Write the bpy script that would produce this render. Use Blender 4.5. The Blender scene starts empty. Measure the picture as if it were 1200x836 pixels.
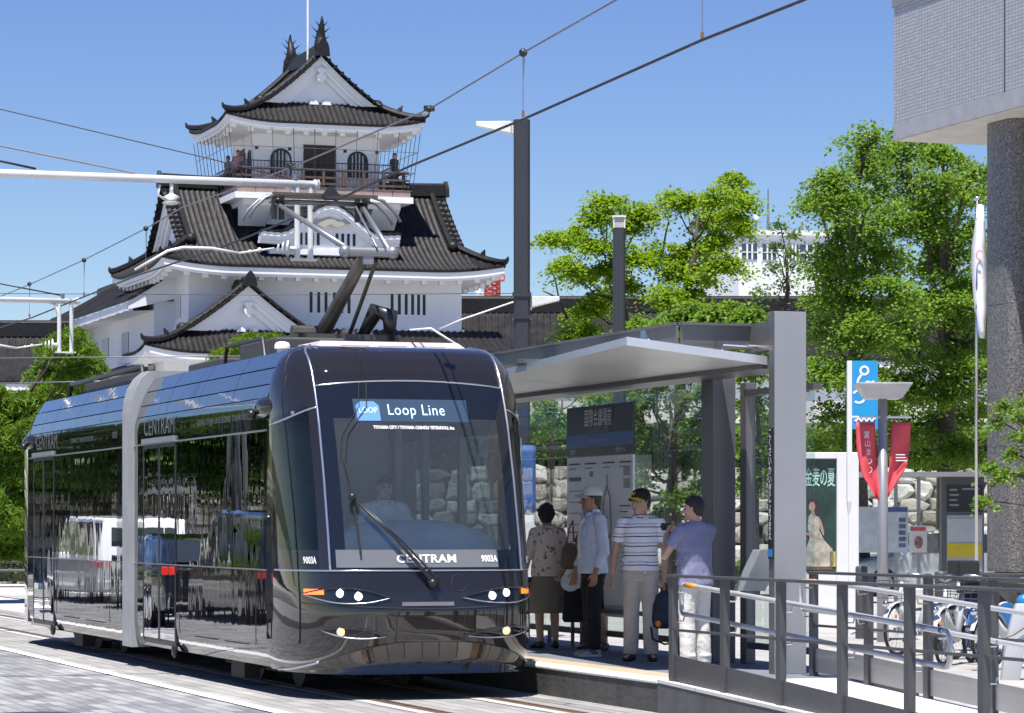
import bpy, math, random
import numpy as np
from mathutils import Vector, Matrix
random.seed(7)
rng = np.random.default_rng(11)
scene = bpy.context.scene
COL = scene.collection
R = math.radians
H = 1.58                      # eye height of the photographer
TH = math.atan(0.34)          # heading of the tram line
CT, ST = math.cos(TH), math.sin(TH)

# ------------------------------------------------------------------ camera
cam_d = bpy.data.cameras.new('camera')
cam = bpy.data.objects.new('camera', cam_d)
COL.objects.link(cam)
cam.location = (0, 0, H)
cam.rotation_euler = (R(90), 0, 0)
cam_d.sensor_width = 36
cam_d.lens = 108
cam_d.shift_y = 198 / 1200
cam_d.clip_start = 0.5
cam_d.clip_end = 6000
scene.camera = cam

# ------------------------------------------------------------------ sky, sun, exposure
SUN = Vector((-0.075, -0.335, 1.0)).normalized()
sun_el = math.asin(SUN.z)
sun_az = math.atan2(SUN.x, SUN.y)
world = bpy.data.worlds.new('World')
scene.world = world
world.use_nodes = True
wn = world.node_tree
bg = wn.nodes['Background']
sky = wn.nodes.new('ShaderNodeTexSky')
sky.sky_type = 'NISHITA'
sky.sun_disc = False
sky.sun_elevation = sun_el
sky.sun_rotation = sun_az
sky.altitude = 1500
sky.air_density = 1.15
sky.dust_density = 0.0
sky.ozone_density = 5.0
hs_ = wn.nodes.new('ShaderNodeHueSaturation')
hs_.inputs['Saturation'].default_value = 1.16
hs_.inputs['Hue'].default_value = 0.518
hs_.inputs['Value'].default_value = 0.48
wn.links.new(sky.outputs[0], hs_.inputs['Color'])
wn.links.new(hs_.outputs[0], bg.inputs[0])
bg.inputs[1].default_value = 0.13
sun_d = bpy.data.lights.new('sun', 'SUN')
sun_d.energy = 4.2
sun_d.angle = R(0.5)
sun_d.color = (1.0, 0.955, 0.89)
sun = bpy.data.objects.new('sun', sun_d)
COL.objects.link(sun)
sun.location = (0, 0, 60)
sun.rotation_euler = SUN.to_track_quat('Z', 'Y').to_euler()
vs = scene.view_settings
vs.view_transform = 'Standard'
vs.look = 'None'
vs.gamma = 1
vs.exposure = 1.0
vs.use_curve_mapping = False
scene.cycles.use_denoising = True
scene.cycles.max_bounces = 10
scene.cycles.transparent_max_bounces = 24
scene.cycles.glossy_bounces = 5

# ------------------------------------------------------------------ coordinates
def W(l, a, z=0.0):
    """track frame (lateral, along, up) -> world"""
    return Vector((CT * l - ST * a, ST * l + CT * a, z))
def P(px, py, Y):
    """a sight line of the photo at depth Y -> world"""
    return Vector(((px - 600) / 3600 * Y, Y, H - (py - 616) / 3600 * Y))

# ------------------------------------------------------------------ object helpers
def tag(o, label=None, cat=None, group=None, kind=None):
    if label: o['label'] = label
    if cat: o['category'] = cat
    if group: o['group'] = group
    if kind: o['kind'] = kind
    return o
def thing(name, label, cat, loc=(0, 0, 0), rz=0.0, group=None):
    o = bpy.data.objects.new(name, None)
    o.empty_display_size = 0.2
    COL.objects.link(o)
    o.location = loc
    o.rotation_euler = (0, 0, rz)
    return tag(o, label, cat, group)
def copy_tree(o, parent=None):
    c = o.copy()
    COL.objects.link(c)
    if parent is not None:
        c.parent = parent
    for ch in list(o.children):
        copy_tree(ch, c)
    return c

class MB:
    """collects shapes and links them as ONE mesh object"""
    def __init__(self):
        self.v = []; self.f = []; self.m = []
    def add(self, vs_, fs_, mi=0):
        n = len(self.v)
        self.v.extend([tuple(p) for p in vs_])
        self.f.extend([tuple(i + n for i in f) for f in fs_])
        self.m.extend([mi] * len(fs_))
        return self
    def box(self, x0, x1, y0, y1, z0, z1, mi=0):
        v = [(x0, y0, z0), (x1, y0, z0), (x1, y1, z0), (x0, y1, z0), (x0, y0, z1), (x1, y0, z1), (x1, y1, z1), (x0, y1, z1)]
        return self.add(v, [(0, 3, 2, 1), (4, 5, 6, 7), (0, 1, 5, 4), (1, 2, 6, 5), (2, 3, 7, 6), (3, 0, 4, 7)], mi)
    def hexa(self, c8, mi=0):
        return self.add(c8, [(0, 3, 2, 1), (4, 5, 6, 7), (0, 1, 5, 4), (1, 2, 6, 5), (2, 3, 7, 6), (3, 0, 4, 7)], mi)
    def beam(self, p, q, w, h, up=(0, 0, 1), mi=0):
        p = Vector(p); q = Vector(q); d = (q - p).normalized()
        s = d.cross(Vector(up))
        if s.length < 1e-4: s = d.cross(Vector((1, 0, 0)))
        s.normalize(); u = s.cross(d)
        c = []
        for o in (p, q):
            for a, b in ((-1, -1), (1, -1), (1, 1), (-1, 1)):
                c.append(o + s * (a * w / 2) + u * (b * h / 2))
        return self.add(c, [(0, 1, 2, 3), (7, 6, 5, 4), (0, 4, 5, 1), (1, 5, 6, 2), (2, 6, 7, 3), (3, 7, 4, 0)], mi)
    def tube(self, pts, r, n=8, mi=0, cap=True):
        pts = [Vector(p) for p in pts]
        k = len(pts)
        rs = r if isinstance(r, (list, tuple)) else [r] * k
        ring = []
        prev = None
        for i in range(k):
            d = (pts[min(i + 1, k - 1)] - pts[max(i - 1, 0)])
            if d.length < 1e-9: d = Vector((0, 0, 1))
            d.normalize()
            if prev is None:
                s = d.cross(Vector((0, 0, 1)))
                if s.length < 1e-3: s = d.cross(Vector((1, 0, 0)))
            else:
                s = prev - d * prev.dot(d)
                if s.length < 1e-4: s = d.cross(Vector((1, 0, 0)))
            s.normalize(); prev = s
            u = d.cross(s)
            ring.append([pts[i] + (s * math.cos(2 * math.pi * j / n) + u * math.sin(2 * math.pi * j / n)) * rs[i] for j in range(n)])
        vv = [p for rg in ring for p in rg]
        ff = []
        for i in range(k - 1):
            for j in range(n):
                a = i * n + j; b = i * n + (j + 1) % n
                ff.append((a, b, b + n, a + n))
        if cap:
            ff.append(tuple(range(n - 1, -1, -1)))
            ff.append(tuple((k - 1) * n + j for j in range(n)))
        return self.add(vv, ff, mi)
    def cyl(self, c, r, h, n=16, mi=0, r2=None):
        c = Vector(c)
        return self.tube([c, c + Vector((0, 0, h))], [r, r if r2 is None else r2], n, mi)
    def lathe(self, prof, c=(0, 0, 0), n=16, mi=0):
        vv = []; ff = []
        for (r, z) in prof:
            for j in range(n):
                t = 2 * math.pi * j / n
                vv.append((c[0] + r * math.cos(t), c[1] + r * math.sin(t), c[2] + z))
        k = len(prof)
        for i in range(k - 1):
            for j in range(n):
                a = i * n + j; b = i * n + (j + 1) % n
                ff.append((a, b, b + n, a + n))
        ff.append(tuple(range(n - 1, -1, -1))); ff.append(tuple((k - 1) * n + j for j in range(n)))
        return self.add(vv, ff, mi)
    def ball(self, c, r, n=10, m=7, mi=0, s=(1, 1, 1)):
        vv = []; ff = []
        for i in range(m + 1):
            p = math.pi * i / m
            for j in range(n):
                t = 2 * math.pi * j / n
                vv.append((c[0] + r * s[0] * math.sin(p) * math.cos(t), c[1] + r * s[1] * math.sin(p) * math.sin(t), c[2] + r * s[2] * math.cos(p)))
        for i in range(m):
            for j in range(n):
                a = i * n + j; b = i * n + (j + 1) % n
                ff.append((a, a + n, b + n, b))
        return self.add(vv, ff, mi)
    def loft(self, rings, mi=0, cap=True, closed=True):
        n = len(rings[0]); vv = [p for r in rings for p in r]; ff = []
        for i in range(len(rings) - 1):
            for j in range(n if closed else n - 1):
                a = i * n + j; b = i * n + (j + 1) % n
                ff.append((a, b, b + n, a + n))
        if cap and closed:
            ff.append(tuple(range(n - 1, -1, -1)))
            k = (len(rings) - 1) * n
            ff.append(tuple(k + j for j in range(n)))
        return self.add(vv, ff, mi)
    def grid(self, fn, us, vs_, mi=0, flip=False):
        vv = [fn(u, v) for v in vs_ for u in us]; n = len(us); ff = []
        for i in range(len(vs_) - 1):
            for j in range(n - 1):
                a = i * n + j
                q = (a, a + 1, a + n + 1, a + n)
                ff.append(q[::-1] if flip else q)
        return self.add(vv, ff, mi)
    def prism(self, poly, fn, h0, h1, mi=0):
        """polygon (2D) extruded; fn(u, v, h) -> point"""
        n = len(poly)
        vv = [fn(u, v, h0) for u, v in poly] + [fn(u, v, h1) for u, v in poly]
        ff = [tuple(range(n - 1, -1, -1)), tuple(range(n, 2 * n))]
        for j in range(n):
            k = (j + 1) % n
            ff.append((j, k, k + n, j + n))
        return self.add(vv, ff, mi)
    def text(self, s, size, fn, mi=0, align='CENTER', wscale=1.0, space=1.0, bold=0.0):
        vv, ff = text_geo(s, size, align, space, bold)
        return self.add([fn(x * wscale, y) for x, y in vv], ff, mi)
    def build(self, name, mats, parent=None, smooth=False, bevel=0.0, loc=None, rz=None, seg=2, solid=0.0, autosmooth=None):
        me = bpy.data.meshes.new(name)
        me.from_pydata(self.v, [], self.f)
        if not isinstance(mats, (list, tuple)): mats = [mats]
        for m in mats: me.materials.append(m)
        if len(mats) > 1:
            me.polygons.foreach_set('material_index', self.m)
        if smooth:
            me.polygons.foreach_set('use_smooth', [True] * len(me.polygons))
            if autosmooth:
                me.set_sharp_from_angle(angle=R(autosmooth))
        me.validate()
        me.update()
        o = bpy.data.objects.new(name, me)
        COL.objects.link(o)
        if parent is not None: o.parent = parent
        if loc is not None: o.location = loc
        if rz is not None: o.rotation_euler = (0, 0, rz)
        if solid:
            md = o.modifiers.new('thickness', 'SOLIDIFY'); md.thickness = solid; md.offset = -1
        if bevel:
            md = o.modifiers.new('edge', 'BEVEL'); md.width = bevel; md.segments = seg; md.limit_method = 'ANGLE'; md.angle_limit = R(40)
            md.harden_normals = False
        return o

_tc = {}
def text_geo(s, size, align='CENTER', space=1.0, bold=0.0):
    k = (s, size, align, space, bold)
    if k in _tc: return _tc[k]
    cu = bpy.data.curves.new('lettering', 'FONT')
    cu.body = s; cu.size = size; cu.align_x = align; cu.align_y = 'CENTER'; cu.space_character = space
    cu.resolution_u = 3; cu.offset = bold
    ob = bpy.data.objects.new('lettering', cu)
    me = bpy.data.meshes.new_from_object(ob)
    vv = [(v.co.x, v.co.y) for v in me.vertices]
    ff = [tuple(p.vertices) for p in me.polygons]
    bpy.data.meshes.remove(me)
    bpy.data.objects.remove(ob); bpy.data.curves.remove(cu)
    _tc[k] = (vv, ff)
    return vv, ff

# ------------------------------------------------------------------ materials
def nodes_of(name):
    m = bpy.data.materials.new(name)
    m.use_nodes = True
    nt = m.node_tree
    return m, nt, nt.nodes['Principled BSDF'], nt.nodes['Material Output']
def nd(nt, t, **kw):
    n = nt.nodes.new(t)
    for k, v in kw.items():
        if k.startswith('i_'):
            key = k[2:]
            n.inputs[int(key) if key.isdigit() else key.replace('_', ' ')].default_value = v
        else:
            setattr(n, k, v)
    return n
def ramp(nt, src, stops):
    r = nd(nt, 'ShaderNodeValToRGB')
    e = r.color_ramp.elements
    while len(e) < len(stops): e.new(0.5)
    for i, (p, c) in enumerate(stops):
        e[i].position = p; e[i].color = tuple(c) + (1,) if len(c) == 3 else c
    nt.links.new(src, r.inputs[0])
    return r.outputs[0]
def mul(c, k): return tuple(min(1, x * k) for x in c)
def M(name, col, rough=0.5, metal=0.0, var=0.12, scale=3.0, bump=0.0, bscale=60.0, coat=0.0, spec=0.5, rvar=0.0, streak=0.0):
    m, nt, b, out = nodes_of(name)
    L = nt.links
    b.inputs['Roughness'].default_value = rough
    b.inputs['Metallic'].default_value = metal
    b.inputs['Specular IOR Level'].default_value = spec
    b.inputs['Coat Weight'].default_value = coat
    b.inputs['Coat Roughness'].default_value = 0.03
    tc = nd(nt, 'ShaderNodeTexCoord')
    n = nd(nt, 'ShaderNodeTexNoise', i_Scale=scale, i_Detail=6.0, i_Roughness=0.6)
    L.new(tc.outputs['Object'], n.inputs['Vector'])
    c = ramp(nt, n.outputs['Fac'], [(0.3, mul(col, 1 - var)), (0.7, mul(col, 1 + var))])
    if streak:
        mp = nd(nt, 'ShaderNodeMapping'); mp.inputs['Scale'].default_value = (6, 6, 0.35)
        L.new(tc.outputs['Object'], mp.inputs[0])
        n3 = nd(nt, 'ShaderNodeTexNoise', i_Scale=1.2, i_Detail=5.0)
        L.new(mp.outputs[0], n3.inputs['Vector'])
        f = ramp(nt, n3.outputs['Fac'], [(0.45, (0, 0, 0)), (0.75, (1, 1, 1))])
        mt = nd(nt, 'ShaderNodeMath', operation='MULTIPLY'); mt.inputs[1].default_value = streak
        L.new(f, mt.inputs[0])
        mx = nd(nt, 'ShaderNodeMix', data_type='RGBA')
        L.new(mt.outputs[0], mx.inputs[0]); L.new(c, mx.inputs[6]); mx.inputs[7].default_value = mul(col, 0.45) + (1,)
        c = mx.outputs[2]
    L.new(c, b.inputs['Base Color'])
    if rvar:
        n4 = nd(nt, 'ShaderNodeTexNoise', i_Scale=scale * 2.3, i_Detail=5.0)
        L.new(tc.outputs['Object'], n4.inputs['Vector'])
        mr = nd(nt, 'ShaderNodeMapRange', i_3=max(0.0, rough - rvar), i_4=min(1.0, rough + rvar))
        L.new(n4.outputs['Fac'], mr.inputs[0]); L.new(mr.outputs[0], b.inputs['Roughness'])
    if bump:
        n2 = nd(nt, 'ShaderNodeTexNoise', i_Scale=bscale, i_Detail=4.0)
        L.new(tc.outputs['Object'], n2.inputs['Vector'])
        bp = nd(nt, 'ShaderNodeBump', i_Strength=bump, i_Distance=0.02)
        L.new(n2.outputs['Fac'], bp.inputs['Height']); L.new(bp.outputs[0], b.inputs['Normal'])
    return m
def emit(name, col, strength, base=(0.5, 0.5, 0.5)):
    m, nt, b, out = nodes_of(name)
    b.inputs['Base Color'].default_value = base + (1,)
    b.inputs['Emission Color'].default_value = col + (1,)
    b.inputs['Emission Strength'].default_value = strength
    b.inputs['Roughness'].default_value = 0.15
    return m
def glass(name, tint, ior=1.5, rough=0.0, haze=0.0, hazecol=(0.5, 0.6, 0.65), warp=0.0, wscale=1.0, base=0.0):
    """thin pane: tinted transmission + real reflection"""
    m, nt, b, out = nodes_of(name)
    L = nt.links
    nt.nodes.remove(b)
    tr = nd(nt, 'ShaderNodeBsdfTransparent'); tr.inputs[0].default_value = tint + (1,)
    gl = nd(nt, 'ShaderNodeBsdfGlossy', i_Roughness=rough)
    gl.inputs[0].default_value = (1, 1, 1, 1)
    fr = nd(nt, 'ShaderNodeFresnel', i_IOR=ior)
    fac = fr.outputs[0]
    if base:
        ad = nd(nt, 'ShaderNodeMath', operation='ADD', use_clamp=True); ad.inputs[1].default_value = base
        L.new(fac, ad.inputs[0]); fac = ad.outputs[0]
    mx = nd(nt, 'ShaderNodeMixShader')
    L.new(fac, mx.inputs[0])
    src = tr.outputs[0]
    if haze:
        df = nd(nt, 'ShaderNodeBsdfDiffuse'); df.inputs[0].default_value = hazecol + (1,)
        m2 = nd(nt, 'ShaderNodeMixShader', i_0=haze)
        L.new(src, m2.inputs[1]); L.new(df.outputs[0], m2.inputs[2]); src = m2.outputs[0]
    L.new(src, mx.inputs[1]); L.new(gl.outputs[0], mx.inputs[2])
    L.new(mx.outputs[0], out.inputs[0])
    if warp:
        tc = nd(nt, 'ShaderNodeTexCoord')
        mp = nd(nt, 'ShaderNodeMapping'); mp.inputs['Scale'].default_value = (1, 1.6, 0.5)
        L.new(tc.outputs['Object'], mp.inputs[0])
        n = nd(nt, 'ShaderNodeTexNoise', i_Scale=wscale, i_Detail=1.5)
        L.new(mp.outputs[0], n.inputs['Vector'])
        bp = nd(nt, 'ShaderNodeBump', i_Strength=1.0, i_Distance=warp)
        L.new(n.outputs['Fac'], bp.inputs['Height'])
        L.new(bp.outputs[0], gl.inputs['Normal'])
    return m
def leafmat(name, cols, trans=0.35):
    m, nt, b, out = nodes_of(name)
    L = nt.links
    g = nd(nt, 'ShaderNodeNewGeometry')
    c = ramp(nt, g.outputs['Random Per Island'], [(i / (len(cols) - 1), k) for i, k in enumerate(cols)])
    b.inputs['Roughness'].default_value = 0.5
    b.inputs['Specular IOR Level'].default_value = 0.3
    L.new(c, b.inputs['Base Color'])
    t = nd(nt, 'ShaderNodeBsdfTranslucent')
    hs = nd(nt, 'ShaderNodeHueSaturation', i_Hue=0.485, i_Saturation=1.1, i_Value=1.25)
    L.new(c, hs.inputs['Color']); L.new(hs.outputs[0], t.inputs[0])
    mx = nd(nt, 'ShaderNodeMixShader', i_0=trans)
    L.new(b.outputs[0], mx.inputs[1]); L.new(t.outputs[0], mx.inputs[2]); L.new(mx.outputs[0], out.inputs[0])
    return m
def paving(name, c1, c2, mortar, bw, bh, rot=0.0, bump=0.4, big=0.15, rough=0.8):
    m, nt, b, out = nodes_of(name)
    L = nt.links
    tc = nd(nt, 'ShaderNodeTexCoord')
    mp = nd(nt, 'ShaderNodeMapping'); mp.inputs['Rotation'].default_value = (0, 0, rot)
    L.new(tc.outputs['Object'], mp.inputs[0])
    br = nd(nt, 'ShaderNodeTexBrick', i_Scale=1.0, i_Mortar_Size=0.006, i_Mortar_Smooth=0.2, i_Bias=0.0, i_Brick_Width=bw, i_Row_Height=bh)
    br.inputs['Color1'].default_value = c1 + (1,); br.inputs['Color2'].default_value = c2 + (1,); br.inputs['Mortar'].default_value = mortar + (1,)
    L.new(mp.outputs[0], br.inputs['Vector'])
    n = nd(nt, 'ShaderNodeTexNoise', i_Scale=0.45, i_Detail=8.0, i_Roughness=0.65)
    L.new(tc.outputs['Object'], n.inputs['Vector'])
    f = ramp(nt, n.outputs['Fac'], [(0.3, (1 - big,) * 3), (0.7, (1 + big * 0.6,) * 3)])
    mx = nd(nt, 'ShaderNodeMix', data_type='RGBA', blend_type='MULTIPLY', i_0=1.0)
    L.new(br.outputs['Color'], mx.inputs[6]); L.new(f, mx.inputs[7])
    L.new(mx.outputs[2], b.inputs['Base Color'])
    b.inputs['Roughness'].default_value = rough
    n2 = nd(nt, 'ShaderNodeTexNoise', i_Scale=60.0, i_Detail=3.0)
    L.new(tc.outputs['Object'], n2.inputs['Vector'])
    ad = nd(nt, 'ShaderNodeMath', operation='MULTIPLY_ADD'); ad.inputs[1].default_value = -1.0
    L.new(br.outputs['Fac'], ad.inputs[0]); L.new(n2.outputs['Fac'], ad.inputs[2])
    bp = nd(nt, 'ShaderNodeBump', i_Strength=bump, i_Distance=0.01)
    L.new(ad.outputs[0], bp.inputs['Height']); L.new(bp.outputs[0], b.inputs['Normal'])
    return m

def gloss_black(name, col, warp, rough=0.03):
    """tram paint: deep lacquer whose panels are not perfectly flat"""
    m, nt, b, out = nodes_of(name)
    L = nt.links
    b.inputs['Base Color'].default_value = col + (1,)
    b.inputs['Roughness'].default_value = rough
    b.inputs['IOR'].default_value = 1.6
    b.inputs['Coat Weight'].default_value = 0.6
    b.inputs['Coat Roughness'].default_value = 0.01
    tc = nd(nt, 'ShaderNodeTexCoord')
    mp = nd(nt, 'ShaderNodeMapping'); mp.inputs['Scale'].default_value = (1.0, 2.2, 0.55)
    L.new(tc.outputs['Object'], mp.inputs[0])
    n = nd(nt, 'ShaderNodeTexNoise', i_Scale=1.6, i_Detail=2.0, i_Roughness=0.45)
    L.new(mp.outputs[0], n.inputs['Vector'])
    bp = nd(nt, 'ShaderNodeBump', i_Strength=1.0, i_Distance=warp)
    L.new(n.outputs['Fac'], bp.inputs['Height'])
    L.new(bp.outputs[0], b.inputs['Normal']); L.new(bp.outputs[0], b.inputs['Coat Normal'])
    # road dust on the lowest part
    sx = nd(nt, 'ShaderNodeSeparateXYZ'); L.new(tc.outputs['Object'], sx.inputs[0])
    n5 = nd(nt, 'ShaderNodeTexNoise', i_Scale=9.0, i_Detail=6.0); L.new(tc.outputs['Object'], n5.inputs['Vector'])
    mr = nd(nt, 'ShaderNodeMapRange', i_1=0.75, i_2=0.2, i_3=0.0, i_4=0.35); L.new(sx.outputs[2], mr.inputs[0])
    mm = nd(nt, 'ShaderNodeMath', operation='MULTIPLY'); L.new(mr.outputs[0], mm.inputs[0]); L.new(n5.outputs['Fac'], mm.inputs[1])
    mx = nd(nt, 'ShaderNodeMix', data_type='RGBA'); mx.inputs[6].default_value = col + (1,); mx.inputs[7].default_value = (0.12, 0.11, 0.10, 1)
    L.new(mm.outputs[0], mx.inputs[0]); L.new(mx.outputs[2], b.inputs['Base Color'])
    return m

white_plaster = M('white_plaster', (0.84, 0.85, 0.88), 0.75, var=0.03, scale=0.6, bump=0.1, bscale=30, streak=0.03)
roof_tile = M('roof_tile', (0.015, 0.014, 0.0145), 0.55, var=0.6, scale=2.2, bump=0.35, bscale=14, rvar=0.12, spec=0.22)
roof_ridge = M('roof_ridge', (0.014, 0.0135, 0.0145), 0.5, spec=0.3, var=0.4, scale=5, bump=0.5, bscale=12)
dark_wood = M('dark_wood', (0.045, 0.032, 0.026), 0.6, var=0.3, scale=4)
rail_wood = M('rail_wood', (0.10, 0.065, 0.055), 0.6, var=0.3, scale=4)
dark_void = M('dark_void', (0.012, 0.014, 0.018), 0.4)
net_wire = M('net_wire', (0.06, 0.06, 0.065), 0.5)
gold_leaf = M('white_ornament', (0.85, 0.85, 0.84), 0.6, var=0.03)
grey_steel = M('grey_steel', (0.14, 0.14, 0.145), 0.42, 0.35, var=0.10, scale=1.5, rvar=0.08, streak=0.15)
dark_steel = M('dark_steel', (0.088, 0.089, 0.094), 0.45, 0.25, var=0.12, scale=2.0, rvar=0.1, streak=0.15)
light_steel = M('light_steel', (0.36, 0.36, 0.37), 0.38, 0.55, var=0.06, scale=1.2, rvar=0.08, streak=0.1)
stainless = M('stainless', (0.58, 0.59, 0.60), 0.22, 1.0, var=0.05, scale=8, rvar=0.08)
soffit_metal = M('soffit_metal', (0.66, 0.66, 0.65), 0.40, 0.35, var=0.05, scale=1.0, rvar=0.08)
edge_metal = M('edge_metal', (0.62, 0.64, 0.66), 0.35, 0.6, var=0.05)
white_paint = M('white_paint', (0.78, 0.78, 0.78), 0.4, var=0.04, scale=3, streak=0.06)
galv = M('galvanised', (0.66, 0.67, 0.68), 0.42, 0.3, var=0.08, scale=9)
black_rubber = M('black_rubber', (0.018, 0.018, 0.018), 0.7)
black_plastic = M('black_plastic', (0.02, 0.02, 0.022), 0.35)
wire_mat = M('wire', (0.05, 0.05, 0.055), 0.5, 0.6)
wire_grey = M('wire_grey', (0.22, 0.23, 0.25), 0.45, 0.6)
white_ink = M('white_ink', (0.82, 0.82, 0.82), 0.5, var=0.02)
grey_ink = M('grey_ink', (0.30, 0.31, 0.32), 0.5)
bark = M('bark', (0.075, 0.058, 0.045), 0.9, var=0.35, scale=9, bump=0.8, bscale=25)
asphalt_soil = M('soil', (0.09, 0.075, 0.055), 0.95, var=0.3, scale=3)
# ================================================================== ground
def sheet(name, x0, x1, y0, y1, z, m, rz=TH, n=1):
    mb = MB()
    us = [x0 + (x1 - x0) * i / n for i in range(n + 1)]; vs_ = [y0 + (y1 - y0) * i / n for i in range(n + 1)]
    mb.grid(lambda u, v: (u, v, z), us, vs_)
    o = mb.build(name, m, loc=(0, 0, 0), rz=rz)
    return tag(o, kind='structure')
m_ground = M('ground', (0.42, 0.42, 0.41), 0.9, var=0.15, scale=0.15, bump=0.2)
m_sett = paving('setts', (0.36, 0.355, 0.345), (0.26, 0.255, 0.25), (0.13, 0.125, 0.12), 0.62, 0.16, rot=R(90), bump=0.8, big=0.25)
m_block = paving('road_blocks', (0.34, 0.34, 0.345), (0.15, 0.155, 0.17), (0.09, 0.09, 0.10), 0.55, 0.14, rot=R(90), bump=0.8, big=0.25)
m_plaza = paving('plaza', (0.40, 0.39, 0.375), (0.32, 0.31, 0.30), (0.26, 0.255, 0.25), 0.6, 0.3, bump=0.3, big=0.15)
m_asph = M('asphalt', (0.16, 0.16, 0.162), 0.92, var=0.2, scale=0.5, bump=0.4, bscale=90)
m_line = M('line_paint', (0.78, 0.78, 0.77), 0.7, var=0.12, scale=6, bump=0.2)
m_conc = M('concrete', (0.45, 0.44, 0.42), 0.85, var=0.12, scale=1.2, bump=0.2, streak=0.2)
m_conc_w = M('concrete_pale', (0.62, 0.61, 0.58), 0.8, var=0.1, scale=2.0, bump=0.2)
tag(MB().grid(lambda u, v: (u, v, -0.02), [-3000, -300, 0, 300, 3000], [-400, 0, 300, 3000]).build('ground', m_ground), kind='structure')
sheet('track_bed', 6.55, 9.50, -20, 120, 0.0, m_sett)
sheet('road', -3.2, 6.50, -20, 66, -0.004, m_block)
sheet('cross_road', -60, 8.9, 67, 76, 0.004, m_asph)
sheet('plaza_paving', 11.3, 34, 10, 70, -0.004, m_plaza)
sheet('line_marking', 6.42, 6.56, -20, 66, 0.006, m_line)
sheet('stop_marking', -1.0, 6.0, 63.4, 63.9, 0.008, m_line)
for k in range(5):
    o = sheet('crossing_marking', 1.2 + k * 1.1, 1.8 + k * 1.1, 58.5, 62.0, 0.008, m_line)
m_rail = M('rail_steel', (0.30, 0.20, 0.13), 0.35, 0.6, var=0.3, scale=4)
for l in (8.264 - 0.54, 8.264 + 0.54):
    mb = MB()
    mb.box(l - 0.032, l + 0.032, -20, 120, 0.004, 0.012)
    mb.box(l + 0.075, l + 0.105, -20, 120, 0.004, 0.010)
    r_ = mb.build('track_rail', m_rail, loc=(0, 0, 0), rz=TH); tag(r_, kind='structure')
    g_ = MB().box(l + 0.034, l + 0.073, -20, 120, 0.003, 0.006).build('rail_groove', black_rubber, r_)
    MB().box(l - 0.16, l - 0.036, -20, 120, 0.003, 0.007).build('rail_bedding', m_conc, r_)
m_iron = M('cast_iron', (0.07, 0.07, 0.07), 0.6, 0.5, var=0.3, scale=8, bump=0.5)
mc = P(40, 835, 25.6); mc.z = 0.003
mo = MB().cyl((0, 0, 0), 0.33, 0.008, 28).build('manhole_cover', m_iron, loc=(mc.x, mc.y, 0.002))
tag(mo, 'dark round iron manhole cover set in the grey road blocks', 'manhole cover')
tag(MB().box(-3.35, -3.2, -20, 62, -0.02, 0.13).build('road_kerb', m_conc_w, loc=(0, 0, 0), rz=TH), kind='structure')
sheet('left_pavement', -14, -3.35, -20, 62, 0.10, m_plaza)
tag(MB().box(-60, 8.9, 76, 76.2, -0.02, 0.14).build('far_kerb', m_conc_w, loc=(0, 0, 0), rz=TH), kind='structure')
tag(MB().box(-60, 8.9, 76.2, 80, -0.02, 0.12).build('far_pavement', m_conc_w, loc=(0, 0, 0), rz=TH), kind='structure')

# terrain behind the stone wall
m_earth = M('mound_grass', (0.07, 0.10, 0.035), 0.95, var=0.4, scale=0.8, bump=0.8, bscale=8)
m_yard = M('castle_yard_gravel', (0.30, 0.29, 0.27), 0.95, var=0.15, scale=0.4)  # unseen yard ground, kept pale to bounce sun up under the castle eaves
def mound(u, v):
    t = min(1, max(0, (v - 86.6) / 28)); t = t * t * (3 - 2 * t)
    return (u, v, 2.6 + 3.6 * t)
tag(MB().grid(mound, list(range(-120, 121, 10)), [86.6, 92, 97, 102, 104]).build('castle_mound', m_earth, smooth=True), kind='structure')
tag(MB().grid(mound, list(range(-120, 121, 10)), [104, 107, 112, 116, 140, 200]).build('castle_yard', m_yard, smooth=True), kind='structure')

# castle stone wall: irregular fitted boulders
def stonemat():
    m, nt, b, out = nodes_of('stone_wall')
    L = nt.links
    g = nd(nt, 'ShaderNodeNewGeometry')
    tc = nd(nt, 'ShaderNodeTexCoord')
    n = nd(nt, 'ShaderNodeTexNoise', i_Scale=4.0, i_Detail=8.0, i_Roughness=0.65)
    L.new(tc.outputs['Object'], n.inputs['Vector'])
    c1 = ramp(nt, g.outputs['Random Per Island'], [(0.0, (0.17, 0.155, 0.135)), (0.35, (0.32, 0.30, 0.27)), (0.75, (0.44, 0.42, 0.38)), (1.0, (0.56, 0.54, 0.50))])
    c2 = ramp(nt, n.outputs['Fac'], [(0.28, (0.40, 0.41, 0.38)), (0.42, (0.85, 0.85, 0.84)), (0.65, (1.1, 1.1, 1.1))])
    mx = nd(nt, 'ShaderNodeMix', data_type='RGBA', blend_type='MULTIPLY', i_0=1.0)
    L.new(c1, mx.inputs[6]); L.new(c2, mx.inputs[7]); L.new(mx.outputs[2], b.inputs['Base Color'])
    b.inputs['Roughness'].default_value = 0.9
    bp = nd(nt, 'ShaderNodeBump', i_Strength=0.6, i_Distance=0.06); L.new(n.outputs['Fac'], bp.inputs['Height']); L.new(bp.outputs[0], b.inputs['Normal'])
    return m
m_stone = stonemat()
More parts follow.
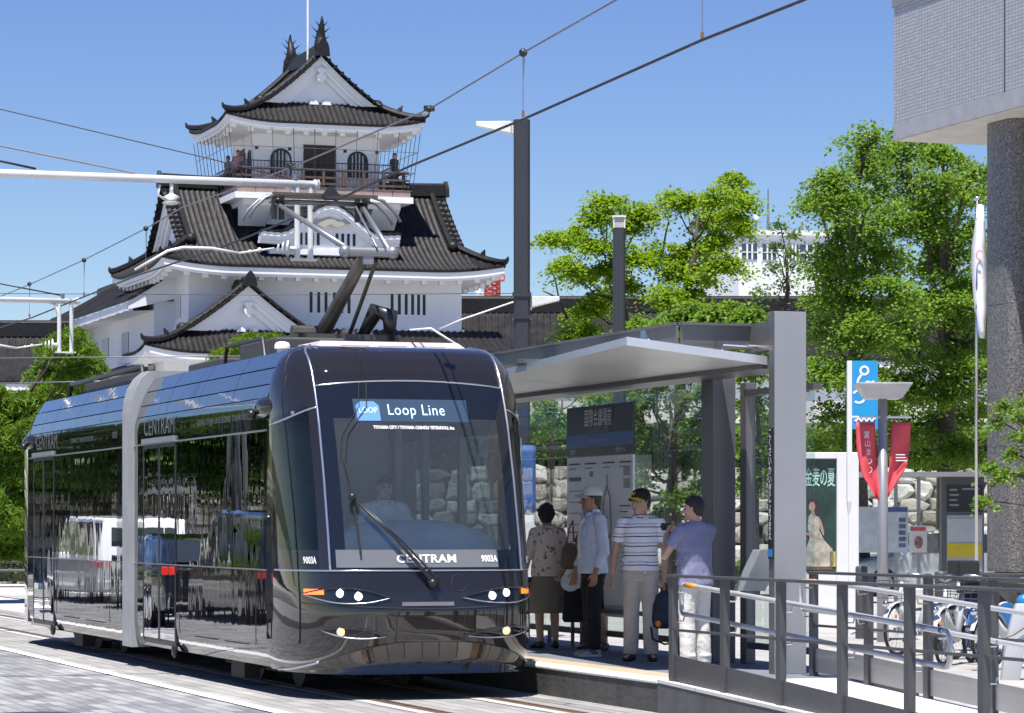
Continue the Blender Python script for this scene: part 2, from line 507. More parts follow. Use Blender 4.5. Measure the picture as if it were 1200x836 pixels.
def stone_wall(name, x0, x1, y, z1, label, group=None, batter=0.22):
    t = thing(name, label, 'stone wall', ((x0 + x1) / 2, y, 0), 0, group)
    cx = (x0 + x1) / 2
    core = MB()
    core.hexa([(x0 - cx, 0.15, -0.3), (x1 - cx, 0.15, -0.3), (x1 - cx, 3, -0.3), (x0 - cx, 3, -0.3),
               (x0 - cx, 0.15 + batter * z1, z1 - 0.15), (x1 - cx, 0.15 + batter * z1, z1 - 0.15), (x1 - cx, 3, z1 - 0.15), (x0 - cx, 3, z1 - 0.15)])
    core.build('core', M('wall_gap', (0.05, 0.045, 0.04), 0.95), t)
    mb = MB()
    z = -0.1
    rr = random.Random(int(abs(x0) * 10) + 3)
    while z < z1:
        h = rr.uniform(0.34, 0.62)
        x = x0 + rr.uniform(-0.4, 0)
        while x < x1:
            w = rr.uniform(0.42, 1.05)
            rx, rz = w * 0.52, h * 0.56
            vv = []; ff = []
            nseg, nr = 8, 3
            ph = rr.random() * 6.28
            base = [1 + 0.16 * math.sin(3 * 6.283 * j / nseg + ph) + rr.uniform(-0.12, 0.12) for j in range(nseg)]
            cz = z + h / 2 + rr.uniform(-0.06, 0.06); cxx = x + w / 2
            for i in range(nr):
                k = (1.0, 0.88, 0.55)[i]; out = (0.10, -0.10, -0.17)[i] + rr.uniform(-0.02, 0.02)
                for j in range(nseg):
                    a = 2 * math.pi * j / nseg
                    px_ = math.copysign(abs(math.cos(a)) ** 0.55, math.cos(a)) * rx * k * base[j]
                    pz_ = math.copysign(abs(math.sin(a)) ** 0.55, math.sin(a)) * rz * k * base[j]
                    zz = cz + pz_
                    vv.append((cxx + px_ - cx, 0.15 + batter * max(0, zz) + out + rr.uniform(-0.025, 0.025), zz))
            for i in range(nr - 1):
                for j in range(nseg):
                    a = i * nseg + j; b_ = i * nseg + (j + 1) % nseg
                    ff.append((a, b_, b_ + nseg, a + nseg))
            ff.append(tuple((nr - 1) * nseg + j for j in range(nseg)))
            mb.add(vv, ff)
            x += w
        z += h * 0.93
    o = mb.build('boulders', m_stone, t)
    return t
stone_wall('stone_wall', -14, 44, 84, 3.0, 'long pale boulder wall below the castle grounds seen through the stop glass')
stone_wall('stone_wall', -62, -16, 88, 3.2, 'pale boulder wall on the left behind the pine and mirrored in the black tram')

# ================================================================== castle
castle = thing('castle_keep', 'white castle keep with stacked dark tiled roofs and a railed balcony tower', 'castle', (-13.48, 128, 0), TH)
castle_parts = {}
def swapper(ax, flip=False):
    if ax == 'x': return lambda u, v, z: (u, v, z)
    return lambda u, v, z: (v, u, z)

def irimoya(parent, ax, u0, u1, v0, v1, zE, Hh, p, gi, sk, lift, wall, zs, sp=0.24, ends=(True, True), E0=3.0, ridge_h=0.5, gable=(True, True), rows=16, fas=0.26, name='roof', barge=0.42, brk=True):
    """hip-and-gable roof; u runs along the ridge. Returns the roof object."""
    mp = swapper(ax)
    D = (v1 - v0) / 2; vc = (v0 + v1) / 2
    f = lambda d: zE + Hh * (max(0, d) / D) ** p * 0.82 + Hh * 0.18 * max(0, d) / D
    fs = lambda e: zE + sk * e
    def finv(z):
        lo, hi = 0, D
        for _ in range(40):
            md = (lo + hi) / 2
            if f(md) < z: lo = md
            else: hi = md
        return lo
    g = lambda e: max(0.0, 1 - e / E0) ** 2
    lf = lambda e, d: lift * g(e) * g(d)
    roll = lambda s: 0.055 * max(0.0, math.cos(2 * math.pi * s / sp)) ** 1.1
    roof = MB()
    def col_samples(a, b):
        n = max(2, int(abs(b - a) / sp * 6))
        return [a + (b - a) * i / n for i in range(n + 1)]
    def endsamp(b):
        return col_samples(0, b)
    # main slopes
    for s in (0, 1):
        vv = (lambda d: v0 + d) if s == 0 else (lambda d: v1 - d)
        segs = []
        a0 = u0 + (gi if ends[0] else 0); a1 = u1 - (gi if ends[1] else 0)
        segs.append(('c', a0 - (0.5 if ends[0] else 0), a1 + (0.5 if ends[1] else 0)))
        if ends[0]: segs.append(('h', u0, a0))
        if ends[1]: segs.append(('h', a1, u1))
        for kind, ua, ub in segs:
            us = col_samples(ua, ub)
            def fn(u, t, kind=kind):
                e = min(u - u0 if ends[0] else 99, u1 - u if ends[1] else 99)
                dm = D if kind == 'c' else max(0.001, finv(fs(e)))
                d = dm * t
                z = f(d) + lf(e, d) + roll(u) + 0.016 * (1 - (d / 0.30) % 1.0)
                if kind == 'c' and e < gi + 0.1 and d > finv(fs(gi)):
                    z += 0.05
                return mp(u, vv(d), z)
            nc = max(2, round(D / 0.30)); ts = sorted([min(1, i * 0.30 / D + k) for i in range(nc + 1) for k in (1e-6, 0.30 * 0.96 / D) if i * 0.30 / D < 1] + [1.0])
            if kind == 'h': ts = [i / rows for i in range(rows + 1)]
            roof.grid(fn, us, ts)
            # eave thickness
            roof.grid(lambda u, t, fn=fn: (lambda q: (q[0], q[1], q[2] - 0.10 * t - (roll(u) * t)))(fn(u, 0)), us, [0, 1])
    # end skirts
    for k in (0, 1):
        if not ends[k]: continue
        uu = (lambda e: u0 + e) if k == 0 else (lambda e: u1 - e)
        vs_ = col_samples(v0, v1)
        def fn2(v, t):
            d = min(v - v0, v1 - v)
            em = min(gi + 0.05, max(0.001, (f(d) - zE) / sk))
            e = em * t
            return mp(uu(e), v, fs(e) + lf(e, d) + roll(v))
        roof.grid(fn2, vs_, [i / 6 for i in range(7)])
        roof.grid(lambda v, t: (lambda q: (q[0], q[1], q[2] - 0.10 * t - roll(v) * t))(fn2(v, 0)), vs_, [0, 1])
    ro = roof.build(name, roof_tile, parent, smooth=True, autosmooth=50)
    # ridges
    rg = MB()
    zr = f(D)
    ra = u0 + (gi - 0.5 if ends[0] else 0); rb = u1 - (gi - 0.5 if ends[1] else 0)
    def rc(u, dz):   # ridge slightly sagging
        t = (u - ra) / (rb - ra) * 2 - 1
        return zr + dz + 0.10 * t * t
    n = 12
    for wdt, h0, h1 in ((0.42, -0.1, ridge_h * 0.55), (0.30, ridge_h * 0.5, ridge_h)):
        us = [ra + (rb - ra) * i / n for i in range(n + 1)]
        rings = [[mp(u, vc - wdt / 2, rc(u, h0)), mp(u, vc + wdt / 2, rc(u, h0)), mp(u, vc + wdt / 2, rc(u, h1)), mp(u, vc - wdt / 2, rc(u, h1))] for u in us]
        rg.loft(rings)
    rg.tube([mp(ra + (rb - ra) * i / n, vc, rc(ra + (rb - ra) * i / n, ridge_h + 0.03)) for i in range(n + 1)], 0.11, 8)
    for k in (0, 1):
        if not ends[k]: continue
        ue = u0 + gi - 0.52 if k == 0 else u1 - gi + 0.52
        sgn = -1 if k == 0 else 1
        # onigawara end tile
        rg.prism([(-0.28, 0), (0.28, 0), (0.24, 0.45), (0.12, 0.78), (0, 0.95), (-0.12, 0.78), (-0.24, 0.45)],
                 lambda a, b, h: mp(ue + sgn * h, vc + a, zr - 0.05 + b * (0.42 + ridge_h)), -0.04, 0.13)
        # verge ridges on both slopes
        for s in (0, 1):
            vv = (lambda d: v0 + d) if s == 0 else (lambda d: v1 - d)
            d0 = finv(fs(gi)) * 0.92
            uv = u0 + gi + 0.10 if k == 0 else u1 - gi - 0.10
            pts = [mp(uv, vv(d0 + (D - d0) * i / 10), f(d0 + (D - d0) * i / 10) + 0.17) for i in range(11)]
            rg.tube(pts, 0.13, 7)
            rg.ball(pts[0], 0.26, 8, 6)
            # scalloped verge tiles
            m_ = max(6, int((D - d0) / 0.28))
            for i in range(m_ + 1):
                d = d0 + (D - d0) * i / m_
                uo = u0 + gi - 0.5 if k == 0 else u1 - gi + 0.5
                rg.beam(mp(uo - 0.02 * 1, vv(d), f(d) + 0.08), mp(uv, vv(d), f(d) + 0.14), 0.13, 0.13)
            # hip ridge down to the corner
            hp = []
            for i in range(11):
                t = i / 10
                e = gi * (1 - t)
                d = finv(fs(e)); 
                hp.append(mp(u0 + e if k == 0 else u1 - e, vv(d), fs(e) + lf(e, d) + 0.13))
            rg.tube(hp, [0.15] * 9 + [0.14, 0.13], 7)
            q0, q1 = Vector(hp[-2]), Vector(hp[-1])
            dr = (q1 - q0).normalized()
            rg.tube([q1 - dr * 0.1, q1 + dr * 0.10 + Vector((0, 0, 0.07)), q1 + dr * 0.16 + Vector((0, 0, 0.22))], [0.14, 0.09, 0.03], 7)
            q2 = Vector(hp[6])
            rg.tube([q2, q2 + Vector((0, 0, 0.2)), q2 + dr * 0.12 + Vector((0, 0, 0.36))], [0.14, 0.11, 0.03], 6)
    rg.build('ridge_tiles', roof_ridge, ro, smooth=True, autosmooth=40)
    # white eave board and soffit following the lifted edge
    per = []
    N = 40
    def edge(u, v):
        e = min(u - u0 if ends[0] else 99, u1 - u if ends[1] else 99); d = min(v - v0, v1 - v)
        return zE + lf(max(0, e), max(0, d))
    cs = [(u0, v0), (u1, v0), (u1, v1), (u0, v1)]
    for i in range(4):
        (ua, va), (ub, vb) = cs[i], cs[(i + 1) % 4]
        for j in range(N):
            t = j / N
            per.append((ua + (ub - ua) * t, va + (vb - va) * t))
    uc = (u0 + u1) / 2
    def inset(u, v, k):
        return (u + (k if u < uc else -k) * (1 if (abs(u - u0) < 1e-6 or abs(u - u1) < 1e-6) else 0),
                v + (k if v < vc else -k) * (1 if (abs(v - v0) < 1e-6 or abs(v - v1) < 1e-6) else 0))
    wu0, wu1, wv0, wv1 = wall
    def clampw(u, v):
        return (min(max(u, wu0), wu1), min(max(v, wv0), wv1))
    fa = MB()
    rings = []
    for (k, dz) in ((0.05, -0.08), (0.05, -0.08 - fas), (0.17, -0.08 - fas), (0.17, -0.08 - fas - 0.10)):
        rings.append([mp(*inset(u, v, k), edge(u, v) + dz) for u, v in per])
    rings.append([mp(*clampw(u, v), zs) for u, v in per])
    fa.loft(rings, cap=False)
    eo = fa.build('eave_board', white_plaster, parent)
    if brk:
        bk = MB()
        for i in range(4):
            (ua, va), (ub, vb) = cs[i], cs[(i + 1) % 4]
            n_ = int(math.hypot(ub - ua, vb - va) / 0.75)
            for j in range(n_):
                t = (j + 0.5) / n_
                u = ua + (ub - ua) * t; v = va + (vb - va) * t
                a, b = inset(u, v, 0.42)
                z = edge(u, v) - 0.08 - fas - 0.10
                q = mp(a, b, z)
                bk.box(q[0] - 0.11, q[0] + 0.11, q[1] - 0.11, q[1] + 0.11, q[2] - 0.14, q[2] + 0.12)
        bk.build('eave_brackets', white_plaster, eo)
    # gables
    for k in (0, 1):
        if not (ends[k] and gable[k]): continue
        sg = 1 if k == 0 else -1
        ue = u0 if k == 0 else u1
        d0 = finv(fs(gi)) * 0.97
        def gp(e, s, d, z):
            return mp(ue + sg * e, (v0 + d) if s == 0 else (v1 - d), z)
        gw = MB()
        nn = 14
        ds = [d0 + (D - d0) * i / nn for i in range(nn + 1)]
        for s in (0, 1):
            gw.grid(lambda d, t, s=s: gp(gi + 0.12, s, d, fs(gi) - 0.1 + (f(d) - 0.12 - fs(gi) + 0.1) * t), ds, [0, 1])
        go = gw.build('gable_wall', white_plaster, parent)
        bb = MB()
        for (e0, e1, h0, h1) in ((gi - 0.24, gi - 0.02, 0.02, barge), (gi - 0.14, gi + 0.06, barge - 0.02, barge * 1.55), (gi - 0.02, gi + 0.10, barge * 1.55, barge * 2.3)):
            for s in (0, 1):
                rings = []
                for d in ds:
                    zt = f(d) - h0; zb = max(fs(gi) - 0.02, f(d) - h1); zt = max(zt, zb + 0.01)
                    rings.append([gp(e0, s, d, zb), gp(e1, s, d, zb), gp(e1, s, d, zt), gp(e0, s, d, zt)])
                bb.loft(rings)
        bb.build('bargeboard', white_plaster, go)
        orn = MB()
        zc = f(D) - barge * 2.0
        sc = (f(D) - fs(gi)) / 2.4
        heart = [(0, -0.34), (0.16, -0.20), (0.25, -0.02), (0.22, 0.12), (0.10, 0.12), (0.20, 0.30), (0.34, 0.34), (0.10, 0.44), (-0.10, 0.44), (-0.34, 0.34), (-0.20, 0.30), (-0.10, 0.12), (-0.22, 0.12), (-0.25, -0.02), (-0.16, -0.20)]
        orn.prism([(a * sc, b * sc) for a, b in heart], lambda a, b, h: mp(ue + sg * (gi - 0.30 + h), vc + a, zc - 0.25 * sc + b), 0.0, 0.12)
        for sd in (-1, 1):
            orn.prism([(0, 0), (0.5 * sc, 0), (0.42 * sc, 0.16 * sc), (0.22 * sc, 0.24 * sc), (0.06 * sc, 0.14 * sc)], lambda a, b, h: mp(ue + sg * (gi - 0.10 + h), vc + sd * (0.08 * sc + a), fs(gi) - 0.02 + b), 0.0, 0.18)
        orn.build('gable_ornament', gold_leaf, go)
    return ro, f, fs

# --- lower storeys and main body
body = MB()
body.box(0, 11.95, 0, 7.3, 3.0, 12.5)
wall_o = body.build('main_wall', white_plaster, castle)
# slit windows of the front
def slit_window(parent, xs, z0, z1, y, mat_in=dark_void):
    fr = MB()
    w = MB()
    for x in xs:
        w.box(x - 0.065, x + 0.065, y - 0.008, y + 0.05, z0, z1)
    fr.box(min(xs) - 0.16, max(xs) + 0.16, y - 0.03, y + 0.02, z0 - 0.12, z0 - 0.05)
    o = fr.build('window', white_plaster, parent)
    w.build('slats', mat_in, o)
    return o
def castle_x(px, y):
    k = (px - 600) / 3600
    return (13.48 + ST * y + k * (128 + CT * y)) / (CT - k * ST)
for grp in ((364.5, 373.5, 382, 392, 400.5, 409), (461.5, 470, 478, 485.5, 492.5, 499)):
    xs = [castle_x(q - (0 if q < 420 else 2), 0) for q in grp]
    slit_window(wall_o, xs[:3], 10.57, 11.44, 0)
    slit_window(wall_o, xs[3:], 10.57, 11.44, 0)
pale_slat = M('pale_slat', (0.22, 0.24, 0.26), 0.6)
for y0 in (2.04, 4.94):
    w = MB()
    w.box(-0.02, 0.04, y0 - 0.62, y0 + 0.62, 10.35, 11.3)
    o = w.build('window', pale_slat, wall_o)
    s_ = MB()
    for i in range(5):
        s_.box(-0.06, -0.02, y0 - 0.55 + i * 0.275 - 0.05, y0 - 0.55 + i * 0.275 + 0.05, 10.35, 11.3)
    s_.build('slats', white_plaster, o)
MB().box(-0.10, 12.05, -0.10, 7.4, 9.86, 9.98).build('wall_band', white_plaster, wall_o)
# --- big second roof, ridge along the front
irimoya(castle, 'x', -1.5, 13.45, -1.5, 8.8, 12.36, 3.72, 1.5, 1.62, 0.72, 0.32, (0, 11.95, 0, 7.3), 12.05, name='second_roof', E0=3.2, ridge_h=0.34)
# --- front gabled block
bw = MB(); bw.box(-1.4, 5.5, -1.7, 0.0, 3.0, 8.8); bw.build('porch_wall', white_plaster, castle)
irimoya(castle, 'y', -3.0, 1.5, -2.5, 6.6, 8.68, 2.80, 1.45, 1.15, 0.80, 0.32, (-1.7, 0, -1.4, 5.5), 8.3, name='porch_roof', ends=(True, False), E0=2.4, ridge_h=0.25)
# --- skirt roof along the front and right
def skirt(u, t, y0=-3.0, y1=0.0):
    z = 8.72 + 1.2 * (t ** 1.25) + 0.055 * max(0.0, math.cos(2 * math.pi * u / 0.29)) ** 0.7
    if u > 13: z += 0.03 * (u - 13) ** 2 * (1 - t)
    return (u, y0 + (y1 - y0) * t, z)
us = [5.6 + (13.6 - 5.6) * i / 190 for i in range(191)]
sk_ = MB().grid(skirt, us, [i / 8 for i in range(9)])
sk_.grid(lambda u, t: (u, -3.0, skirt(u, 0)[2] - 0.12 * t), us, [0, 1])
sr = sk_.build('skirt_roof', roof_tile, castle, smooth=True, autosmooth=50)
MB().box(5.9, 13.5, -2.95, -2.8, 8.38, 8.64).build('eave_board', white_plaster, sr)
lw = MB(); lw.box(4.75, 12.6, -1.6, 0.0, 3.0, 8.6); lw.build('ground_floor_wall', white_plaster, castle)
# --- wing running back on the left
wg = MB(); wg.box(-0.9, 3.0, 2.6, 20, 3.0, 11.1); wgo = wg.build('wing_wall', white_plaster, castle)
for y0 in (8.5, 13.0):
    o = MB().box(-0.93, -0.86, y0 - 0.7, y0 + 0.7, 9.2, 10.1).build('window', pale_slat, wgo)
    s_ = MB()
    for i in range(5): s_.box(-0.97, -0.93, y0 - 0.6 + i * 0.3 - 0.05, y0 - 0.6 + i * 0.3 + 0.05, 9.2, 10.1)
    s_.build('slats', white_plaster, o)
def wing(y, t):
    e = max(0, 1 - (20.5 - y) / 3.5) ** 2
    return (-2.1 + 2.4 * t, y, 11.12 + 1.55 * t ** 1.1 + 0.3 * e * (1 - t) + 0.055 * max(0.0, math.cos(2 * math.pi * y / 0.29)) ** 0.7)
ys = [2.3 + 18.2 * i / 380 for i in range(381)]
w_ = MB().grid(wing, ys, [i / 8 for i in range(9)])
w_.grid(lambda y, t: (-2.1, y, wing(y, 0)[2] - 0.12 * t), ys, [0, 1])
w_.grid(lambda t, s: (-2.1 + 2.4 * t, 2.3, wing(2.3, t)[2] - 0.14 * s), [i / 8 for i in range(9)], [0, 1])
wr = w_.build('wing_roof', roof_tile, castle, smooth=True, autosmooth=50)
e_ = MB()
for i in range(24):
    ya, yb = 2.4 + 18 * i / 24, 2.4 + 18 * (i + 1) / 24
    za, zb = wing(ya, 0)[2] - 0.14, wing(yb, 0)[2] - 0.14
    e_.hexa([(-2.05, ya, za - 0.34), (-1.85, ya, za - 0.34), (-1.85, yb, zb - 0.34), (-2.05, yb, zb - 0.34), (-2.05, ya, za), (-1.85, ya, za), (-1.85, yb, zb), (-2.05, yb, zb)])
    e_.add([(-1.85, ya, za - 0.34), (-1.85, yb, zb - 0.34), (-0.9, yb, 10.7), (-0.9, ya, 10.7)], [(0, 1, 2, 3)])
e_.hexa([(-2.05, 2.36, 10.70), (0.0, 2.36, 11.2), (0.0, 2.6, 11.2), (-2.05, 2.6, 10.70), (-2.05, 2.36, 11.02), (0.0, 2.36, 12.32), (0.0, 2.6, 12.32), (-2.05, 2.6, 11.02)])
e_.build('eave_board', white_plaster, wr)
rt = MB(); rt.tube([(0.35, y, wing(y, 1)[2] + 0.1) for y in (2.3, 8, 14, 20.5)], 0.22, 8); rt.build('ridge_tiles', roof_ridge, wr)
# small lower roof left of the porch
sm = MB(); sm.box(-4.2, -2.2, 1.0, 9.0, 3.0, 7.4); sm.build('side_annex_wall', white_plaster, castle)
s2 = MB().grid(lambda y, t: (-5.2 + 4.4 * t, y, 7.35 + 1.3 * t ** 1.2 + 0.055 * max(0.0, math.cos(2 * math.pi * y / 0.29)) ** 0.7), [0.2 + 10 * i / 200 for i in range(201)], [i / 6 for i in range(7)])
s2.grid(lambda t, s: (-5.2 + 4.4 * t, 0.2, 7.35 + 1.3 * t ** 1.2 - 0.14 * s), [i / 6 for i in range(7)], [0, 1])
s2.build('side_annex_roof', roof_tile, castle, smooth=True, autosmooth=50)

# --- curved gable dormer in the middle of the second roof
dm = MB()
def kara(x):
    a = abs(x)
    b = (1 + math.cos(math.pi * min(a, 2.25) / 2.25)) / 2
    return 13.85 + 1.22 * b + 0.05 * max(0, a - 2.25)
xs = [-3.05 + 6.1 * i / 48 for i in range(49)]
cx0 = 5.99
dorm = MB()
for (y0, y1, h0, h1) in ((-0.62, -0.30, 0.0, 0.17), (-0.52, -0.2, 0.17, 0.33), (-0.42, -0.1, 0.33, 0.47)):
    dorm.loft([[(cx0 + x, y0, kara(x) - h1), (cx0 + x, y1, kara(x) - h1), (cx0 + x, y1, kara(x) - h0), (cx0 + x, y0, kara(x) - h0)] for x in xs])
do = dorm.build('dormer_board', white_plaster, castle)
dt = MB()
dt.grid(lambda x, t: (cx0 + x, -0.66 + 3.2 * t, kara(x) + 0.10 + 0.03 * math.cos(2 * math.pi * x / 0.29)), [-3.1 + 6.2 * i / 130 for i in range(131)], [0, 0.5, 1])
dt.grid(lambda x, t: (cx0 + x, -0.66, kara(x) + 0.10 - 0.10 * t + 0.03 * math.cos(2 * math.pi * x / 0.29)), [-3.1 + 6.2 * i / 130 for i in range(131)], [0, 1])
dt.build('dormer_roof', roof_tile, castle, smooth=True)
dw = MB()
poly = [(-1.9, 12.95)] + [(1.9, 12.95)] + [(x, kara(x) - 0.40) for x in [1.9 - 3.8 * i / 20 for i in range(21)]]
dw.prism(poly, lambda a, b, h: (cx0 + a, -0.22 + h, b), 0.0, 1.6)
dw.box(cx0 - 2.6, cx0 + 2.6, -0.36, 0.2, 12.98, 13.22)
dwo = dw.build('dormer_wall', white_plaster, castle)
dv = MB()
for i in range(4):
    for c in (-0.85, 0.72):
        dv.box(cx0 + c - 0.42 + i * 0.25, cx0 + c - 0.42 + i * 0.25 + 0.12, -0.235, -0.1, 13.40, 13.92)
dv.build('window', dark_void, dwo)
og = MB()
og.prism([(-1.0, 0), (-0.6, 0.16), (-0.35, 0.05), (0, 0.22), (0.35, 0.05), (0.6, 0.16), (1.0, 0), (0.6, -0.06), (0.3, -0.2), (0, -0.06), (-0.3, -0.2), (-0.6, -0.06)], lambda a, b, h: (cx0 + a, -0.5 + h, 14.33 + b), 0, 0.1)
og.build('gable_ornament', M('carved_grey', (0.4, 0.38, 0.33), 0.7), do)

# --- tower
TX0, TX1, TY0, TY1 = 3.18, 8.74, 1.6, 5.25
tw = MB(); tw.box(TX0, TX1, TY0, TY1, 14.4, 18.6)
two = tw.build('tower_wall', white_plaster, castle)
tr = MB()
for x in (TX0 + 0.12, 4.75, 5.35 + 1.85, TX1 - 0.12):
    tr.box(x - 0.1, x + 0.1, TY0 - 0.05, TY0, 15.9, 18.2)
for y in (TY0 + 0.1, 3.4, TY1 - 0.1):
    tr.box(TX0 - 0.05, TX0, y - 0.1, y + 0.1, 15.9, 18.2)
tr.box(TX0 - 0.03, TX1 + 0.03, TY0 - 0.035, TY0, 17.55, 17.72); tr.box(TX0 - 0.035, TX0, TY0, TY1, 17.55, 17.72)
tr.build('timber_frame', white_plaster, two)
st = MB()
for x in (TX0 + 0.12, 4.75, 7.2, TX1 - 0.12):
    st.box(x - 0.07, x + 0.07, TY0 - 0.075, TY0 - 0.05, 17.57, 17.71)
st.build('nail_cover', dark_wood, two)
# door
dx0, dx1 = castle_x(355.5, TY0), castle_x(393.5, TY0)
d_ = MB(); d_.box(dx0, dx1, TY0 - 0.06, TY0 + 0.02, 15.92, 17.85)
for x in (dx0 + 0.34, dx0 + 0.68, dx0 + 1.02): d_.box(x - 0.02, x + 0.02, TY0 - 0.075, TY0 - 0.06, 15.95, 17.8)
d_.build('door', dark_wood, two)
# bell windows
def bell_window(cx, w, z0, z1, side=False):
    mbf = MB(); mbs = MB()
    prof = []
    hw = w / 2
    for i in range(13):
        t = math.pi * i / 12
        prof.append((hw * math.cos(t), (z1 - z0) * 0.55 + (z1 - z0) * 0.45 * math.sin(t) ** 0.8))
    outer = [(hw * 1.0, 0)] + prof + [(-hw * 1.0, 0)]
    inner = [(a * 0.84, max(0.07, b * 0.93)) for a, b in outer]
    if not side:
        fn = lambda a, b, h: (cx + a, TY0 - h, z0 + b)
    else:
        fn = lambda a, b, h: (TX0 - h, cx + a, z0 + b)
    for i in range(len(outer) - 1):
        mbf.add([fn(*outer[i], 0.07), fn(*outer[i + 1], 0.07), fn(*inner[i + 1], 0.07), fn(*inner[i], 0.07),
                 fn(*outer[i], 0.0), fn(*outer[i + 1], 0.0), fn(*inner[i + 1], 0.0), fn(*inner[i], 0.0)],
                [(0, 1, 2, 3), (4, 0, 1, 5)[::-1], (3, 2, 6, 7)])
    fo = mbf.build('window', dark_void, two)
    n = 5
    for i in range(n):
        x = -hw * 0.68 + 2 * hw * 0.68 * i / (n - 1)
        top = (z1 - z0) * (0.55 + 0.40 * math.sqrt(max(0, 1 - (x / hw / 0.95) ** 2)))
        a0 = x - hw * 0.09; a1 = x + hw * 0.09
        mbs.add([fn(a0, 0.05, 0.02), fn(a1, 0.05, 0.02), fn(a1, top, 0.02), fn(a0, top, 0.02), fn(a0, 0.05, 0.05), fn(a1, 0.05, 0.05), fn(a1, top, 0.05), fn(a0, top, 0.05)],
                [(0, 1, 2, 3), (7, 6, 5, 4), (0, 4, 5, 1), (1, 5, 6, 2), (2, 6, 7, 3), (3, 7, 4, 0)])
    mbs.build('slats', dark_void, fo)
bell_window(castle_x(329, TY0), 0.92, 16.45, 17.65)
bell_window(castle_x(419, TY0), 0.92, 16.45, 17.65)
bell_window(2.1, 0.75, 16.3, 17.6, True)
sdw = MB(); sdw.box(TX0 - 0.05, TX0 + 0.02, 3.0, 4.0, 15.92, 17.75); sdw.build('door', dark_wood, two)
# balcony
bs = MB(); bs.box(2.15, 9.75, 0.3, 6.5, 15.62, 15.9)
bo = bs.build('balcony', M('balcony_board', (0.30, 0.22, 0.20), 0.7, var=0.15), castle)
bf = MB(); bf.box(2.05, 9.85, 0.2, 6.6, 15.34, 15.6); bf.box(2.5, 9.4, 0.6, 6.3, 15.1, 15.34); bf.build('balcony_fascia', white_plaster, bo)
bt = MB()
for (xa, xb) in ((2.5, 3.7), (8.2, 9.4)):
    bt = MB(); bt.add([(xa, 0.65, 15.1), (xb, 0.65, 15.1), (xb, 1.6, 14.3), (xa, 1.6, 14.3), (xa + 0.01, 1.6, 15.1), (xb - 0.01, 1.6, 15.1)], [(0, 1, 2, 3), (0, 4, 3), (1, 2, 5)]); bt.build('balcony_bracket', white_plaster, bo)
rl = MB()
def railrun(p, q, n):
    p = Vector(p); q = Vector(q)
    for i in range(n + 1):
        c = p.lerp(q, i / n)
        rl.box(c.x - 0.06, c.x + 0.06, c.y - 0.06, c.y + 0.06, 15.9, 16.62)
    for z, w in ((16.08, 0.09), (16.34, 0.09), (16.66, 0.10)):
        rl.beam(p + Vector((0, 0, z)) - (q - p).normalized() * 0.25, q + Vector((0, 0, z)) + (q - p).normalized() * 0.25, 0.08, w)
railrun((2.4, 0.5, 0), (9.5, 0.5, 0), 8); railrun((2.4, 0.5, 0), (2.4, 6.3, 0), 6); railrun((9.5, 0.5, 0), (9.5, 6.3, 0), 6)
rl.build('balcony_rail', rail_wood, bo)
rm = MB()
def fine(p, q):
    p = Vector(p); q = Vector(q); L_ = (q - p).length; n = int(L_ / 0.16)
    for i in range(n + 1):
        c = p.lerp(q, i / n); rm.tube([c + Vector((0, 0, 15.9)), c + Vector((0, 0, 17.0))], 0.010, 4)
    rm.tube([p + Vector((0, 0, 17.0)), q + Vector((0, 0, 17.0))], 0.025, 5)
fine((2.65, 0.72, 0), (9.25, 0.72, 0)); fine((2.65, 0.72, 0), (2.65, 6.1, 0)); fine((9.25, 0.72, 0), (9.25, 6.1, 0))
rm.build('guard_bars', net_wire, bo)
# bird-proof net from eaves to balcony
nt_ = MB()
def netside(e0, e1, b0, b1, n):
    e0, e1, b0, b1 = map(Vector, (e0, e1, b0, b1))
    for i in range(n + 1):
        nt_.tube([e0.lerp(e1, i / n), b0.lerp(b1, i / n)], 0.014, 4)
    for k in (0.3, 0.62, 0.9):
        nt_.tube([e0.lerp(b0, k), e1.lerp(b1, k)], 0.012, 4)
zt, zb = 18.35, 15.6
netside((1.75, 0.15, zt), (10.15, 0.15, zt), (2.1, 0.3, zb), (9.8, 0.3, zb), 9)
netside((1.75, 0.15, zt), (1.75, 6.7, zt), (2.1, 0.3, zb), (2.1, 6.5, zb), 10)
netside((10.15, 0.15, zt), (10.15, 6.7, zt), (9.8, 0.3, zb), (9.8, 6.5, zb), 10)
nt_.build('netting', net_wire, bo)
# --- top roof, gable to the front
ro, f3, fs3 = irimoya(castle, 'y', 0.0, 6.85, 1.58, 10.34, 18.62, 2.95, 1.6, 1.10, 0.82, 0.30, (TY0, TY1, TX0, TX1), 18.25, name='top_roof', E0=2.4, ridge_h=0.42, fas=0.2, barge=0.34)
# roof fish
def shachi(y, sgn):
    mb = MB()
    c = Vector((5.96, y, f3(4.38) + 0.36))
    pts = [c + Vector((0, sgn * -0.05, 0)), c + Vector((0, sgn * 0.12, 0.25)), c + Vector((0, sgn * 0.10, 0.55)), c + Vector((0, -sgn * 0.02, 0.85)), c + Vector((0, -sgn * 0.12, 1.12)), c + Vector((0, -sgn * 0.05, 1.32))]
    mb.tube(pts, [0.30, 0.27, 0.2, 0.13, 0.07, 0.03], 9)
    for (k, r_, up) in ((1, 0.42, 0.30), (2, 0.46, 0.38), (3, 0.3, 0.3)):
        for s in (-1, 1):
            p = pts[k]
            mb.add([p + Vector((s * 0.08, 0, -0.04)), p + Vector((s * 0.08, 0, 0.09)), p + Vector((s * r_, 0, up)), p + Vector((s * 0.08, 0.07, 0.02))], [(0, 1, 2), (0, 3, 2), (1, 3, 2), (0, 1, 3)])
    mb.ball(c + Vector((0, 0, 0.02)), 0.34, 10, 7)
    return mb
sm_ = MB(); 
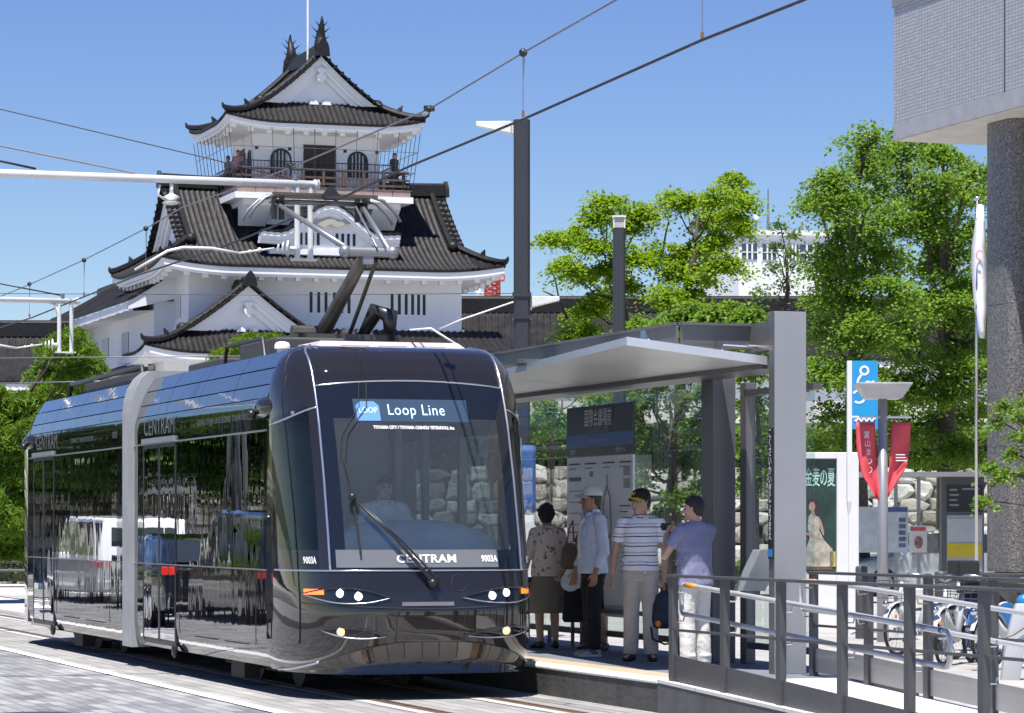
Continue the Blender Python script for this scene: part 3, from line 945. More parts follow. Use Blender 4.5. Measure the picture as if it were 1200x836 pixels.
shachi(0.85, 1).build('roof_fish', roof_ridge, castle, smooth=True, autosmooth=40)
shachi(6.0, -1).build('roof_fish', roof_ridge, castle, smooth=True, autosmooth=40)
lr = MB(); lr.tube([(5.75, 2.3, 21.4), (5.75, 2.3, 27.5)], [0.05, 0.035], 8); lr.build('lightning_rod', white_paint, castle)

# --- galleries left and right
def gallery(name, label, loc, x0, x1, D, zE, zR, group='tiled galleries beside the keep'):
    t = thing(name, label, 'castle gallery', loc, 0, None)
    rf = MB()
    us = [x0 + (x1 - x0) * i / int((x1 - x0) / 0.29 * 5) for i in range(int((x1 - x0) / 0.29 * 5) + 1)]
    fn = lambda u, q: (u, -D + D * q, zE + (zR - zE) * q ** 1.2 + 0.055 * max(0.0, math.cos(2 * math.pi * u / 0.29)) ** 0.7)
    rf.grid(fn, us, [i / 10 for i in range(11)])
    rf.grid(lambda u, q: (u, D - D * q, zE + (zR - zE) * q ** 1.2), [x0, x1], [i / 10 for i in range(11)])
    rf.grid(lambda u, q: (u, -D, fn(u, 0)[2] - 0.13 * q), us, [0, 1])
    r0 = rf.build('roof', roof_tile, t, smooth=True, autosmooth=50)
    rd = MB(); rd.box(x0, x1, -0.24, 0.24, zR - 0.1, zR + 0.5); rd.tube([(x0, 0, zR + 0.53), (x1, 0, zR + 0.53)], 0.14, 8)
    rd.build('ridge_tiles', roof_ridge, r0)
    w = MB(); w.box(x0 + 0.4, x1 - 0.4, -D + 0.9, D - 0.9, 2.0, zE + 0.3); w.box(x0, x1, -D + 0.06, -D + 0.25, zE - 0.42, zE - 0.14); w.build('wall', white_plaster, t)
    return t
gallery('castle_gallery', 'long low tiled gallery joining the keep on its left above the pine', (-26, 142, 0), -16, 5.8, 3.4, 8.1, 10.4)
gallery('castle_gallery', 'long low tiled gallery right of the keep behind the street lamps', (6, 139, 0), -9.5, 18, 4.2, 8.9, 11.3)
# ================================================================== tram
tram = thing('tram', 'glossy black two section low floor tram with a raised pantograph standing at the stop', 'tram', W(8.264, 26.4, 0), TH)
m_black = gloss_black('black_lacquer', (0.010, 0.010, 0.011), 0.0024)
m_nose = gloss_black('black_lacquer_nose', (0.017, 0.0148, 0.0122), 0.0015)
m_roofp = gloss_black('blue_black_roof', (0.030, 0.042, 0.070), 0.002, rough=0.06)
m_sideglass = glass('tinted_side_glass', (0.34, 0.37, 0.35), ior=1.6, warp=0.0026, wscale=1.5)
m_wind = glass('windscreen_glass', (0.70, 0.78, 0.80), ior=1.5, warp=0.0008, wscale=1.2, haze=0.07, hazecol=(0.40, 0.45, 0.50))
m_cabglass = glass('cab_side_glass', (0.66, 0.74, 0.70), ior=1.45, warp=0.003, wscale=1.4)
m_band = M('black_glass_band', (0.010, 0.013, 0.020), 0.04, var=0.02, spec=0.6)
m_trim = M('silver_trim', (0.62, 0.64, 0.66), 0.28, 0.9, var=0.05)
m_bellows = M('bellows_grey', (0.33, 0.34, 0.35), 0.6, var=0.10, scale=2.5, streak=0.25)
HW = 1.2
def hw_at(z):
    if z <= 0.5: return HW - 0.05 * (1 - (z - 0.24) / 0.26) ** 2
    if z <= 2.62: return HW
    t = min(1, (z - 2.62) / 0.64)
    return 0.86 + 0.34 * math.sqrt(max(0, 1 - t ** 2.2))
def lerp_tab(tab, z):
    for (z0, v0), (z1, v1) in zip(tab, tab[1:]):
        if z <= z1:
            t = max(0, (z - z0) / (z1 - z0)); return v0 + (v1 - v0) * t
    return tab[-1][1]
from_tab = [(0.22, 0.13), (0.40, 0.06), (0.60, 0.01), (0.80, 0.0), (1.0, 0.025), (1.17, 0.075), (1.5, 0.165), (2.0, 0.325), (2.5, 0.525), (2.85, 0.71), (3.0, 0.81), (3.12, 0.93), (3.2, 1.06), (3.25, 1.25), (3.27, 1.5)]
YS = 1.5
def nose(x, z):
    """surface of the cab front: depth y for lateral x, height z"""
    w = hw_at(z); yc = lerp_tab(from_tab, z) + 0.06 * min(1, (3.3 - z) / 0.4)
    k = min(1.0, abs(x) / w)
    return Vector((x, yc + (YS - yc) * (1 - math.sqrt(max(0, 1 - k ** 5))), z))
def nose_n(x, z):
    e = 0.01
    dx = nose(x + e, z) - nose(x - e, z); dz = nose(x, z + e) - nose(x, z - e)
    n = dx.cross(dz); n.normalize()
    return n if n.y < 0 else -n
def xs_at(z, n=44):
    w = hw_at(z); out = []
    for i in range(-n, n + 1):
        t = i / n
        out.append(w * math.copysign(1 - (1 - abs(t)) ** 2.6, t))
    return out
def surf(x, z, off=0.0):
    return nose(x, z) + nose_n(x, z) * off

# --- hull of each section (open window band), local y range
def hull(y0, y1, name):
    body_ = MB()
    for s in (-1, 1):
        prof = [(1.10, 0.24), (1.155, 0.26), (1.185, 0.36), (1.2, 0.52), (1.2, 1.165)]
        body_.grid(lambda y, i, s=s, prof=prof: (s * prof[i][0], y, prof[i][1]), [y0 + (y1 - y0) * k / 8 for k in range(9)], list(range(len(prof))), flip=(s > 0))
        prof2 = [(1.2, 2.47), (1.2, 2.62), (1.195, 2.70), (1.175, 2.775)]
        body_.grid(lambda y, i, s=s, prof2=prof2: (s * prof2[i][0], y, prof2[i][1]), [y0 + (y1 - y0) * k / 8 for k in range(9)], list(range(len(prof2))), flip=(s > 0))
    body_.box(-1.09, 1.09, y0, y1, 0.30, 0.38)
    body_.box(-0.94, 0.94, y0, y1, 3.16, 3.20)
    o = body_.build(name, m_black, tram, smooth=True, autosmooth=35)
    # inward leaning roof cowl, in panels
    for s in (-1, 1):
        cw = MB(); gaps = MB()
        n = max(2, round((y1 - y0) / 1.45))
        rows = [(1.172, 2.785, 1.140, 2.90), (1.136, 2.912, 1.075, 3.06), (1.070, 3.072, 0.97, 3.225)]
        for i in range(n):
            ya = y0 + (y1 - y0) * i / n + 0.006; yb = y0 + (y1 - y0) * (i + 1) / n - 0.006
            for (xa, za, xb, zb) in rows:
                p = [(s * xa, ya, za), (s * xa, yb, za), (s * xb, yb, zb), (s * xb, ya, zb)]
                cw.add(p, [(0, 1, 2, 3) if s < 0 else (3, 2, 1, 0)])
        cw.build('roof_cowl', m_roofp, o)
        gaps.add([(s * 1.16, y0, 2.775), (s * 1.16, y1, 2.775), (s * 0.955, y1, 3.225), (s * 0.955, y0, 3.225)], [(0, 1, 2, 3)])
        gaps.add([(s * 0.97, y0, 3.225), (s * 0.97, y1, 3.225), (s * 0.9, y1, 3.2), (s * 0.9, y0, 3.2)], [(0, 1, 2, 3)])
        gaps.build('cowl_backing', black_plastic, o)
    return o
front = hull(1.5, 7.5, 'front_body')
rear = hull(8.0, 14.4, 'rear_body')
# rear end closing
re_ = MB()
re_.loft([[(s * 1.2 * k, yy, z) for s, z in ((-1, 0.3), (1, 0.3), (1, 2.75), (0.8, 3.2), (-0.8, 3.2), (-1, 2.75))] for yy, k in ((14.4, 1.0), (15.0, 0.95), (15.6, 0.8), (15.85, 0.6))])
re_.build('rear_cab', m_black, tram, smooth=True, autosmooth=40)
# articulation bellows
bl = MB()
for i in range(9):
    ya = 7.5 + 0.5 * i / 9; yb = ya + 0.5 / 9; k = 0.035 if i % 2 == 0 else 0.015
    rings = []
    for y in (ya, yb):
        rings.append([((1.2 + k) * sx, y, z) if z < 2.8 else ((0.9 + (1.2 - 0.9) * math.sqrt(max(0, 1 - ((z - 2.8) / 0.5) ** 2)) + k) * sx, y, z + k)
                      for sx, z in [(-1, 0.22), (-1, 1.2), (-1, 2.0), (-1, 2.6), (-1, 2.8), (-1, 2.95), (-1, 3.08), (-1, 3.2), (-1, 3.28), (1, 3.28), (1, 3.2), (1, 3.08), (1, 2.95), (1, 2.8), (1, 2.6), (1, 2.0), (1, 1.2), (1, 0.22)]])
    bl.loft(rings)
bl.build('articulation_bellows', m_bellows, tram)
# --- side windows, posts and doors
def side_windows(parent, bounds, s):
    for (ya, yb, kind) in bounds:
        x = s * 1.198
        if kind == 'post':
            MB().box(min(x, x - s * 0.08), max(x, x - s * 0.08), ya, yb, 1.165, 2.47).build('window_post', m_black, parent)
            continue
        if kind == 'door':
            ym = (ya + yb) / 2
            dpart = MB()
            dpart.box(min(x, x - s * 0.04), max(x, x - s * 0.04), ya, yb, 0.30, 0.36)
            for y in (ya, ym - 0.02, ym + 0.02, yb):
                dpart.box(min(x + s * 0.006, x - s * 0.04), max(x + s * 0.006, x - s * 0.04), y - 0.022, y + 0.022, 0.33, 2.47)
            dpart.box(min(x + s * 0.006, x - s * 0.04), max(x + s * 0.006, x - s * 0.04), ya, yb, 2.42, 2.47)
            d = dpart.build('door', black_plastic, parent)
            for (a, b) in ((ya + 0.022, ym - 0.042), (ym + 0.042, yb - 0.022)):
                MB().add([(x + s * 0.003, a, 0.36), (x + s * 0.003, b, 0.36), (x + s * 0.003, b, 2.42), (x + s * 0.003, a, 2.42)], [(0, 1, 2, 3) if s < 0 else (3, 2, 1, 0)]).build('pane', m_sideglass, d)
            hb = MB(); hb.box(min(x, x + s * 0.03), max(x, x + s * 0.03), ya, yb, 2.475, 2.53); hb.build('door_header', M('door_header', (0.25, 0.26, 0.28), 0.4), d)
            st_ = MB(); st_.ball((x + s * 0.01, ya, 0.26), 0.06, 10, 7, s=(0.6, 1, 1.3)); st_.build('step_sensor', black_plastic, d)
            continue
        MB().add([(x, ya, 1.165), (x, yb, 1.165), (x, yb, 2.47), (x, ya, 2.47)], [(0, 1, 2, 3) if s < 0 else (3, 2, 1, 0)]).build('window', m_sideglass, parent)
for s in (-1, 1):
    side_windows(front, [(1.5, 1.62, 'post'), (1.62, 2.83, 'win'), (2.83, 2.90, 'post'), (2.90, 4.1, 'win'), (4.1, 4.14, 'post'), (4.14, 5.33, 'win'), (5.33, 5.4, 'post'), (5.4, 7.0, 'door'), (7.0, 7.5, 'post')], s)
    side_windows(rear, [(8.0, 8.5, 'post'), (8.5, 9.8, 'win'), (9.8, 9.84, 'post'), (9.84, 11.1, 'win'), (11.1, 11.14, 'post'), (11.14, 12.4, 'win'), (12.4, 12.5, 'post'), (12.5, 13.95, 'door'), (13.95, 14.4, 'post')], s)
    tl = MB()
    for (ya, yb) in ((1.5, 7.5), (8.0, 14.4)):
        tl.box(min(s * 1.2, s * 1.207), max(s * 1.2, s * 1.207), ya, yb, 2.462, 2.478)
        tl.box(min(s * 1.2, s * 1.206), max(s * 1.2, s * 1.206), ya, yb, 1.158, 1.170)
    tl.build('waist_trim', m_trim, tram)
    sk = MB()
    for (ya, yb) in ((2.2, 3.2), (3.5, 4.5), (9.2, 10.4), (10.8, 11.8)):
        sk.box(min(s * 1.2, s * 1.203), max(s * 1.2, s * 1.203), ya, yb, 0.44, 0.447)
    for (ya, yb) in ((1.9, 1.91), (5.2, 5.207), (8.9, 8.907), (12.3, 12.307)):
        sk.box(min(s * 1.2, s * 1.203), max(s * 1.2, s * 1.203), ya, yb, 0.45, 1.15)
    sk.build('panel_seam', black_rubber, tram)
# side lettering above the windows
def side_text(t, size, yc, z, parent, wscale=1.0):
    # text runs from rear to front on the left side (reads left-to-right from outside)
    mb = MB(); mb.text(t, size, lambda a, b: (-1.203, yc - a, z + b), wscale=wscale)
    return mb.build('lettering', M('lettering_grey', (0.24, 0.25, 0.26), 0.35, 0.5), parent)
side_text('CENTRAM', 0.27, 6.2, 2.645, front, 1.25)
side_text('CENTRAL TOYAMA  SINCE DECEMBER  TOYAMA  SINCE 2009', 0.085, 3.2, 2.62, front)
side_text('9003B', 0.11, 8.6, 2.62, rear)
side_text('CENTRAM', 0.27, 13.0, 2.645, rear, 1.25)
side_text('TOYAMA CITY TRAM LINE  SINCE 2009', 0.085, 10.6, 2.62, rear)
side_text('9003A', 0.11, 1.75, 2.62, front)

# --- cab front, split into lacquer, glass and black band
def nose_patch(x0f, x1f, z0, z1, nx, nz, mat, name, parent, off=0.0, smooth=True, skip=None):
    mb = MB()
    def fn(u, v):
        z = z0 + (z1 - z0) * v
        x = x0f(z) + (x1f(z) - x0f(z)) * u
        return surf(x, z, off) if off else nose(x, z)
    mb.grid(fn, [i / nx for i in range(nx + 1)], [i / nz for i in range(nz + 1)])
    return mb.build(name, mat, parent, smooth=smooth)
PX = 0.905
def edgex(s):
    return lambda z: s * hw_at(z) * 0.99999
cabp = MB()
# lower nose, cut by the chin arch
def arch(x):
    return 0.245 + 0.285 * max(0.0, 1 - (abs(x) / 1.14) ** 2.6)
ts = [i / 60 for i in range(61)]
def lower(u, v):
    k = 2 * u - 1
    xx = 1.2 * math.copysign(1 - (1 - abs(k)) ** 2.6, k)
    zb = arch(xx) if abs(xx) < 1.14 else 0.245
    z = zb + (1.17 - zb) * v
    w = hw_at(z)
    return nose(xx / 1.2 * w * 0.99999, z)
cabp.grid(lower, ts, [i / 22 for i in range(23)])
# brow above the windscreen
def fullrow(za, zb, n):
    def fn(u, v):
        z = za + (zb - za) * v; w = hw_at(z); k = 2 * u - 1
        return nose(w * 0.99999 * math.copysign(1 - (1 - abs(k)) ** 2.6, k), z)
    cabp.grid(fn, ts, [i / n for i in range(n + 1)])
def brow(u, v):
    k = 2 * u - 1
    xx = PX * k
    zb = 2.86 + 0.055 * (1 - k * k)
    z = zb + (3.27 - zb) * v
    return nose(min(1, abs(xx) / 1.2) * math.copysign(hw_at(min(z, 3.26)), xx) if False else xx * min(1, hw_at(z) / 1.0), z)
cabp.grid(brow, ts, [i / 24 for i in range(25)])
for s in (-1, 1):
    # side of the brow, outside the silver line, above the cab side window
    def sb(u, v, s=s):
        z = 2.52 + (3.27 - 2.52) * v
        xa = PX * min(1, hw_at(z) / 1.0); xb = hw_at(z) * 0.99999
        xa = min(xa, xb)
        k = 1 - (1 - u) ** 2.2
        zz = z + (0.14 * (1 - k)) * (1 - v)
        return nose(s * (xa + (xb - xa) * k), zz)
    cabp.grid(sb, [i / 16 for i in range(17)], [i / 20 for i in range(21)], flip=(s < 0))
    # strip between pillar and cab side window, and the rear edge of the cab window
    def strip(u, v, s=s):
        z = 1.17 + 1.49 * v
        return nose(s * (PX + 0.075 * u), z)
    cabp.grid(strip, [0, 0.5, 1], [i / 16 for i in range(17)], flip=(s < 0))
    def strip2(u, v, s=s):
        z = 1.17 + 1.36 * v
        return nose(s * (1.193 + 0.00699 * u), z)
    cabp.grid(strip2, [0, 0.25, 0.5, 0.75, 1], [i / 16 for i in range(17)], flip=(s < 0))
cabo = cabp.build('cab_front', m_nose, tram, smooth=True, autosmooth=60)
# roof cap between nose top and hull
rc_ = MB(); rc_.box(-0.86, 0.86, 1.45, 1.9, 3.20, 3.262); rc_.build('roof_cap', m_nose, cabo)
# windscreen with opaque black border bands
def wx(s): return lambda z: s * (PX - 0.012)
nose_patch(wx(-1), wx(1), 1.36, 2.56, 40, 30, m_wind, 'windscreen', cabo)
def topband(u, v):
    k = 2 * u - 1
    z = 2.56 + (2.86 + 0.05 * (1 - k * k) - 2.56) * v
    return nose((PX - 0.012) * k, z)
tb = MB(); tb.grid(topband, ts, [i / 10 for i in range(11)]); tbo = tb.build('destination_band', m_band, cabo, smooth=True)
bbm = MB(); bbm.grid(lambda u, v: nose((PX - 0.012) * (2 * u - 1), 1.18 + 0.18 * v), ts, [0, 0.5, 1]); bbo = bbm.build('lower_band', m_band, cabo, smooth=True)
gb = MB(); gb.grid(lambda u, v: surf(-0.86 + 1.50 * u, 1.20 + 0.16 * v, 0.004), [i / 40 for i in range(41)], [0, 0.5, 1])
gb.build('name_band', M('name_band_grey', (0.16, 0.165, 0.18), 0.15, var=0.03), bbo, smooth=True)
# black frit down both sides of the screen
for s in (-1, 1):
    fr_ = MB(); fr_.grid(lambda u, v, s=s: surf(s * (0.893 - 0.11 * u), 1.36 + 1.2 * v, 0.002), [0, 0.5, 1], [i / 20 for i in range(21)], flip=(s > 0)); fr_.build('screen_border', m_band, cabo, smooth=True)
# cab side windows
for s in (-1, 1):
    mb = MB()
    def cg(u, v, s=s):
        z = 1.36 + (2.50 + 0.12 * (1 - u) - 1.36) * v
        x = 0.98 + (1.193 - 0.98) * (1 - (1 - u) ** 1.8)
        return nose(s * x, z)
    mb.grid(cg, [i / 24 for i in range(25)], [i / 20 for i in range(21)], flip=(s < 0))
    co = mb.build('cab_window', m_cabglass, cabo, smooth=True)
    mb = MB()
    def cg2(u, v, s=s):
        x = 0.98 + (1.193 - 0.98) * (1 - (1 - u) ** 1.8)
        return nose(s * x, 1.17 + 0.19 * v)
    mb.grid(cg2, [i / 24 for i in range(25)], [0, 0.5, 1], flip=(s < 0))
    mb.build('cab_window_band', m_band, co, smooth=True); mb = MB()
    mb.grid(lambda u, v, s=s: nose(s * (0.98 + 0.213 * (1 - (1 - u) ** 1.8)), 2.50 + 0.12 * (1 - u) + (0.06) * v), [i / 24 for i in range(25)], [0, 1], flip=(s < 0))
    mb.build('cab_window_band', m_band, co, smooth=True)
    mb = MB(); mb.text('9003A', 0.085, lambda a, b, s=s: surf(s * 1.035 + a * 0.34, 1.262 + b, 0.008), bold=0.003); mb.build('fleet_number', white_ink, co)
# silver trim lines
def trim(fn, n, r, name='silver_trim'):
    mb = MB(); mb.tube([fn(i / n) for i in range(n + 1)], r, 6); return mb.build(name, m_trim, cabo, smooth=True)
for s in (-1, 1):
    trim(lambda t, s=s: surf(s * PX * min(1, hw_at(1.17 + 2.1 * t) / 1.0), 1.17 + 2.1 * t, 0.004), 50, 0.012)
    trim(lambda t, s=s: surf(s * (PX + (1.196 - PX) * t), 2.66 - 0.14 * t ** 1.4, 0.004), 16, 0.009)
trim(lambda t: surf(PX * (2 * t - 1), 2.86 + 0.055 * (1 - (2 * t - 1) ** 2), 0.004), 40, 0.009)
trim(lambda t: surf(1.19 * math.copysign(1 - (1 - abs(2 * t - 1)) ** 2, 2 * t - 1), 1.172, 0.003), 60, 0.008)
# chin: recessed scoop and lip
ch = MB()
def chin(u, v):
    k = 2 * u - 1; xx = 1.13 * k
    za = arch(xx) + 0.004; z = za + (0.235 - za) * v
    q = nose(xx, max(z, 0.24))
    dep = 0.09 * math.sin(min(1, v * 1.6) * math.pi * 0.5) * (1 - 0.75 * max(0, v - 0.6) / 0.4) * (1 - abs(k) ** 3)
    return (q.x, q.y + dep + 0.004, z)
ch.grid(chin, ts, [i / 14 for i in range(15)])
ch.build('chin_scoop', m_nose, cabo, smooth=True)
trim(lambda t: surf(1.13 * (2 * t - 1), arch(1.13 * (2 * t - 1)) + 0.006, 0.006), 60, 0.006, 'chin_lip').data.materials[0] = m_nose
for s in (-1, 1):
    trim(lambda t, s=s: surf(s * (0.98 + 0.165 * t), arch(0.98 + 0.165 * t) + 0.008, 0.008), 10, 0.012, 'chin_trim')
# bumper seam, hatch, badge, rivets
trim(lambda t: surf(1.1 * (2 * t - 1), 0.83 + 0.05 * (2 * t - 1) ** 2, 0.001), 40, 0.006, 'bumper_seam').data.materials[0] = black_rubber
hs = MB()
for (xa, za, xb, zb) in ((-0.36, 0.80, -0.36, 0.54), (-0.36, 0.54, 0.28, 0.54), (0.28, 0.54, 0.28, 0.80)):
    hs.tube([surf(xa + (xb - xa) * i / 8, za + (zb - za) * i / 8, 0.001) for i in range(9)], 0.004, 5)
hs.tube([surf(0.24 + 0.075 * math.cos(t * math.pi / 10), 1.06 + 0.075 * math.sin(t * math.pi / 10), 0.001) for t in range(21)], 0.003, 5)
hs.build('hatch_seam', black_rubber, cabo)
bd = MB(); bd.grid(lambda u, v: surf(-0.31 + 0.49 * u, 0.855 + 0.035 * v, 0.010), [i / 10 for i in range(11)], [0, 1]); 
bd.build('badge', M('badge_metal', (0.36, 0.30, 0.29), 0.35, 0.6), cabo)
# lamps
m_lamp = emit('headlamp_lit', (1.0, 0.86, 0.62), 2.2, (0.8, 0.8, 0.8))
m_fog = emit('fog_lamp_lit', (1.0, 0.48, 0.12), 1.3, (0.8, 0.6, 0.3))
m_amber = emit('indicator_amber', (1.0, 0.16, 0.02), 0.9, (0.8, 0.2, 0.05))
OFX = -0.075
def eye(s, xa, xb, zc, h, tilt, name):
    """almond shaped recess panel between |x| = xa (inner) and xb (outer)"""
    mb = MB()
    def fn(u, v):
        k = 2 * u - 1
        x = s * (xa + (xb - xa) * u) + OFX * (1 - u)
        hh = h * (1 - abs(k) ** 2.2) * (0.6 + 0.4 * u)
        z = zc + tilt * (u - 0.5) + hh * (v - 0.5)
        return surf(x, z, 0.006)
    mb.grid(fn, [i / 24 for i in range(25)], [i / 4 for i in range(5)], flip=(s < 0))
    o = mb.build(name, m_band, cabo, smooth=True)
    rim = MB(); rim.tube([fn(i / 24, 0) + Vector((0, -0.004, 0)) for i in range(25)], 0.006, 5)
    rim.build('lamp_rim', m_trim, o, smooth=True)
    rim = MB(); rim.tube([fn(i / 24, 1) + Vector((0, -0.004, 0)) for i in range(25)], 0.010, 5)
    rim.build('lamp_brow', m_nose, o, smooth=True)
    return o
def lamp(x, z, r, mat, parent, name):
    mb = MB()
    c = surf(x, z, 0.004); n = nose_n(x, z)
    n = Vector((n.x * 0.4, n.y, n.z * 0.4)).normalized()
    a = n.cross(Vector((0, 0, 1))).normalized(); b = a.cross(n)
    for k in range(4):
        pass
    rings = []
    for (rr, h) in ((1.0, 0.0), (0.95, 0.014), (0.75, 0.024), (0.4, 0.030), (0.05, 0.032)):
        rings.append([c + a * math.cos(t) * r * rr + b * math.sin(t) * r * rr + n * h for t in [2 * math.pi * j / 14 for j in range(14)]])
    mb.loft(rings)
    o = mb.build(name, mat, parent, smooth=True)
    bz = MB(); ring = [c + a * math.cos(t) * r * 1.12 + b * math.sin(t) * r * 1.12 + n * 0.008 for t in [2 * math.pi * j / 20 for j in range(21)]]
    bz.tube(ring, r * 0.16, 6, cap=False); bz.build('bezel', m_trim, o, smooth=True)
    return o
for s in (-1, 1):
    e1 = eye(s, 0.335, 1.09, 0.945, 0.17, 0.03, 'headlight')
    lamp(s * 0.77 + OFX, 0.968, 0.032, m_lamp, e1, 'lamp')
    lamp(s * 0.625 + OFX, 0.942, 0.033, m_lamp, e1, 'lamp')
    am = MB(); am.grid(lambda u, v, s=s: surf(s * (0.91 + 0.12 * u) + OFX * 0.6, 0.955 + 0.05 * v, 0.014), [i / 6 for i in range(7)], [0, 0.5, 1], flip=(s < 0)); am.build('indicator', m_amber, e1, smooth=True)
    e2 = eye(s, 0.375, 0.98, 0.61, 0.11, 0.05, 'fog_light')
    lamp(s * 0.765 + OFX, 0.625, 0.034, m_fog, e2, 'lamp')
# destination display
def band_text(t, size, x, z, mat, name, ws=1.0, off=0.005, bold=0.0, space=1.0):
    mb = MB(); mb.text(t, size, lambda a, b: surf(x + a, z + b, off), wscale=ws, bold=bold, space=space)
    return mb.build(name, mat, tbo)
dp = MB(); dp.grid(lambda u, v: surf(-0.59 + 1.09 * u, 2.53 + 0.21 * v, 0.003), [i / 30 for i in range(31)], [0, 0.5, 1])
dp.build('display_screen', emit('display_blue', (0.10, 0.17, 0.28), 0.10, (0.03, 0.05, 0.08)), tbo, smooth=True)
led = emit('display_letters', (0.50, 0.74, 0.92), 0.62, (0.3, 0.4, 0.5))
band_text('Loop Line', 0.145, 0.0, 2.635, led, 'destination_text', ws=0.86, off=0.008, space=1.1)
ic = MB()
ic.prism([(-0.115, -0.09), (0.115, -0.09), (0.115, 0.05), (0.07, 0.09), (-0.07, 0.09), (-0.115, 0.05)], lambda a, b, h: surf(-0.46 + a * 0.95, 2.625 + b, 0.006 + h), 0, 0.002)
ico = ic.build('route_icon', emit('display_icon_blue', (0.12, 0.28, 0.75), 0.32, (0.1, 0.2, 0.4)), tbo)
mb = MB(); mb.text('LOOP', 0.075, lambda a, b: surf(-0.46 + a * 0.9, 2.63 + b, 0.010)); mb.build('icon_text', led, ico)
band_text('TOYAMA CITY / TOYAMA CHIHOU TETSUDOU, Inc.', 0.040, -0.04, 2.475, white_ink, 'operator_text', ws=0.84, off=0.006, bold=0.0016)
mb = MB(); mb.text('CENTRAM', 0.100, lambda a, b: surf(-0.05 + a, 1.275 + b, 0.009), wscale=1.18, space=1.06, bold=0.003); mb.build('name_lettering', white_ink, bbo)
mb = MB(); mb.text('9003A', 0.082, lambda a, b: surf(0.55 + a * 0.72, 1.275 + b, 0.009), bold=0.003); mb.build('fleet_number', white_ink, bbo)
# wiper
wp = MB()
wp.tube([surf(-0.03, 1.04, 0.03), surf(-0.04, 1.08, 0.05), surf(-0.34, 1.44, 0.07), surf(-0.70, 1.83, 0.06)], [0.022, 0.018, 0.012, 0.010], 7)
wp.tube([surf(0.04, 1.04, 0.03), surf(0.02, 1.09, 0.05), surf(-0.29, 1.42, 0.075), surf(-0.66, 1.80, 0.06)], [0.016, 0.012, 0.009, 0.008], 7)
wp.ball(surf(-0.02, 1.05, 0.03), 0.045, 10, 7); wp.ball(surf(-0.69, 1.82, 0.06), 0.038, 10, 7)
wo = wp.build('wiper', black_plastic, cabo, smooth=True)
wb = MB(); wb.tube([surf(-0.73, 2.18, 0.03), surf(-0.70, 1.98, 0.035), surf(-0.685, 1.82, 0.04), surf(-0.67, 1.55, 0.03), surf(-0.655, 1.32, 0.03)], 0.012, 6); wb.build('wiper_blade', black_rubber, wo)
wl = MB(); wl.tube([surf(-0.72, 2.17, 0.02), surf(-0.68, 2.40, 0.02), surf(-0.47, 2.66, 0.018), surf(-0.44, 2.88, 0.015)], 0.006, 5)
wl.tube([surf(-0.76, 2.17, 0.02), surf(-0.73, 2.40, 0.02), surf(-0.54, 2.66, 0.018), surf(-0.51, 2.88, 0.015)], 0.004, 5); wl.build('washer_hose', black_rubber, wo)
# camera fairings on the corners (door cameras)
for (x, y) in ((-1.2, 1.62), (1.2, 1.62), (-1.2, 14.3)):
    cf = MB(); s = 1 if x > 0 else -1
    cf.ball((x + s * -0.02, y, 2.69), 0.11, 14, 10, s=(0.9, 2.4, 0.9))
    fo = cf.build('camera_fairing', m_nose, tram, smooth=True)
    lz = MB(); lz.ball((x + s * 0.09, y + (0.1 if y < 5 else -0.1), 2.62), 0.05, 8, 6); lz.build('camera_lens', black_plastic, fo, smooth=True)
# --- inside of the cab and saloon
m_int = M('interior_grey', (0.30, 0.31, 0.32), 0.6)
m_dark_int = M('interior_dark', (0.24, 0.25, 0.255), 0.6)
it = MB(); it.box(-1.06, 1.06, 1.3, 14.3, 0.385, 0.40); it.build('saloon_floor', m_dark_int, tram)
it = MB(); it.box(-1.1, 1.1, 0.95, 14.3, 2.60, 2.63); it.build('ceiling', m_dark_int, tram)
dsh = MB()
def dash(u, v):
    k = 2 * u - 1
    y = 0.42 + 0.62 * v + 0.10 * k * k; z = 1.36 + 0.27 * math.sin(v * math.pi / 2) - 0.16 * abs(k) ** 3
    return (0.08 + 0.78 * k, y, z)
dsh.grid(dash, [i / 24 for i in range(25)], [i / 10 for i in range(11)])
dsh.build('dashboard', M('dashboard_teal', (0.70, 0.86, 0.88), 0.5), tram, smooth=True)
dsf = MB(); dsf.box(-0.95, 0.95, 0.75, 0.85, 0.42, 1.3); dsf.box(-0.7, 0.8, 0.98, 1.04, 0.5, 1.55); dsf.build('dashboard_front', m_dark_int, tram)
pt = MB()
pt.box(-1.1, -0.72, 2.30, 2.34, 0.4, 2.6); pt.box(0.62, 1.1, 2.30, 2.34, 0.4, 1.25); pt.box(-0.72, 0.30, 2.55, 2.6, 0.4, 2.6); pt.box(0.30, 0.36, 2.28, 2.36, 0.4, 2.6); pt.box(0.58, 0.63, 2.28, 2.36, 0.4, 2.6)
pt.build('cab_partition', m_dark_int, tram)
dseat = MB(); dseat.box(-0.22, 0.36, 1.98, 2.12, 0.95, 1.62); dseat.box(-0.22, 0.36, 1.6, 2.1, 0.85, 0.97); dseat.box(0.0, 0.12, 1.75, 1.9, 0.4, 0.85)
dseat.build('driver_seat', m_dark_int, tram, bevel=0.03)
for i, y in enumerate((3.6, 4.6, 9.2, 10.2, 11.2)):
    for s in (-1, 1):
        ss = MB(); ss.box(s * 0.75 - 0.28, s * 0.75 + 0.28, y, y + 0.45, 0.75, 0.85); ss.box(s * 0.75 - 0.28, s * 0.75 + 0.28, y + 0.4, y + 0.48, 0.85, 1.4); ss.box(s * 0.75 - 0.1, s * 0.75 + 0.1, y + 0.1, y + 0.3, 0.4, 0.75)
        ss.build('seat', M('seat_red', (0.16, 0.03, 0.03), 0.8), tram, bevel=0.02)
gp_ = MB()
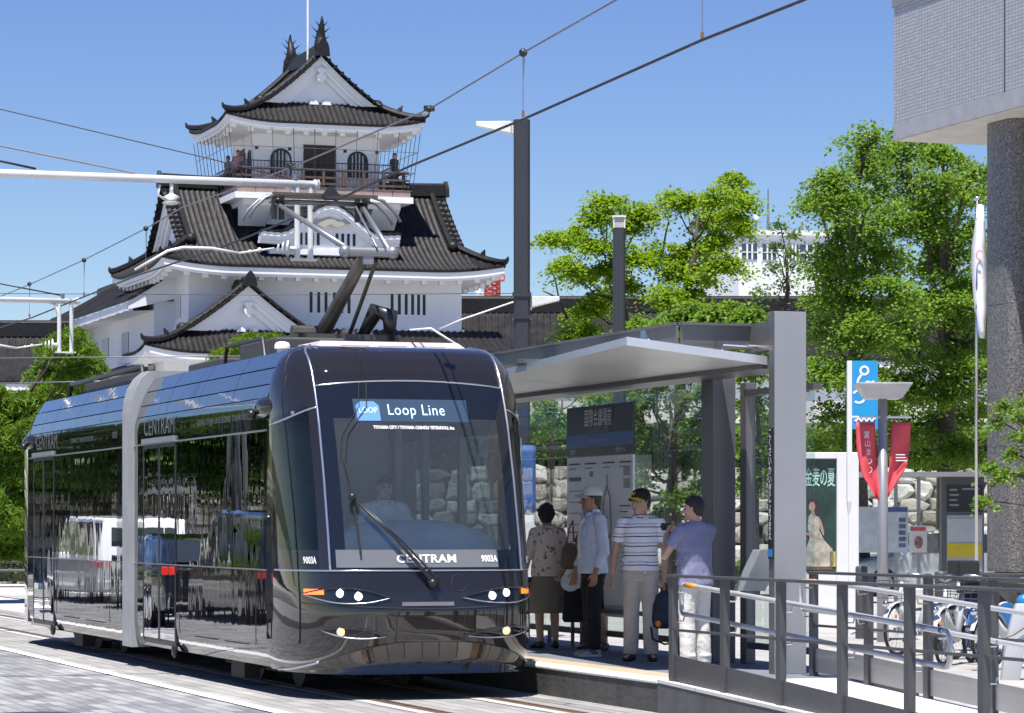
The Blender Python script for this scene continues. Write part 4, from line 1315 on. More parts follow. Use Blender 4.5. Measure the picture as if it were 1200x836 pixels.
for y in (3.3, 5.3, 7.1, 8.9, 12.3):
    for s in (-1, 1): gp_.tube([(s * 0.45, y, 0.4), (s * 0.45, y, 2.6)], 0.017, 7)
gp_.build('grab_pole', stainless, tram)
# curtain-like teal jacket and mirrors seen in the cab
mrr = MB(); mrr.ball((0.74, 0.62, 2.12), 0.10, 10, 8, s=(0.7, 0.3, 1.5)); mrr.build('inside_mirror', black_plastic, tram, smooth=True)
jk = MB(); jk.loft([[(-1.0 + a * w, 1.15 + b * w, z) for a, b in ((-1, -1), (1, -1), (1, 1), (-1, 1))] for z, w in ((1.2, 0.07), (1.38, 0.10), (1.5, 0.06), (1.6, 0.02))]); jk.build('hung_cloth', M('teal_cloth', (0.04, 0.25, 0.28), 0.9), tram, smooth=True)
# --- running gear
wh = MB()
whs = []
for y in (2.6, 4.2, 11.0, 12.6):
    for s in (-1, 1):
        w = MB()
        w.tube([(s * 0.47, y, 0.30), (s * 0.60, y, 0.30)], 0.30, 24); w.tube([(s * 0.60, y, 0.30), (s * 0.66, y, 0.30)], [0.16, 0.1], 16)
        w.build('wheel', m_iron, tram)
bg_ = MB()
for y in (3.4, 11.8):
    bg_.box(-0.85, 0.85, y - 1.2, y + 1.2, 0.17, 0.30)
    for s in (-1, 1): bg_.box(s * 0.95 - 0.08, s * 0.95 + 0.08, y - 0.35, y + 0.2, 0.08, 0.24)
bg_.box(-0.9, 0.9, 0.5, 15.2, 0.24, 0.31)
bg_.build('underframe', black_rubber, tram)
# --- roof equipment
m_roofbox = M('roof_box_grey', (0.42, 0.37, 0.36), 0.6, var=0.1)
rb = MB()
rb.hexa([(-0.72, 1.55, 3.25), (0.80, 1.55, 3.25), (0.80, 2.5, 3.25), (-0.72, 2.5, 3.25), (-0.62, 1.7, 3.33), (0.74, 1.7, 3.33), (0.74, 2.5, 3.33), (-0.62, 2.5, 3.33)])
for x in (-0.45, -0.08, 0.3): rb.box(x, x + 0.28, 1.60, 1.63, 3.262, 3.285)
rb.build('roof_hood', m_roofbox, tram)
rb2 = MB(); rb2.box(-0.80, -0.10, 2.7, 4.2, 3.2, 3.42); rb2.box(0.25, 0.8, 2.9, 4.6, 3.2, 3.38); rb2.box(-0.75, 0.75, 9.2, 12.8, 3.2, 3.40); rb2.box(-0.7, 0.7, 5.4, 7.0, 3.2, 3.36)
rb2.build('roof_equipment', M('roof_equipment', (0.06, 0.06, 0.065), 0.6), tram, bevel=0.02)
dm_ = MB(); dm_.lathe([(0.05, 0), (0.05, 0.05), (0.075, 0.05), (0.075, 0.09), (0.06, 0.11), (0.03, 0.12), (0.0, 0.122)], (-0.88, 2.15, 3.22), 16); dm_.build('roof_aerial', white_paint, tram, smooth=True, autosmooth=40)
hr = MB()
hr.tube([(-0.86, 4.6, 3.22), (-0.86, 4.5, 3.42), (-0.86, 3.0, 3.42), (-0.86, 2.9, 3.22)], 0.02, 7)
hr.build('roof_rail', black_plastic, tram); hr = MB()
hr.tube([(-0.80, 13.6, 3.22), (-0.8, 13.4, 3.42), (-0.8, 9.0, 3.44), (-0.8, 8.9, 3.22)], 0.03, 7)
hr.build('roof_rail', black_plastic, tram)
# --- pantograph
pg = thing('tmp', None, None); pg.name = 'pantograph'; pg.parent = tram
m_pan = M('pantograph_dark', (0.10, 0.09, 0.08), 0.4, 0.5, var=0.25, scale=6)
m_pal = M('pantograph_alloy', (0.26, 0.265, 0.28), 0.42, 0.6, var=0.1)
b_ = MB(); b_.box(-0.55, 0.55, 3.0, 3.08, 3.42, 3.48); b_.box(-0.55, 0.55, 4.3, 4.38, 3.42, 3.48); b_.box(-0.5, -0.42, 3.0, 4.38, 3.42, 3.48); b_.box(0.42, 0.5, 3.0, 4.38, 3.42, 3.48)
b_.tube([(-0.42, 3.55, 3.52), (-0.12, 3.55, 3.52)], 0.075, 10); b_.tube([(0.1, 3.55, 3.50), (0.42, 3.55, 3.50)], 0.06, 10)
for x in (-0.45, 0.45):
    for y in (3.04, 4.34):
        b_.lathe([(0.05, 0), (0.09, 0.03), (0.05, 0.06), (0.09, 0.09), (0.05, 0.12), (0.09, 0.15), (0.05, 0.2)], (x, y, 3.22), 12)
b_.build('base_frame', m_pan, pg)
la = MB()
K = Vector((0.02, 2.35, 4.24)); B = Vector((-0.10, 3.55, 3.52))
la.tube([B + Vector((-0.12, 0.1, -0.04)), B, B.lerp(K, 0.2), K], [0.095, 0.082, 0.074, 0.058], 12)
la.build('lower_arm', m_pan, pg, smooth=True)
cr = MB(); cr.tube([Vector((0.10, 3.3, 3.46)), K + Vector((0.10, 0.02, -0.08))], 0.022, 8); cr.build('coupling_rod', m_pan, pg)
dmp = MB(); dmp.tube([(0.18, 3.1, 3.46), (0.30, 3.0, 3.72), (0.42, 2.9, 3.66), (0.40, 2.85, 3.5)], [0.05, 0.09, 0.09, 0.06], 10); dmp.build('raising_spring', black_plastic, pg, smooth=True)
kn = MB(); kn.tube([K + Vector((-0.22, 0, 0)), K + Vector((0.26, 0, 0))], 0.050, 12); kn.ball(K + Vector((-0.22, 0, 0)), 0.065, 10, 7); kn.ball(K + Vector((0.26, 0, 0)), 0.065, 10, 7); kn.box(K.x - 0.04, K.x + 0.06, K.y - 0.03, K.y + 0.03, K.z - 0.12, K.z - 0.03)
kn.build('knee_joint', m_pal, pg, smooth=True, autosmooth=40)
ua = MB()
HL = Vector((-0.50, 3.95, 4.870)); HR = Vector((0.42, 3.95, 4.870))
ua.tube([K + Vector((-0.2, 0, 0.03)), HL], [0.030, 0.022], 9); ua.tube([K + Vector((0.22, 0, 0.03)), HR], [0.030, 0.022], 9)
ua.tube([K + Vector((0.1, 0, 0.05)), HR + Vector((-0.08, 0, 0.02))], 0.012, 6)
ua.tube([HL, HR], 0.022, 8)
ua.build('upper_arm', m_pal, pg, smooth=True)
for s in (-1, 1):
    hd = MB()
    for dy in (-0.14, 0.14):
        hd.tube([(s * 0.80, 3.95 + dy, 4.690), (s * 0.74, 3.95 + dy, 4.790), (s * 0.62, 3.95 + dy, 4.900), (s * 0.50, 3.95 + dy, 4.938)], 0.018, 8)
    hd.build('head_horn', m_pal, pg, smooth=True)
cs_ = MB()
for dy in (-0.14, 0.14): cs_ = MB(); cs_.box(-0.55, 0.55, 3.95 + dy - 0.03, 3.95 + dy + 0.03, 4.925, 4.955); cs_.build('contact_strip', M('carbon_strip', (0.09, 0.075, 0.06), 0.5), pg)
sp_ = MB()
for x in (-0.5, -0.42, 0.38, 0.46):
    sp_.tube([(x, 3.95, 4.690), (x, 3.95, 4.930)], 0.03, 8)
sp_.box(-0.52, 0.5, 3.80, 4.10, 4.870, 4.885)
sp_.build('head_spring', black_plastic, pg)
# ================================================================== platform, ramp
m_plat_side = M('platform_side', (0.075, 0.073, 0.070), 0.8, var=0.3, scale=3, bump=0.4, bscale=20, streak=0.4)
m_plat_top = paving('platform_top', (0.17, 0.19, 0.22), (0.14, 0.16, 0.19), (0.09, 0.10, 0.11), 0.4, 0.4, bump=0.2)
m_tact = M('tactile_strip', (0.42, 0.33, 0.22), 0.75, var=0.15, scale=4, bump=0.5, bscale=40)
m_cope = paving('coping', (0.62, 0.61, 0.58), (0.55, 0.54, 0.51), (0.22, 0.21, 0.20), 0.9, 1.7, rot=R(90), bump=0.3, big=0.18)
A0 = 24.25
tag(MB().box(9.55, 12.0, A0, 47, -0.02, 0.235).build('platform', m_plat_side, loc=(0, 0, 0), rz=TH), kind='structure')
tag(MB().box(9.54, 9.86, A0, 47, 0.237, 0.26).build('platform_coping', m_cope, loc=(0, 0, 0), rz=TH, bevel=0.006), kind='structure')
tag(MB().box(9.86, 10.18, A0, 47, 0.20, 0.257).build('platform_tactile_strip', m_tact, loc=(0, 0, 0), rz=TH), kind='structure')
tag(MB().box(10.18, 12.0, A0, 47, 0.20, 0.254).build('platform_surface', m_plat_top, loc=(0, 0, 0), rz=TH), kind='structure')
# ramp sloping down towards the street
A1 = 18.9
def rampz(a):
    return max(0.0, 0.26 * min(1.0, (a - A1) / (A0 - A1)))
rp = MB()
as_ = [A0 - (A0 - 14) * i / 20 for i in range(21)]
rp.grid(lambda u, a: (u, a, rampz(a) + 0.002), [9.66, 11.25], as_)
rp.grid(lambda u, a: (9.66, a, (rampz(a) + 0.002) * u - 0.02 * (1 - u)), [0, 1], as_)
tag(rp.build('ramp_surface', m_cope, loc=(0, 0, 0), rz=TH), kind='structure')
rk = MB()
rk.hexa([(9.55, A1 - 1, -0.02), (9.67, A1 - 1, -0.02), (9.67, A0, -0.02), (9.55, A0, -0.02), (9.55, A1 - 1, 0.02), (9.67, A1 - 1, 0.02), (9.67, A0, 0.245), (9.55, A0, 0.245)])
tag(rk.build('ramp_side', M('ramp_side', (0.10, 0.10, 0.10), 0.7, var=0.2, scale=2, streak=0.3), loc=(0, 0, 0), rz=TH), kind='structure')
rk = MB()
rk.hexa([(9.545, A1 - 1, 0.02), (9.70, A1 - 1, 0.02), (9.70, A0 + 0.01, 0.248), (9.545, A0 + 0.01, 0.248), (9.545, A1 - 1, 0.05), (9.70, A1 - 1, 0.05), (9.70, A0 + 0.01, 0.275), (9.545, A0 + 0.01, 0.275)])
tag(rk.build('ramp_kerb', m_cope, loc=(0, 0, 0), rz=TH), kind='structure')

# ------------------------------------------------------------------ railings
m_hand = M('handrail_silver', (0.56, 0.57, 0.59), 0.42, 0.45, var=0.05)
m_orange = M('orange_band', (0.80, 0.30, 0.02), 0.5, var=0.05)
m_bluetape = M('blue_tape', (0.05, 0.10, 0.32), 0.5)
def railing(name, label, l, a_list, side, ztop=1.155):
    t = thing(name, label, 'railing', W(l, a_list[0], 0), TH)
    a00 = a_list[0]
    for a in a_list:
        pz = rampz(a) - 0.10
        MB().box(-0.028, 0.028, a - a00 - 0.042, a - a00 + 0.042, pz, ztop - 0.012).build('post', dark_steel, t, bevel=0.003)
    ae = a_list[-1]
    top = MB(); top.box(-0.045, 0.045, ae - a00 - 0.05, 0.05, ztop - 0.012, ztop + 0.012); top.build('top_rail', dark_steel, t, bevel=0.003)
    md = MB()
    for i in range(len(a_list) - 1):
        y0, y1 = a_list[i] - a00, a_list[i + 1] - a00
        md.box(-0.012, 0.012, y1 + 0.042, y0 - 0.042, 0.690, 0.712)
    md.build('mid_rail', dark_steel, t)
    for i in range(len(a_list) - 1):
        aa, ab = a_list[i] - 0.045, a_list[i + 1] + 0.045
        z0, z1 = rampz(aa), rampz(ab)
        k = MB(); k.hexa([(-0.006, ab - a00, z1 + 0.03), (0.006, ab - a00, z1 + 0.03), (0.006, aa - a00, z0 + 0.03), (-0.006, aa - a00, z0 + 0.03),
                          (-0.006, ab - a00, z1 + 0.24), (0.006, ab - a00, z1 + 0.24), (0.006, aa - a00, z0 + 0.24), (-0.006, aa - a00, z0 + 0.24)])
        k.build('kick_panel', dark_steel if side > 0 else light_steel, t)  # far panels take a paler steel: their sunlit tone is put into the colour
    # two sloping handrails on the ramp side
    s = side
    zh = lambda a, h: rampz(a) + h
    a_end = 19.25
    for h in (0.83, 0.58):
        pts = [(s * 0.10, a_list[0] - 0.02 - a00, zh(a_list[0], h))] + [(s * 0.10, a - a00, zh(a, h)) for a in [a_list[0] - 0.2 - k * 0.6 for k in range(20)] if a > a_end] + [(s * 0.10, a_end - a00, zh(a_end, h))]
        hm = MB(); hm.tube(pts, 0.021, 10); hm.build('handrail', m_hand, t, smooth=True)
    for ae_, sg in ((a_list[0] - 0.02, 1), (a_end, -1)):
        za, zb = zh(ae_, 0.83), zh(ae_, 0.58); y = ae_ - a00
        lp = MB(); lp.tube([(s * 0.10, y, za), (s * 0.10, y + sg * 0.05, za - 0.005), (s * 0.10, y + sg * 0.08, za - 0.04), (s * 0.10, y + sg * 0.08, zb + 0.04), (s * 0.10, y + sg * 0.05, zb + 0.005), (s * 0.10, y, zb)], 0.021, 10)
        lp.build('handrail_loop', m_hand, t, smooth=True)
    ob = MB(); ob.tube([(s * 0.10, a_list[0] - 0.06 - a00, zh(a_list[0] - 0.06, 0.83)), (s * 0.10, a_list[0] - 0.26 - a00, zh(a_list[0] - 0.26, 0.83))], 0.0225, 10); ob.build('orange_sleeve', m_orange, t, smooth=True)
    ob = MB(); ob.tube([(s * 0.10, a_end + 0.02 - a00, zh(a_end, 0.83) + 0.001), (s * 0.10, a_end + 0.06 - a00, zh(a_end, 0.83) + 0.003)], 0.0225, 10); ob.build('blue_sleeve', m_bluetape, t, smooth=True)
    br = MB()
    for a in a_list[:-1]:
        for h in (0.83, 0.58):
            br.tube([(0, a - a00, zh(a, h) - 0.06), (s * 0.09, a - a00, zh(a, h) - 0.06), (s * 0.10, a - a00, zh(a, h) - 0.02)], 0.008, 6)
    br.build('handrail_bracket', stainless, t)
    return t
railing('ramp_railing', 'dark steel ramp railing nearest the track with silver handrails and kick panels', 9.62, [24.07 - 1.12 * k for k in range(8)], 1)
railing('ramp_railing', 'dark steel ramp railing on the far side in front of the parked bicycles', 11.22, [24.75 - 1.12 * k for k in range(8)], -1, 1.165)

# ------------------------------------------------------------------ shelter
sh = thing('tram_shelter', 'grey steel and glass tram shelter with a tilted metal canopy over the platform', 'tram shelter', W(11.5, 27.6, 0.254), TH)
def S(l, a, z): return (l - 11.5, a - 27.6, z - 0.254)
def sbox(mb, l0, l1, a0, a1, z0, z1):
    p = S(l0, a0, z0); q = S(l1, a1, z1); mb.box(p[0], q[0], p[1], q[1], p[2], q[2])
# portal posts at the near end of the glass
mb = MB(); sbox(mb, 11.38, 11.62, 27.45, 27.75, 0.254, 3.10); mb.build('portal_post', grey_steel, sh, bevel=0.008)
mb = MB(); sbox(mb, 11.60, 11.70, 27.15, 27.30, 0.254, 2.95); mb.build('slim_post', grey_steel, sh, bevel=0.006)
mb = MB(); sbox(mb, 11.38, 11.62, 38.0, 38.3, 0.254, 3.10); mb.build('portal_post', grey_steel, sh, bevel=0.008)
# the tall end pylon
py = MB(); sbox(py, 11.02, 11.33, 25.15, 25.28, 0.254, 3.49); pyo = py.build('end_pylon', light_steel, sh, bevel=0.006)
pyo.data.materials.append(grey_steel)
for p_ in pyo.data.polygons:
    if p_.normal.x < -0.5: p_.material_index = 1  # left face takes a darker steel: its shade is put into the colour
sg = MB(); sbox(sg, 11.008, 11.018, 25.165, 25.265, 1.28, 2.45); sgo = sg.build('vertical_name_panel', M('name_panel_black', (0.015, 0.015, 0.017), 0.3), sh)
for i, chs in enumerate('こくさいかいぎじょうまえ'):
    mb = MB(); mb.text(chs, 0.095, lambda a, b, i=i: (S(11.004, 0, 0)[0], S(0, 25.215, 0)[1] - a * 0.75, S(0, 0, 2.40)[2] - i * 0.083 + b))
    mb.build('lettering', white_ink, sgo)
mb = MB(); sbox(mb, 11.000, 11.007, 25.17, 25.26, 1.30, 1.37); mb.build('blue_mark', M('blue_mark', (0.03, 0.20, 0.55), 0.4), sgo)
# slanted leaflet desk below the glass
ld = MB(); ld.hexa([S(11.02, 25.9, 0.98), S(11.26, 25.9, 0.98), S(11.26, 26.1, 0.98), S(11.02, 26.1, 0.98), S(11.08, 25.60, 1.36), S(11.32, 25.60, 1.36), S(11.32, 25.78, 1.36), S(11.08, 25.78, 1.36)])
ld.build('leaflet_desk', edge_metal, sh, bevel=0.006)
# glass wall
gm = glass('shelter_glass', (0.80, 0.88, 0.86), ior=1.55, base=0.05, warp=0.0006, wscale=0.8, haze=0.05, hazecol=(0.35, 0.5, 0.6))
a_div = [27.76, 29.35, 30.95, 32.55, 34.15, 35.75, 38.0]
for i in range(len(a_div) - 1):
    g1 = MB(); sbox(g1, 11.495, 11.505, a_div[i] + 0.006, a_div[i + 1] - 0.006, 0.46, 3.0)
    g1.f = [f for k, f in enumerate(g1.f) if k in (5, )]; g1.m = g1.m[:1]
    g1.build('glass_pane', gm, sh)
for (a0, a1) in ((25.65, 27.1),):
    g1 = MB(); sbox(g1, 11.64, 11.65, a0, a1, 0.46, 2.82)
    g1.f = g1.f[5:6]; g1.m = g1.m[:1]
    g1.build('glass_pane', gm, sh)
fr_ = MB()
sbox(fr_, 11.44, 11.56, 27.75, 38.0, 3.0, 3.09); sbox(fr_, 11.46, 11.54, 27.75, 38.0, 0.40, 0.46)
for a in a_div[1:-1]: sbox(fr_, 11.50, 11.53, a - 0.03, a + 0.03, 0.254, 0.40)
sbox(fr_, 11.60, 11.68, 25.6, 27.2, 2.82, 2.88); sbox(fr_, 11.61, 11.67, 25.6, 27.2, 0.40, 0.46)
fr_.build('glass_frame', dark_steel, sh)
# bench rail behind the passengers
bn = MB(); sbox(bn, 11.28, 11.40, 28.0, 37.5, 0.66, 0.70)
for a in (28.2, 29.6, 31.0, 32.4, 33.8, 35.2, 37.0): sbox(bn, 11.32, 11.38, a - 0.03, a + 0.03, 0.254, 0.66)
bn.build('lean_rail', dark_steel, sh)
# canopy: tilted metal slab
cv = MB()
def can(l, a, dz=0.0):
    return S(l, a, 3.235 - 0.112 * (l - 9.7) + dz)
front_l = lambda a: 9.70 + 0.095 * (a - 25.4)
segs = [25.4 + 1.6 * i for i in range(9)]
for i in range(8):
    a0, a1 = segs[i] + 0.004, segs[i + 1] - 0.004
    l0, l1 = front_l(a0), front_l(a1)
    cv.hexa([can(l0 + 0.02, a0 + (0.02 if i == 0 else 0), -0.05), can(11.04, a0 + (0.02 if i == 0 else 0), -0.05), can(11.04, a1, -0.05), can(l1 + 0.02, a1, -0.05), can(l0 + 0.02, a0, -0.008), can(11.04, a0, -0.008), can(11.04, a1, -0.008), can(l1 + 0.02, a1, -0.008)])
cvo = cv.build('canopy', soffit_metal, sh)
ed = MB()
for i in range(8):
    a0, a1 = segs[i], segs[i + 1]
    l0, l1 = front_l(a0), front_l(a1)
    ed.hexa([can(l0, a0, -0.062), can(l0 + 0.018, a0, -0.062), can(l1 + 0.018, a1, -0.062), can(l1, a1, -0.062), can(l0, a0, 0.01), can(l0 + 0.018, a0, 0.01), can(l1 + 0.018, a1, 0.01), can(l1, a1, 0.01)])
ed.hexa([can(9.70, 25.38, -0.062), can(11.05, 25.38, -0.062), can(11.05, 25.398, -0.062), can(9.70, 25.398, -0.062), can(9.70, 25.38, 0.014), can(11.05, 25.38, 0.014), can(11.05, 25.398, 0.014), can(9.70, 25.398, 0.014)])
ed.build('edge_trim', edge_metal, cvo)
bk = MB(); bk.hexa([S(11.02, 25.42, 2.99), S(11.46, 25.42, 2.99), S(11.46, 38.2, 2.99), S(11.02, 38.2, 2.99), S(11.02, 25.42, 3.06), S(11.46, 25.42, 3.10), S(11.46, 38.2, 3.10), S(11.02, 38.2, 3.06)])
bk.build('rear_gutter', grey_steel, cvo)
# stiff frame above the canopy
bm_ = MB()
sbox(bm_, 10.42, 11.15, 25.90, 25.92, 3.20, 3.42); sbox(bm_, 10.42, 11.2, 25.86, 26.02, 3.40, 3.425); sbox(bm_, 10.42, 11.2, 25.86, 26.02, 3.19, 3.21)
sbox(bm_, 10.38, 10.40, 25.9, 38.0, 3.19, 3.42); sbox(bm_, 10.36, 10.50, 25.9, 38.0, 3.40, 3.425)
sbox(bm_, 11.10, 11.25, 25.285, 26.0, 3.16, 3.42)
for a in (27.4, 29.2, 31, 33, 35): sbox(bm_, 9.95, 10.40, a - 0.10, a + 0.35, 3.205, 3.25)
bm_.build('canopy_beam', grey_steel, cvo)
hgs = MB()
for (l, a) in ((10.0, 25.7), (10.72, 25.72)):
    hgs.add([can(l - 0.01, a - 0.1, 0.0), can(l + 0.01, a - 0.1, 0), can(l + 0.01, a + 0.1, 0), can(l - 0.01, a + 0.1, 0), can(l, a, 0.13), can(l, a + 0.12, 0.13)], [(0, 1, 4), (1, 2, 5, 4), (2, 3, 5), (3, 0, 4, 5)])
    hgs.ball(can(l, a - 0.08, 0.02), 0.03, 8, 6)
hgs.tube([S(10.75, 25.7, 3.22), S(11.2, 25.7, 3.20)], 0.014, 6)
hgs.build('canopy_hanger', stainless, cvo)
# stop name board standing inside the glass
bd = thing('stop_sign_board', 'tall stop board with a black name header above white route maps behind the waiting passengers', 'stop sign', W(11.40, 30.6, 0.254), TH)
# board spans pixels 665-752 of the glass
def BB(l, a, z): return (l - 11.40, a - 30.6, z - 0.254)
a_l, a_r = 31.62, 29.62
m_head = M('sign_head', (0.030, 0.032, 0.038), 0.3, var=0.05)
mb = MB(); p = BB(11.385, a_r, 2.32); q = BB(11.415, a_l, 2.86); mb.box(p[0], q[0], p[1], q[1], p[2], q[2]); hd_ = mb.build('header', m_head, bd)
mb = MB(); p = BB(11.379, a_r, 2.42); q = BB(11.384, a_l, 2.56); mb.box(p[0], q[0], p[1], q[1], p[2], q[2]); blu = mb.build('blue_stripe', M('stripe_blue', (0.05, 0.15, 0.38), 0.3), hd_)
def sgn(t, size, a, z, mat, parent, name, l=11.374, ws=1.0, bold=0.0):
    c = BB(l, a, z)
    mb = MB(); mb.text(t, size, lambda u, v: (c[0], c[1] - u * ws, c[2] + v), bold=bold); return mb.build(name, mat, parent)
sgn('国際会議場前', 0.20, 30.62, 2.715, white_ink, hd_, 'stop_name', ws=0.70, bold=0.002)
sgn('こくさいかいぎじょうまえ', 0.085, 30.62, 2.60, M('pale_ink', (0.55, 0.56, 0.58), 0.5), hd_, 'stop_reading', ws=0.62)
sgn('Kokusaikaigijo-mae', 0.085, 30.62, 2.49, M('pale_blue_ink', (0.35, 0.5, 0.7), 0.5), blu, 'stop_name_roman', ws=0.9)
sgn('大手モール', 0.07, 29.95, 2.37, white_ink, hd_, 'next_stop', ws=0.8)
sgn('丸の内', 0.07, 31.4, 2.37, white_ink, hd_, 'previous_stop', ws=0.8)
mb = MB(); p = BB(11.388, a_r, 0.62); q = BB(11.412, a_l, 2.315); mb.box(p[0], q[0], p[1], q[1], p[2], q[2]); wb_ = mb.build('map_panel', M('map_white', (0.84, 0.86, 0.85), 0.35, var=0.04), bd)
m_ink = M('dark_ink', (0.06, 0.06, 0.07), 0.5); m_bl = M('map_blue', (0.06, 0.36, 0.62), 0.5); m_rd = M('map_red', (0.45, 0.12, 0.12), 0.5); m_nv = M('map_navy', (0.08, 0.11, 0.30), 0.5)
def bar(a0, a1, z0, z1, mat_, name):
    mb = MB(); p = BB(11.383, min(a0, a1), z0); q = BB(11.387, max(a0, a1), z1); mb.box(p[0], q[0], p[1], q[1], p[2], q[2]); return mb.build(name, mat_, wb_)
def bars(lst, mat_, name):
    mb = MB()
    for a0, a1, z0, z1 in lst:
        p = BB(11.383, min(a0, a1), z0); q = BB(11.387, max(a0, a1), z1); mb.box(p[0], q[0], p[1], q[1], p[2], q[2])
    return mb.build(name, mat_, wb_)
L_ = []
for a in (31.55, 31.05, 30.5, 30.0):
    L_.append((a, a - 0.34, 2.235, 2.25)); L_.append((a, a - 0.22, 2.19, 2.198))
for z in (1.95, 1.83, 1.71, 1.59, 1.40, 1.2, 1.0): L_.append((31.55, 31.15, z, z + 0.006))
L_ += [(30.0, 29.68, 1.78, 1.79), (30.0, 29.68, 1.45, 1.46), (30.0, 29.75, 1.72, 1.728)]
for k in range(12): L_.append((29.98, 29.68, 1.65 - k * 0.05, 1.654 - k * 0.05))
bars(L_, m_ink, 'map_text_line')
bars([(31.55, 31.18, 2.06, 2.10)], m_nv, 'map_bar'); bars([(31.55, 31.2, 1.50, 1.515), (30.55, 30.35, 1.66, 1.67)], m_rd, 'map_red_bar')
bars([(30.9, 30.8, 2.1, 2.16)], m_bl, 'map_blue_mark')
mp_ = MB()
mp_.tube([BB(11.382, a, z) for a, z in ((31.0, 1.60), (30.98, 1.85), (30.85, 1.95), (30.7, 1.78), (30.62, 1.72), (30.6, 1.5))], 0.010, 5); mp_.build('route_line', m_bl, wb_)
mp_ = MB()
mp_.tube([BB(11.382, a, z) for a, z in ((30.45, 1.5), (30.47, 1.85), (30.38, 2.0), (30.28, 1.88), (30.24, 1.55), (30.3, 1.45), (30.45, 1.5))], 0.007, 5)
mp_.tube([BB(11.382, a, z) for a, z in ((30.36, 1.98), (30.37, 2.12))], 0.006, 5); mp_.tube([BB(11.382, a, z) for a, z in ((30.26, 1.5), (30.24, 1.1))], 0.006, 5)
mp_.build('route_loop', grey_ink, wb_)
for z in (2.15, 2.02): 
    mb = MB(); p = BB(11.383, 29.70, z - 0.05); q = BB(11.387, 29.88, z + 0.05); mb.box(p[0], q[0], p[1], q[1], p[2], q[2]); mb.build('map_pictogram', M('pict_grey', (0.38, 0.40, 0.40), 0.5), wb_)
for a in (a_l - 0.1, a_r + 0.1):
    mb = MB(); p = BB(11.40, a - 0.02, 0.254); q = BB(11.43, a + 0.02, 0.64); mb.box(p[0], q[0], p[1], q[1], p[2], q[2]); mb.build('leg', dark_steel, bd)

# ------------------------------------------------------------------ lamp columns behind the stop
m_pole = M('pole_paint', (0.045, 0.048, 0.055), 0.4, 0.2, var=0.1, scale=2, streak=0.2)
m_lampw = M('lamp_white', (0.72, 0.72, 0.70), 0.35)
def square_pole(mb, w, h):
    k = w / 2
    ring = [(k, -k * 0.7), (k, k * 0.7), (k * 0.7, k), (-k * 0.7, k), (-k, k * 0.7), (-k, -k * 0.7), (-k * 0.7, -k), (k * 0.7, -k)]
    mb.loft([[(x, y, z) for x, y in ring] for z in (0, h)])
def wedge(mb, x0, z0, dirx, L=0.48, h=0.17):
    mb.hexa([(x0, -0.09, z0), (x0 + dirx * L, -0.05, z0 + h * 0.62), (x0 + dirx * L, 0.05, z0 + h * 0.62), (x0, 0.09, z0),
             (x0, -0.09, z0 + h), (x0 + dirx * L, -0.05, z0 + h), (x0 + dirx * L, 0.05, z0 + h), (x0, 0.09, z0 + h)])
p1 = P(611.5, 616, 42)
pl = thing('street_lamp', 'tall dark steel lamp column behind the shelter with white wedge lamps on two sides', 'street lamp', (p1.x, 42, 0), 0)
mb = MB(); square_pole(mb, 0.225, 7.12); po = mb.build('pole', m_pole, pl, smooth=True, autosmooth=40)
mb = MB(); mb.box(-0.15, -0.11, -0.05, 0.05, 6.93, 7.09); wedge(mb, -0.145, 6.93, -1); mb.build('lamp_head', m_lampw, pl, bevel=0.008)
mb = MB(); mb.box(0.11, 0.14, -0.05, 0.05, 4.53, 4.69); wedge(mb, 0.135, 4.56, 1, 0.38, 0.15); mb.build('lamp_head', m_lampw, pl, bevel=0.008)
mb = MB(); mb.box(-0.13, 0.13, -0.13, 0.13, 4.70, 4.76); mb.box(-0.13, 0.13, -0.13, 0.13, 4.4, 4.44); mb.build('clamp', m_pole, pl)
p2 = P(725.5, 616, 54)
pl = thing('street_lamp', 'shorter dark lamp column with a small box lamp on top before the lime maples', 'street lamp', (p2.x, 54, 0), 0)
mb = MB(); square_pole(mb, 0.215, 6.80); mb.build('pole', m_pole, pl, smooth=True, autosmooth=40)
mb = MB(); mb.box(-0.12, 0.12, -0.12, 0.12, 6.99, 7.02)
for x in (-0.105, 0.085):
    for y in (-0.105, 0.085): mb.box(x, x + 0.02, y, y + 0.02, 6.80, 6.99)
lh = mb.build('lamp_head', m_lampw, pl)
mb = MB(); mb.box(-0.09, 0.09, -0.09, 0.09, 6.81, 6.985); mb.build('lamp_glass', M('lamp_lens', (0.45, 0.44, 0.42), 0.2), lh)
mb = MB(); mb.box(-0.10, 0.10, -0.10, 0.10, 5.9, 5.93); mb.build('joint', m_pole, pl)

# ------------------------------------------------------------------ overhead line
CL = 8.264
def oline(name, label, pts, r, mat_, group=None):
    mb = MB(); mb.tube(pts, r, 6)
    o = mb.build(name, mat_, None, smooth=True)
    return tag(o, label, 'overhead wire', group)
def P3(px, py, Y): return P(px, py, Y)
def cat_at(px, py):
    """point of the photo on the vertical plane over the track"""
    k = (px - 600) / 3600
    a = (CT * CL - k * ST * CL) / (ST + k * CT)
    w = W(CL, a)
    return P(px, py, w.y)
cpts = [cat_at(1010, -32), cat_at(940, 1), cat_at(823, 47), cat_at(613, 140), cat_at(480, 195), cat_at(390, 237), cat_at(260, 290), cat_at(161, 323), cat_at(36, 373), cat_at(-60, 402)]
oline('contact_wire', 'thick dark contact wire running over the tram to the upper right', cpts, 0.011, wire_mat)
mpts = [cat_at(760, -22), cat_at(722, 0), cat_at(613, 62), cat_at(503, 128), cat_at(340, 197), cat_at(260, 227), cat_at(214, 243), cat_at(171, 268), cat_at(98, 305), cat_at(34, 334), cat_at(-60, 372)]
oline('messenger_wire', 'thinner grey messenger wire sagging above the contact wire with black ball insulators', mpts, 0.008, wire_grey)
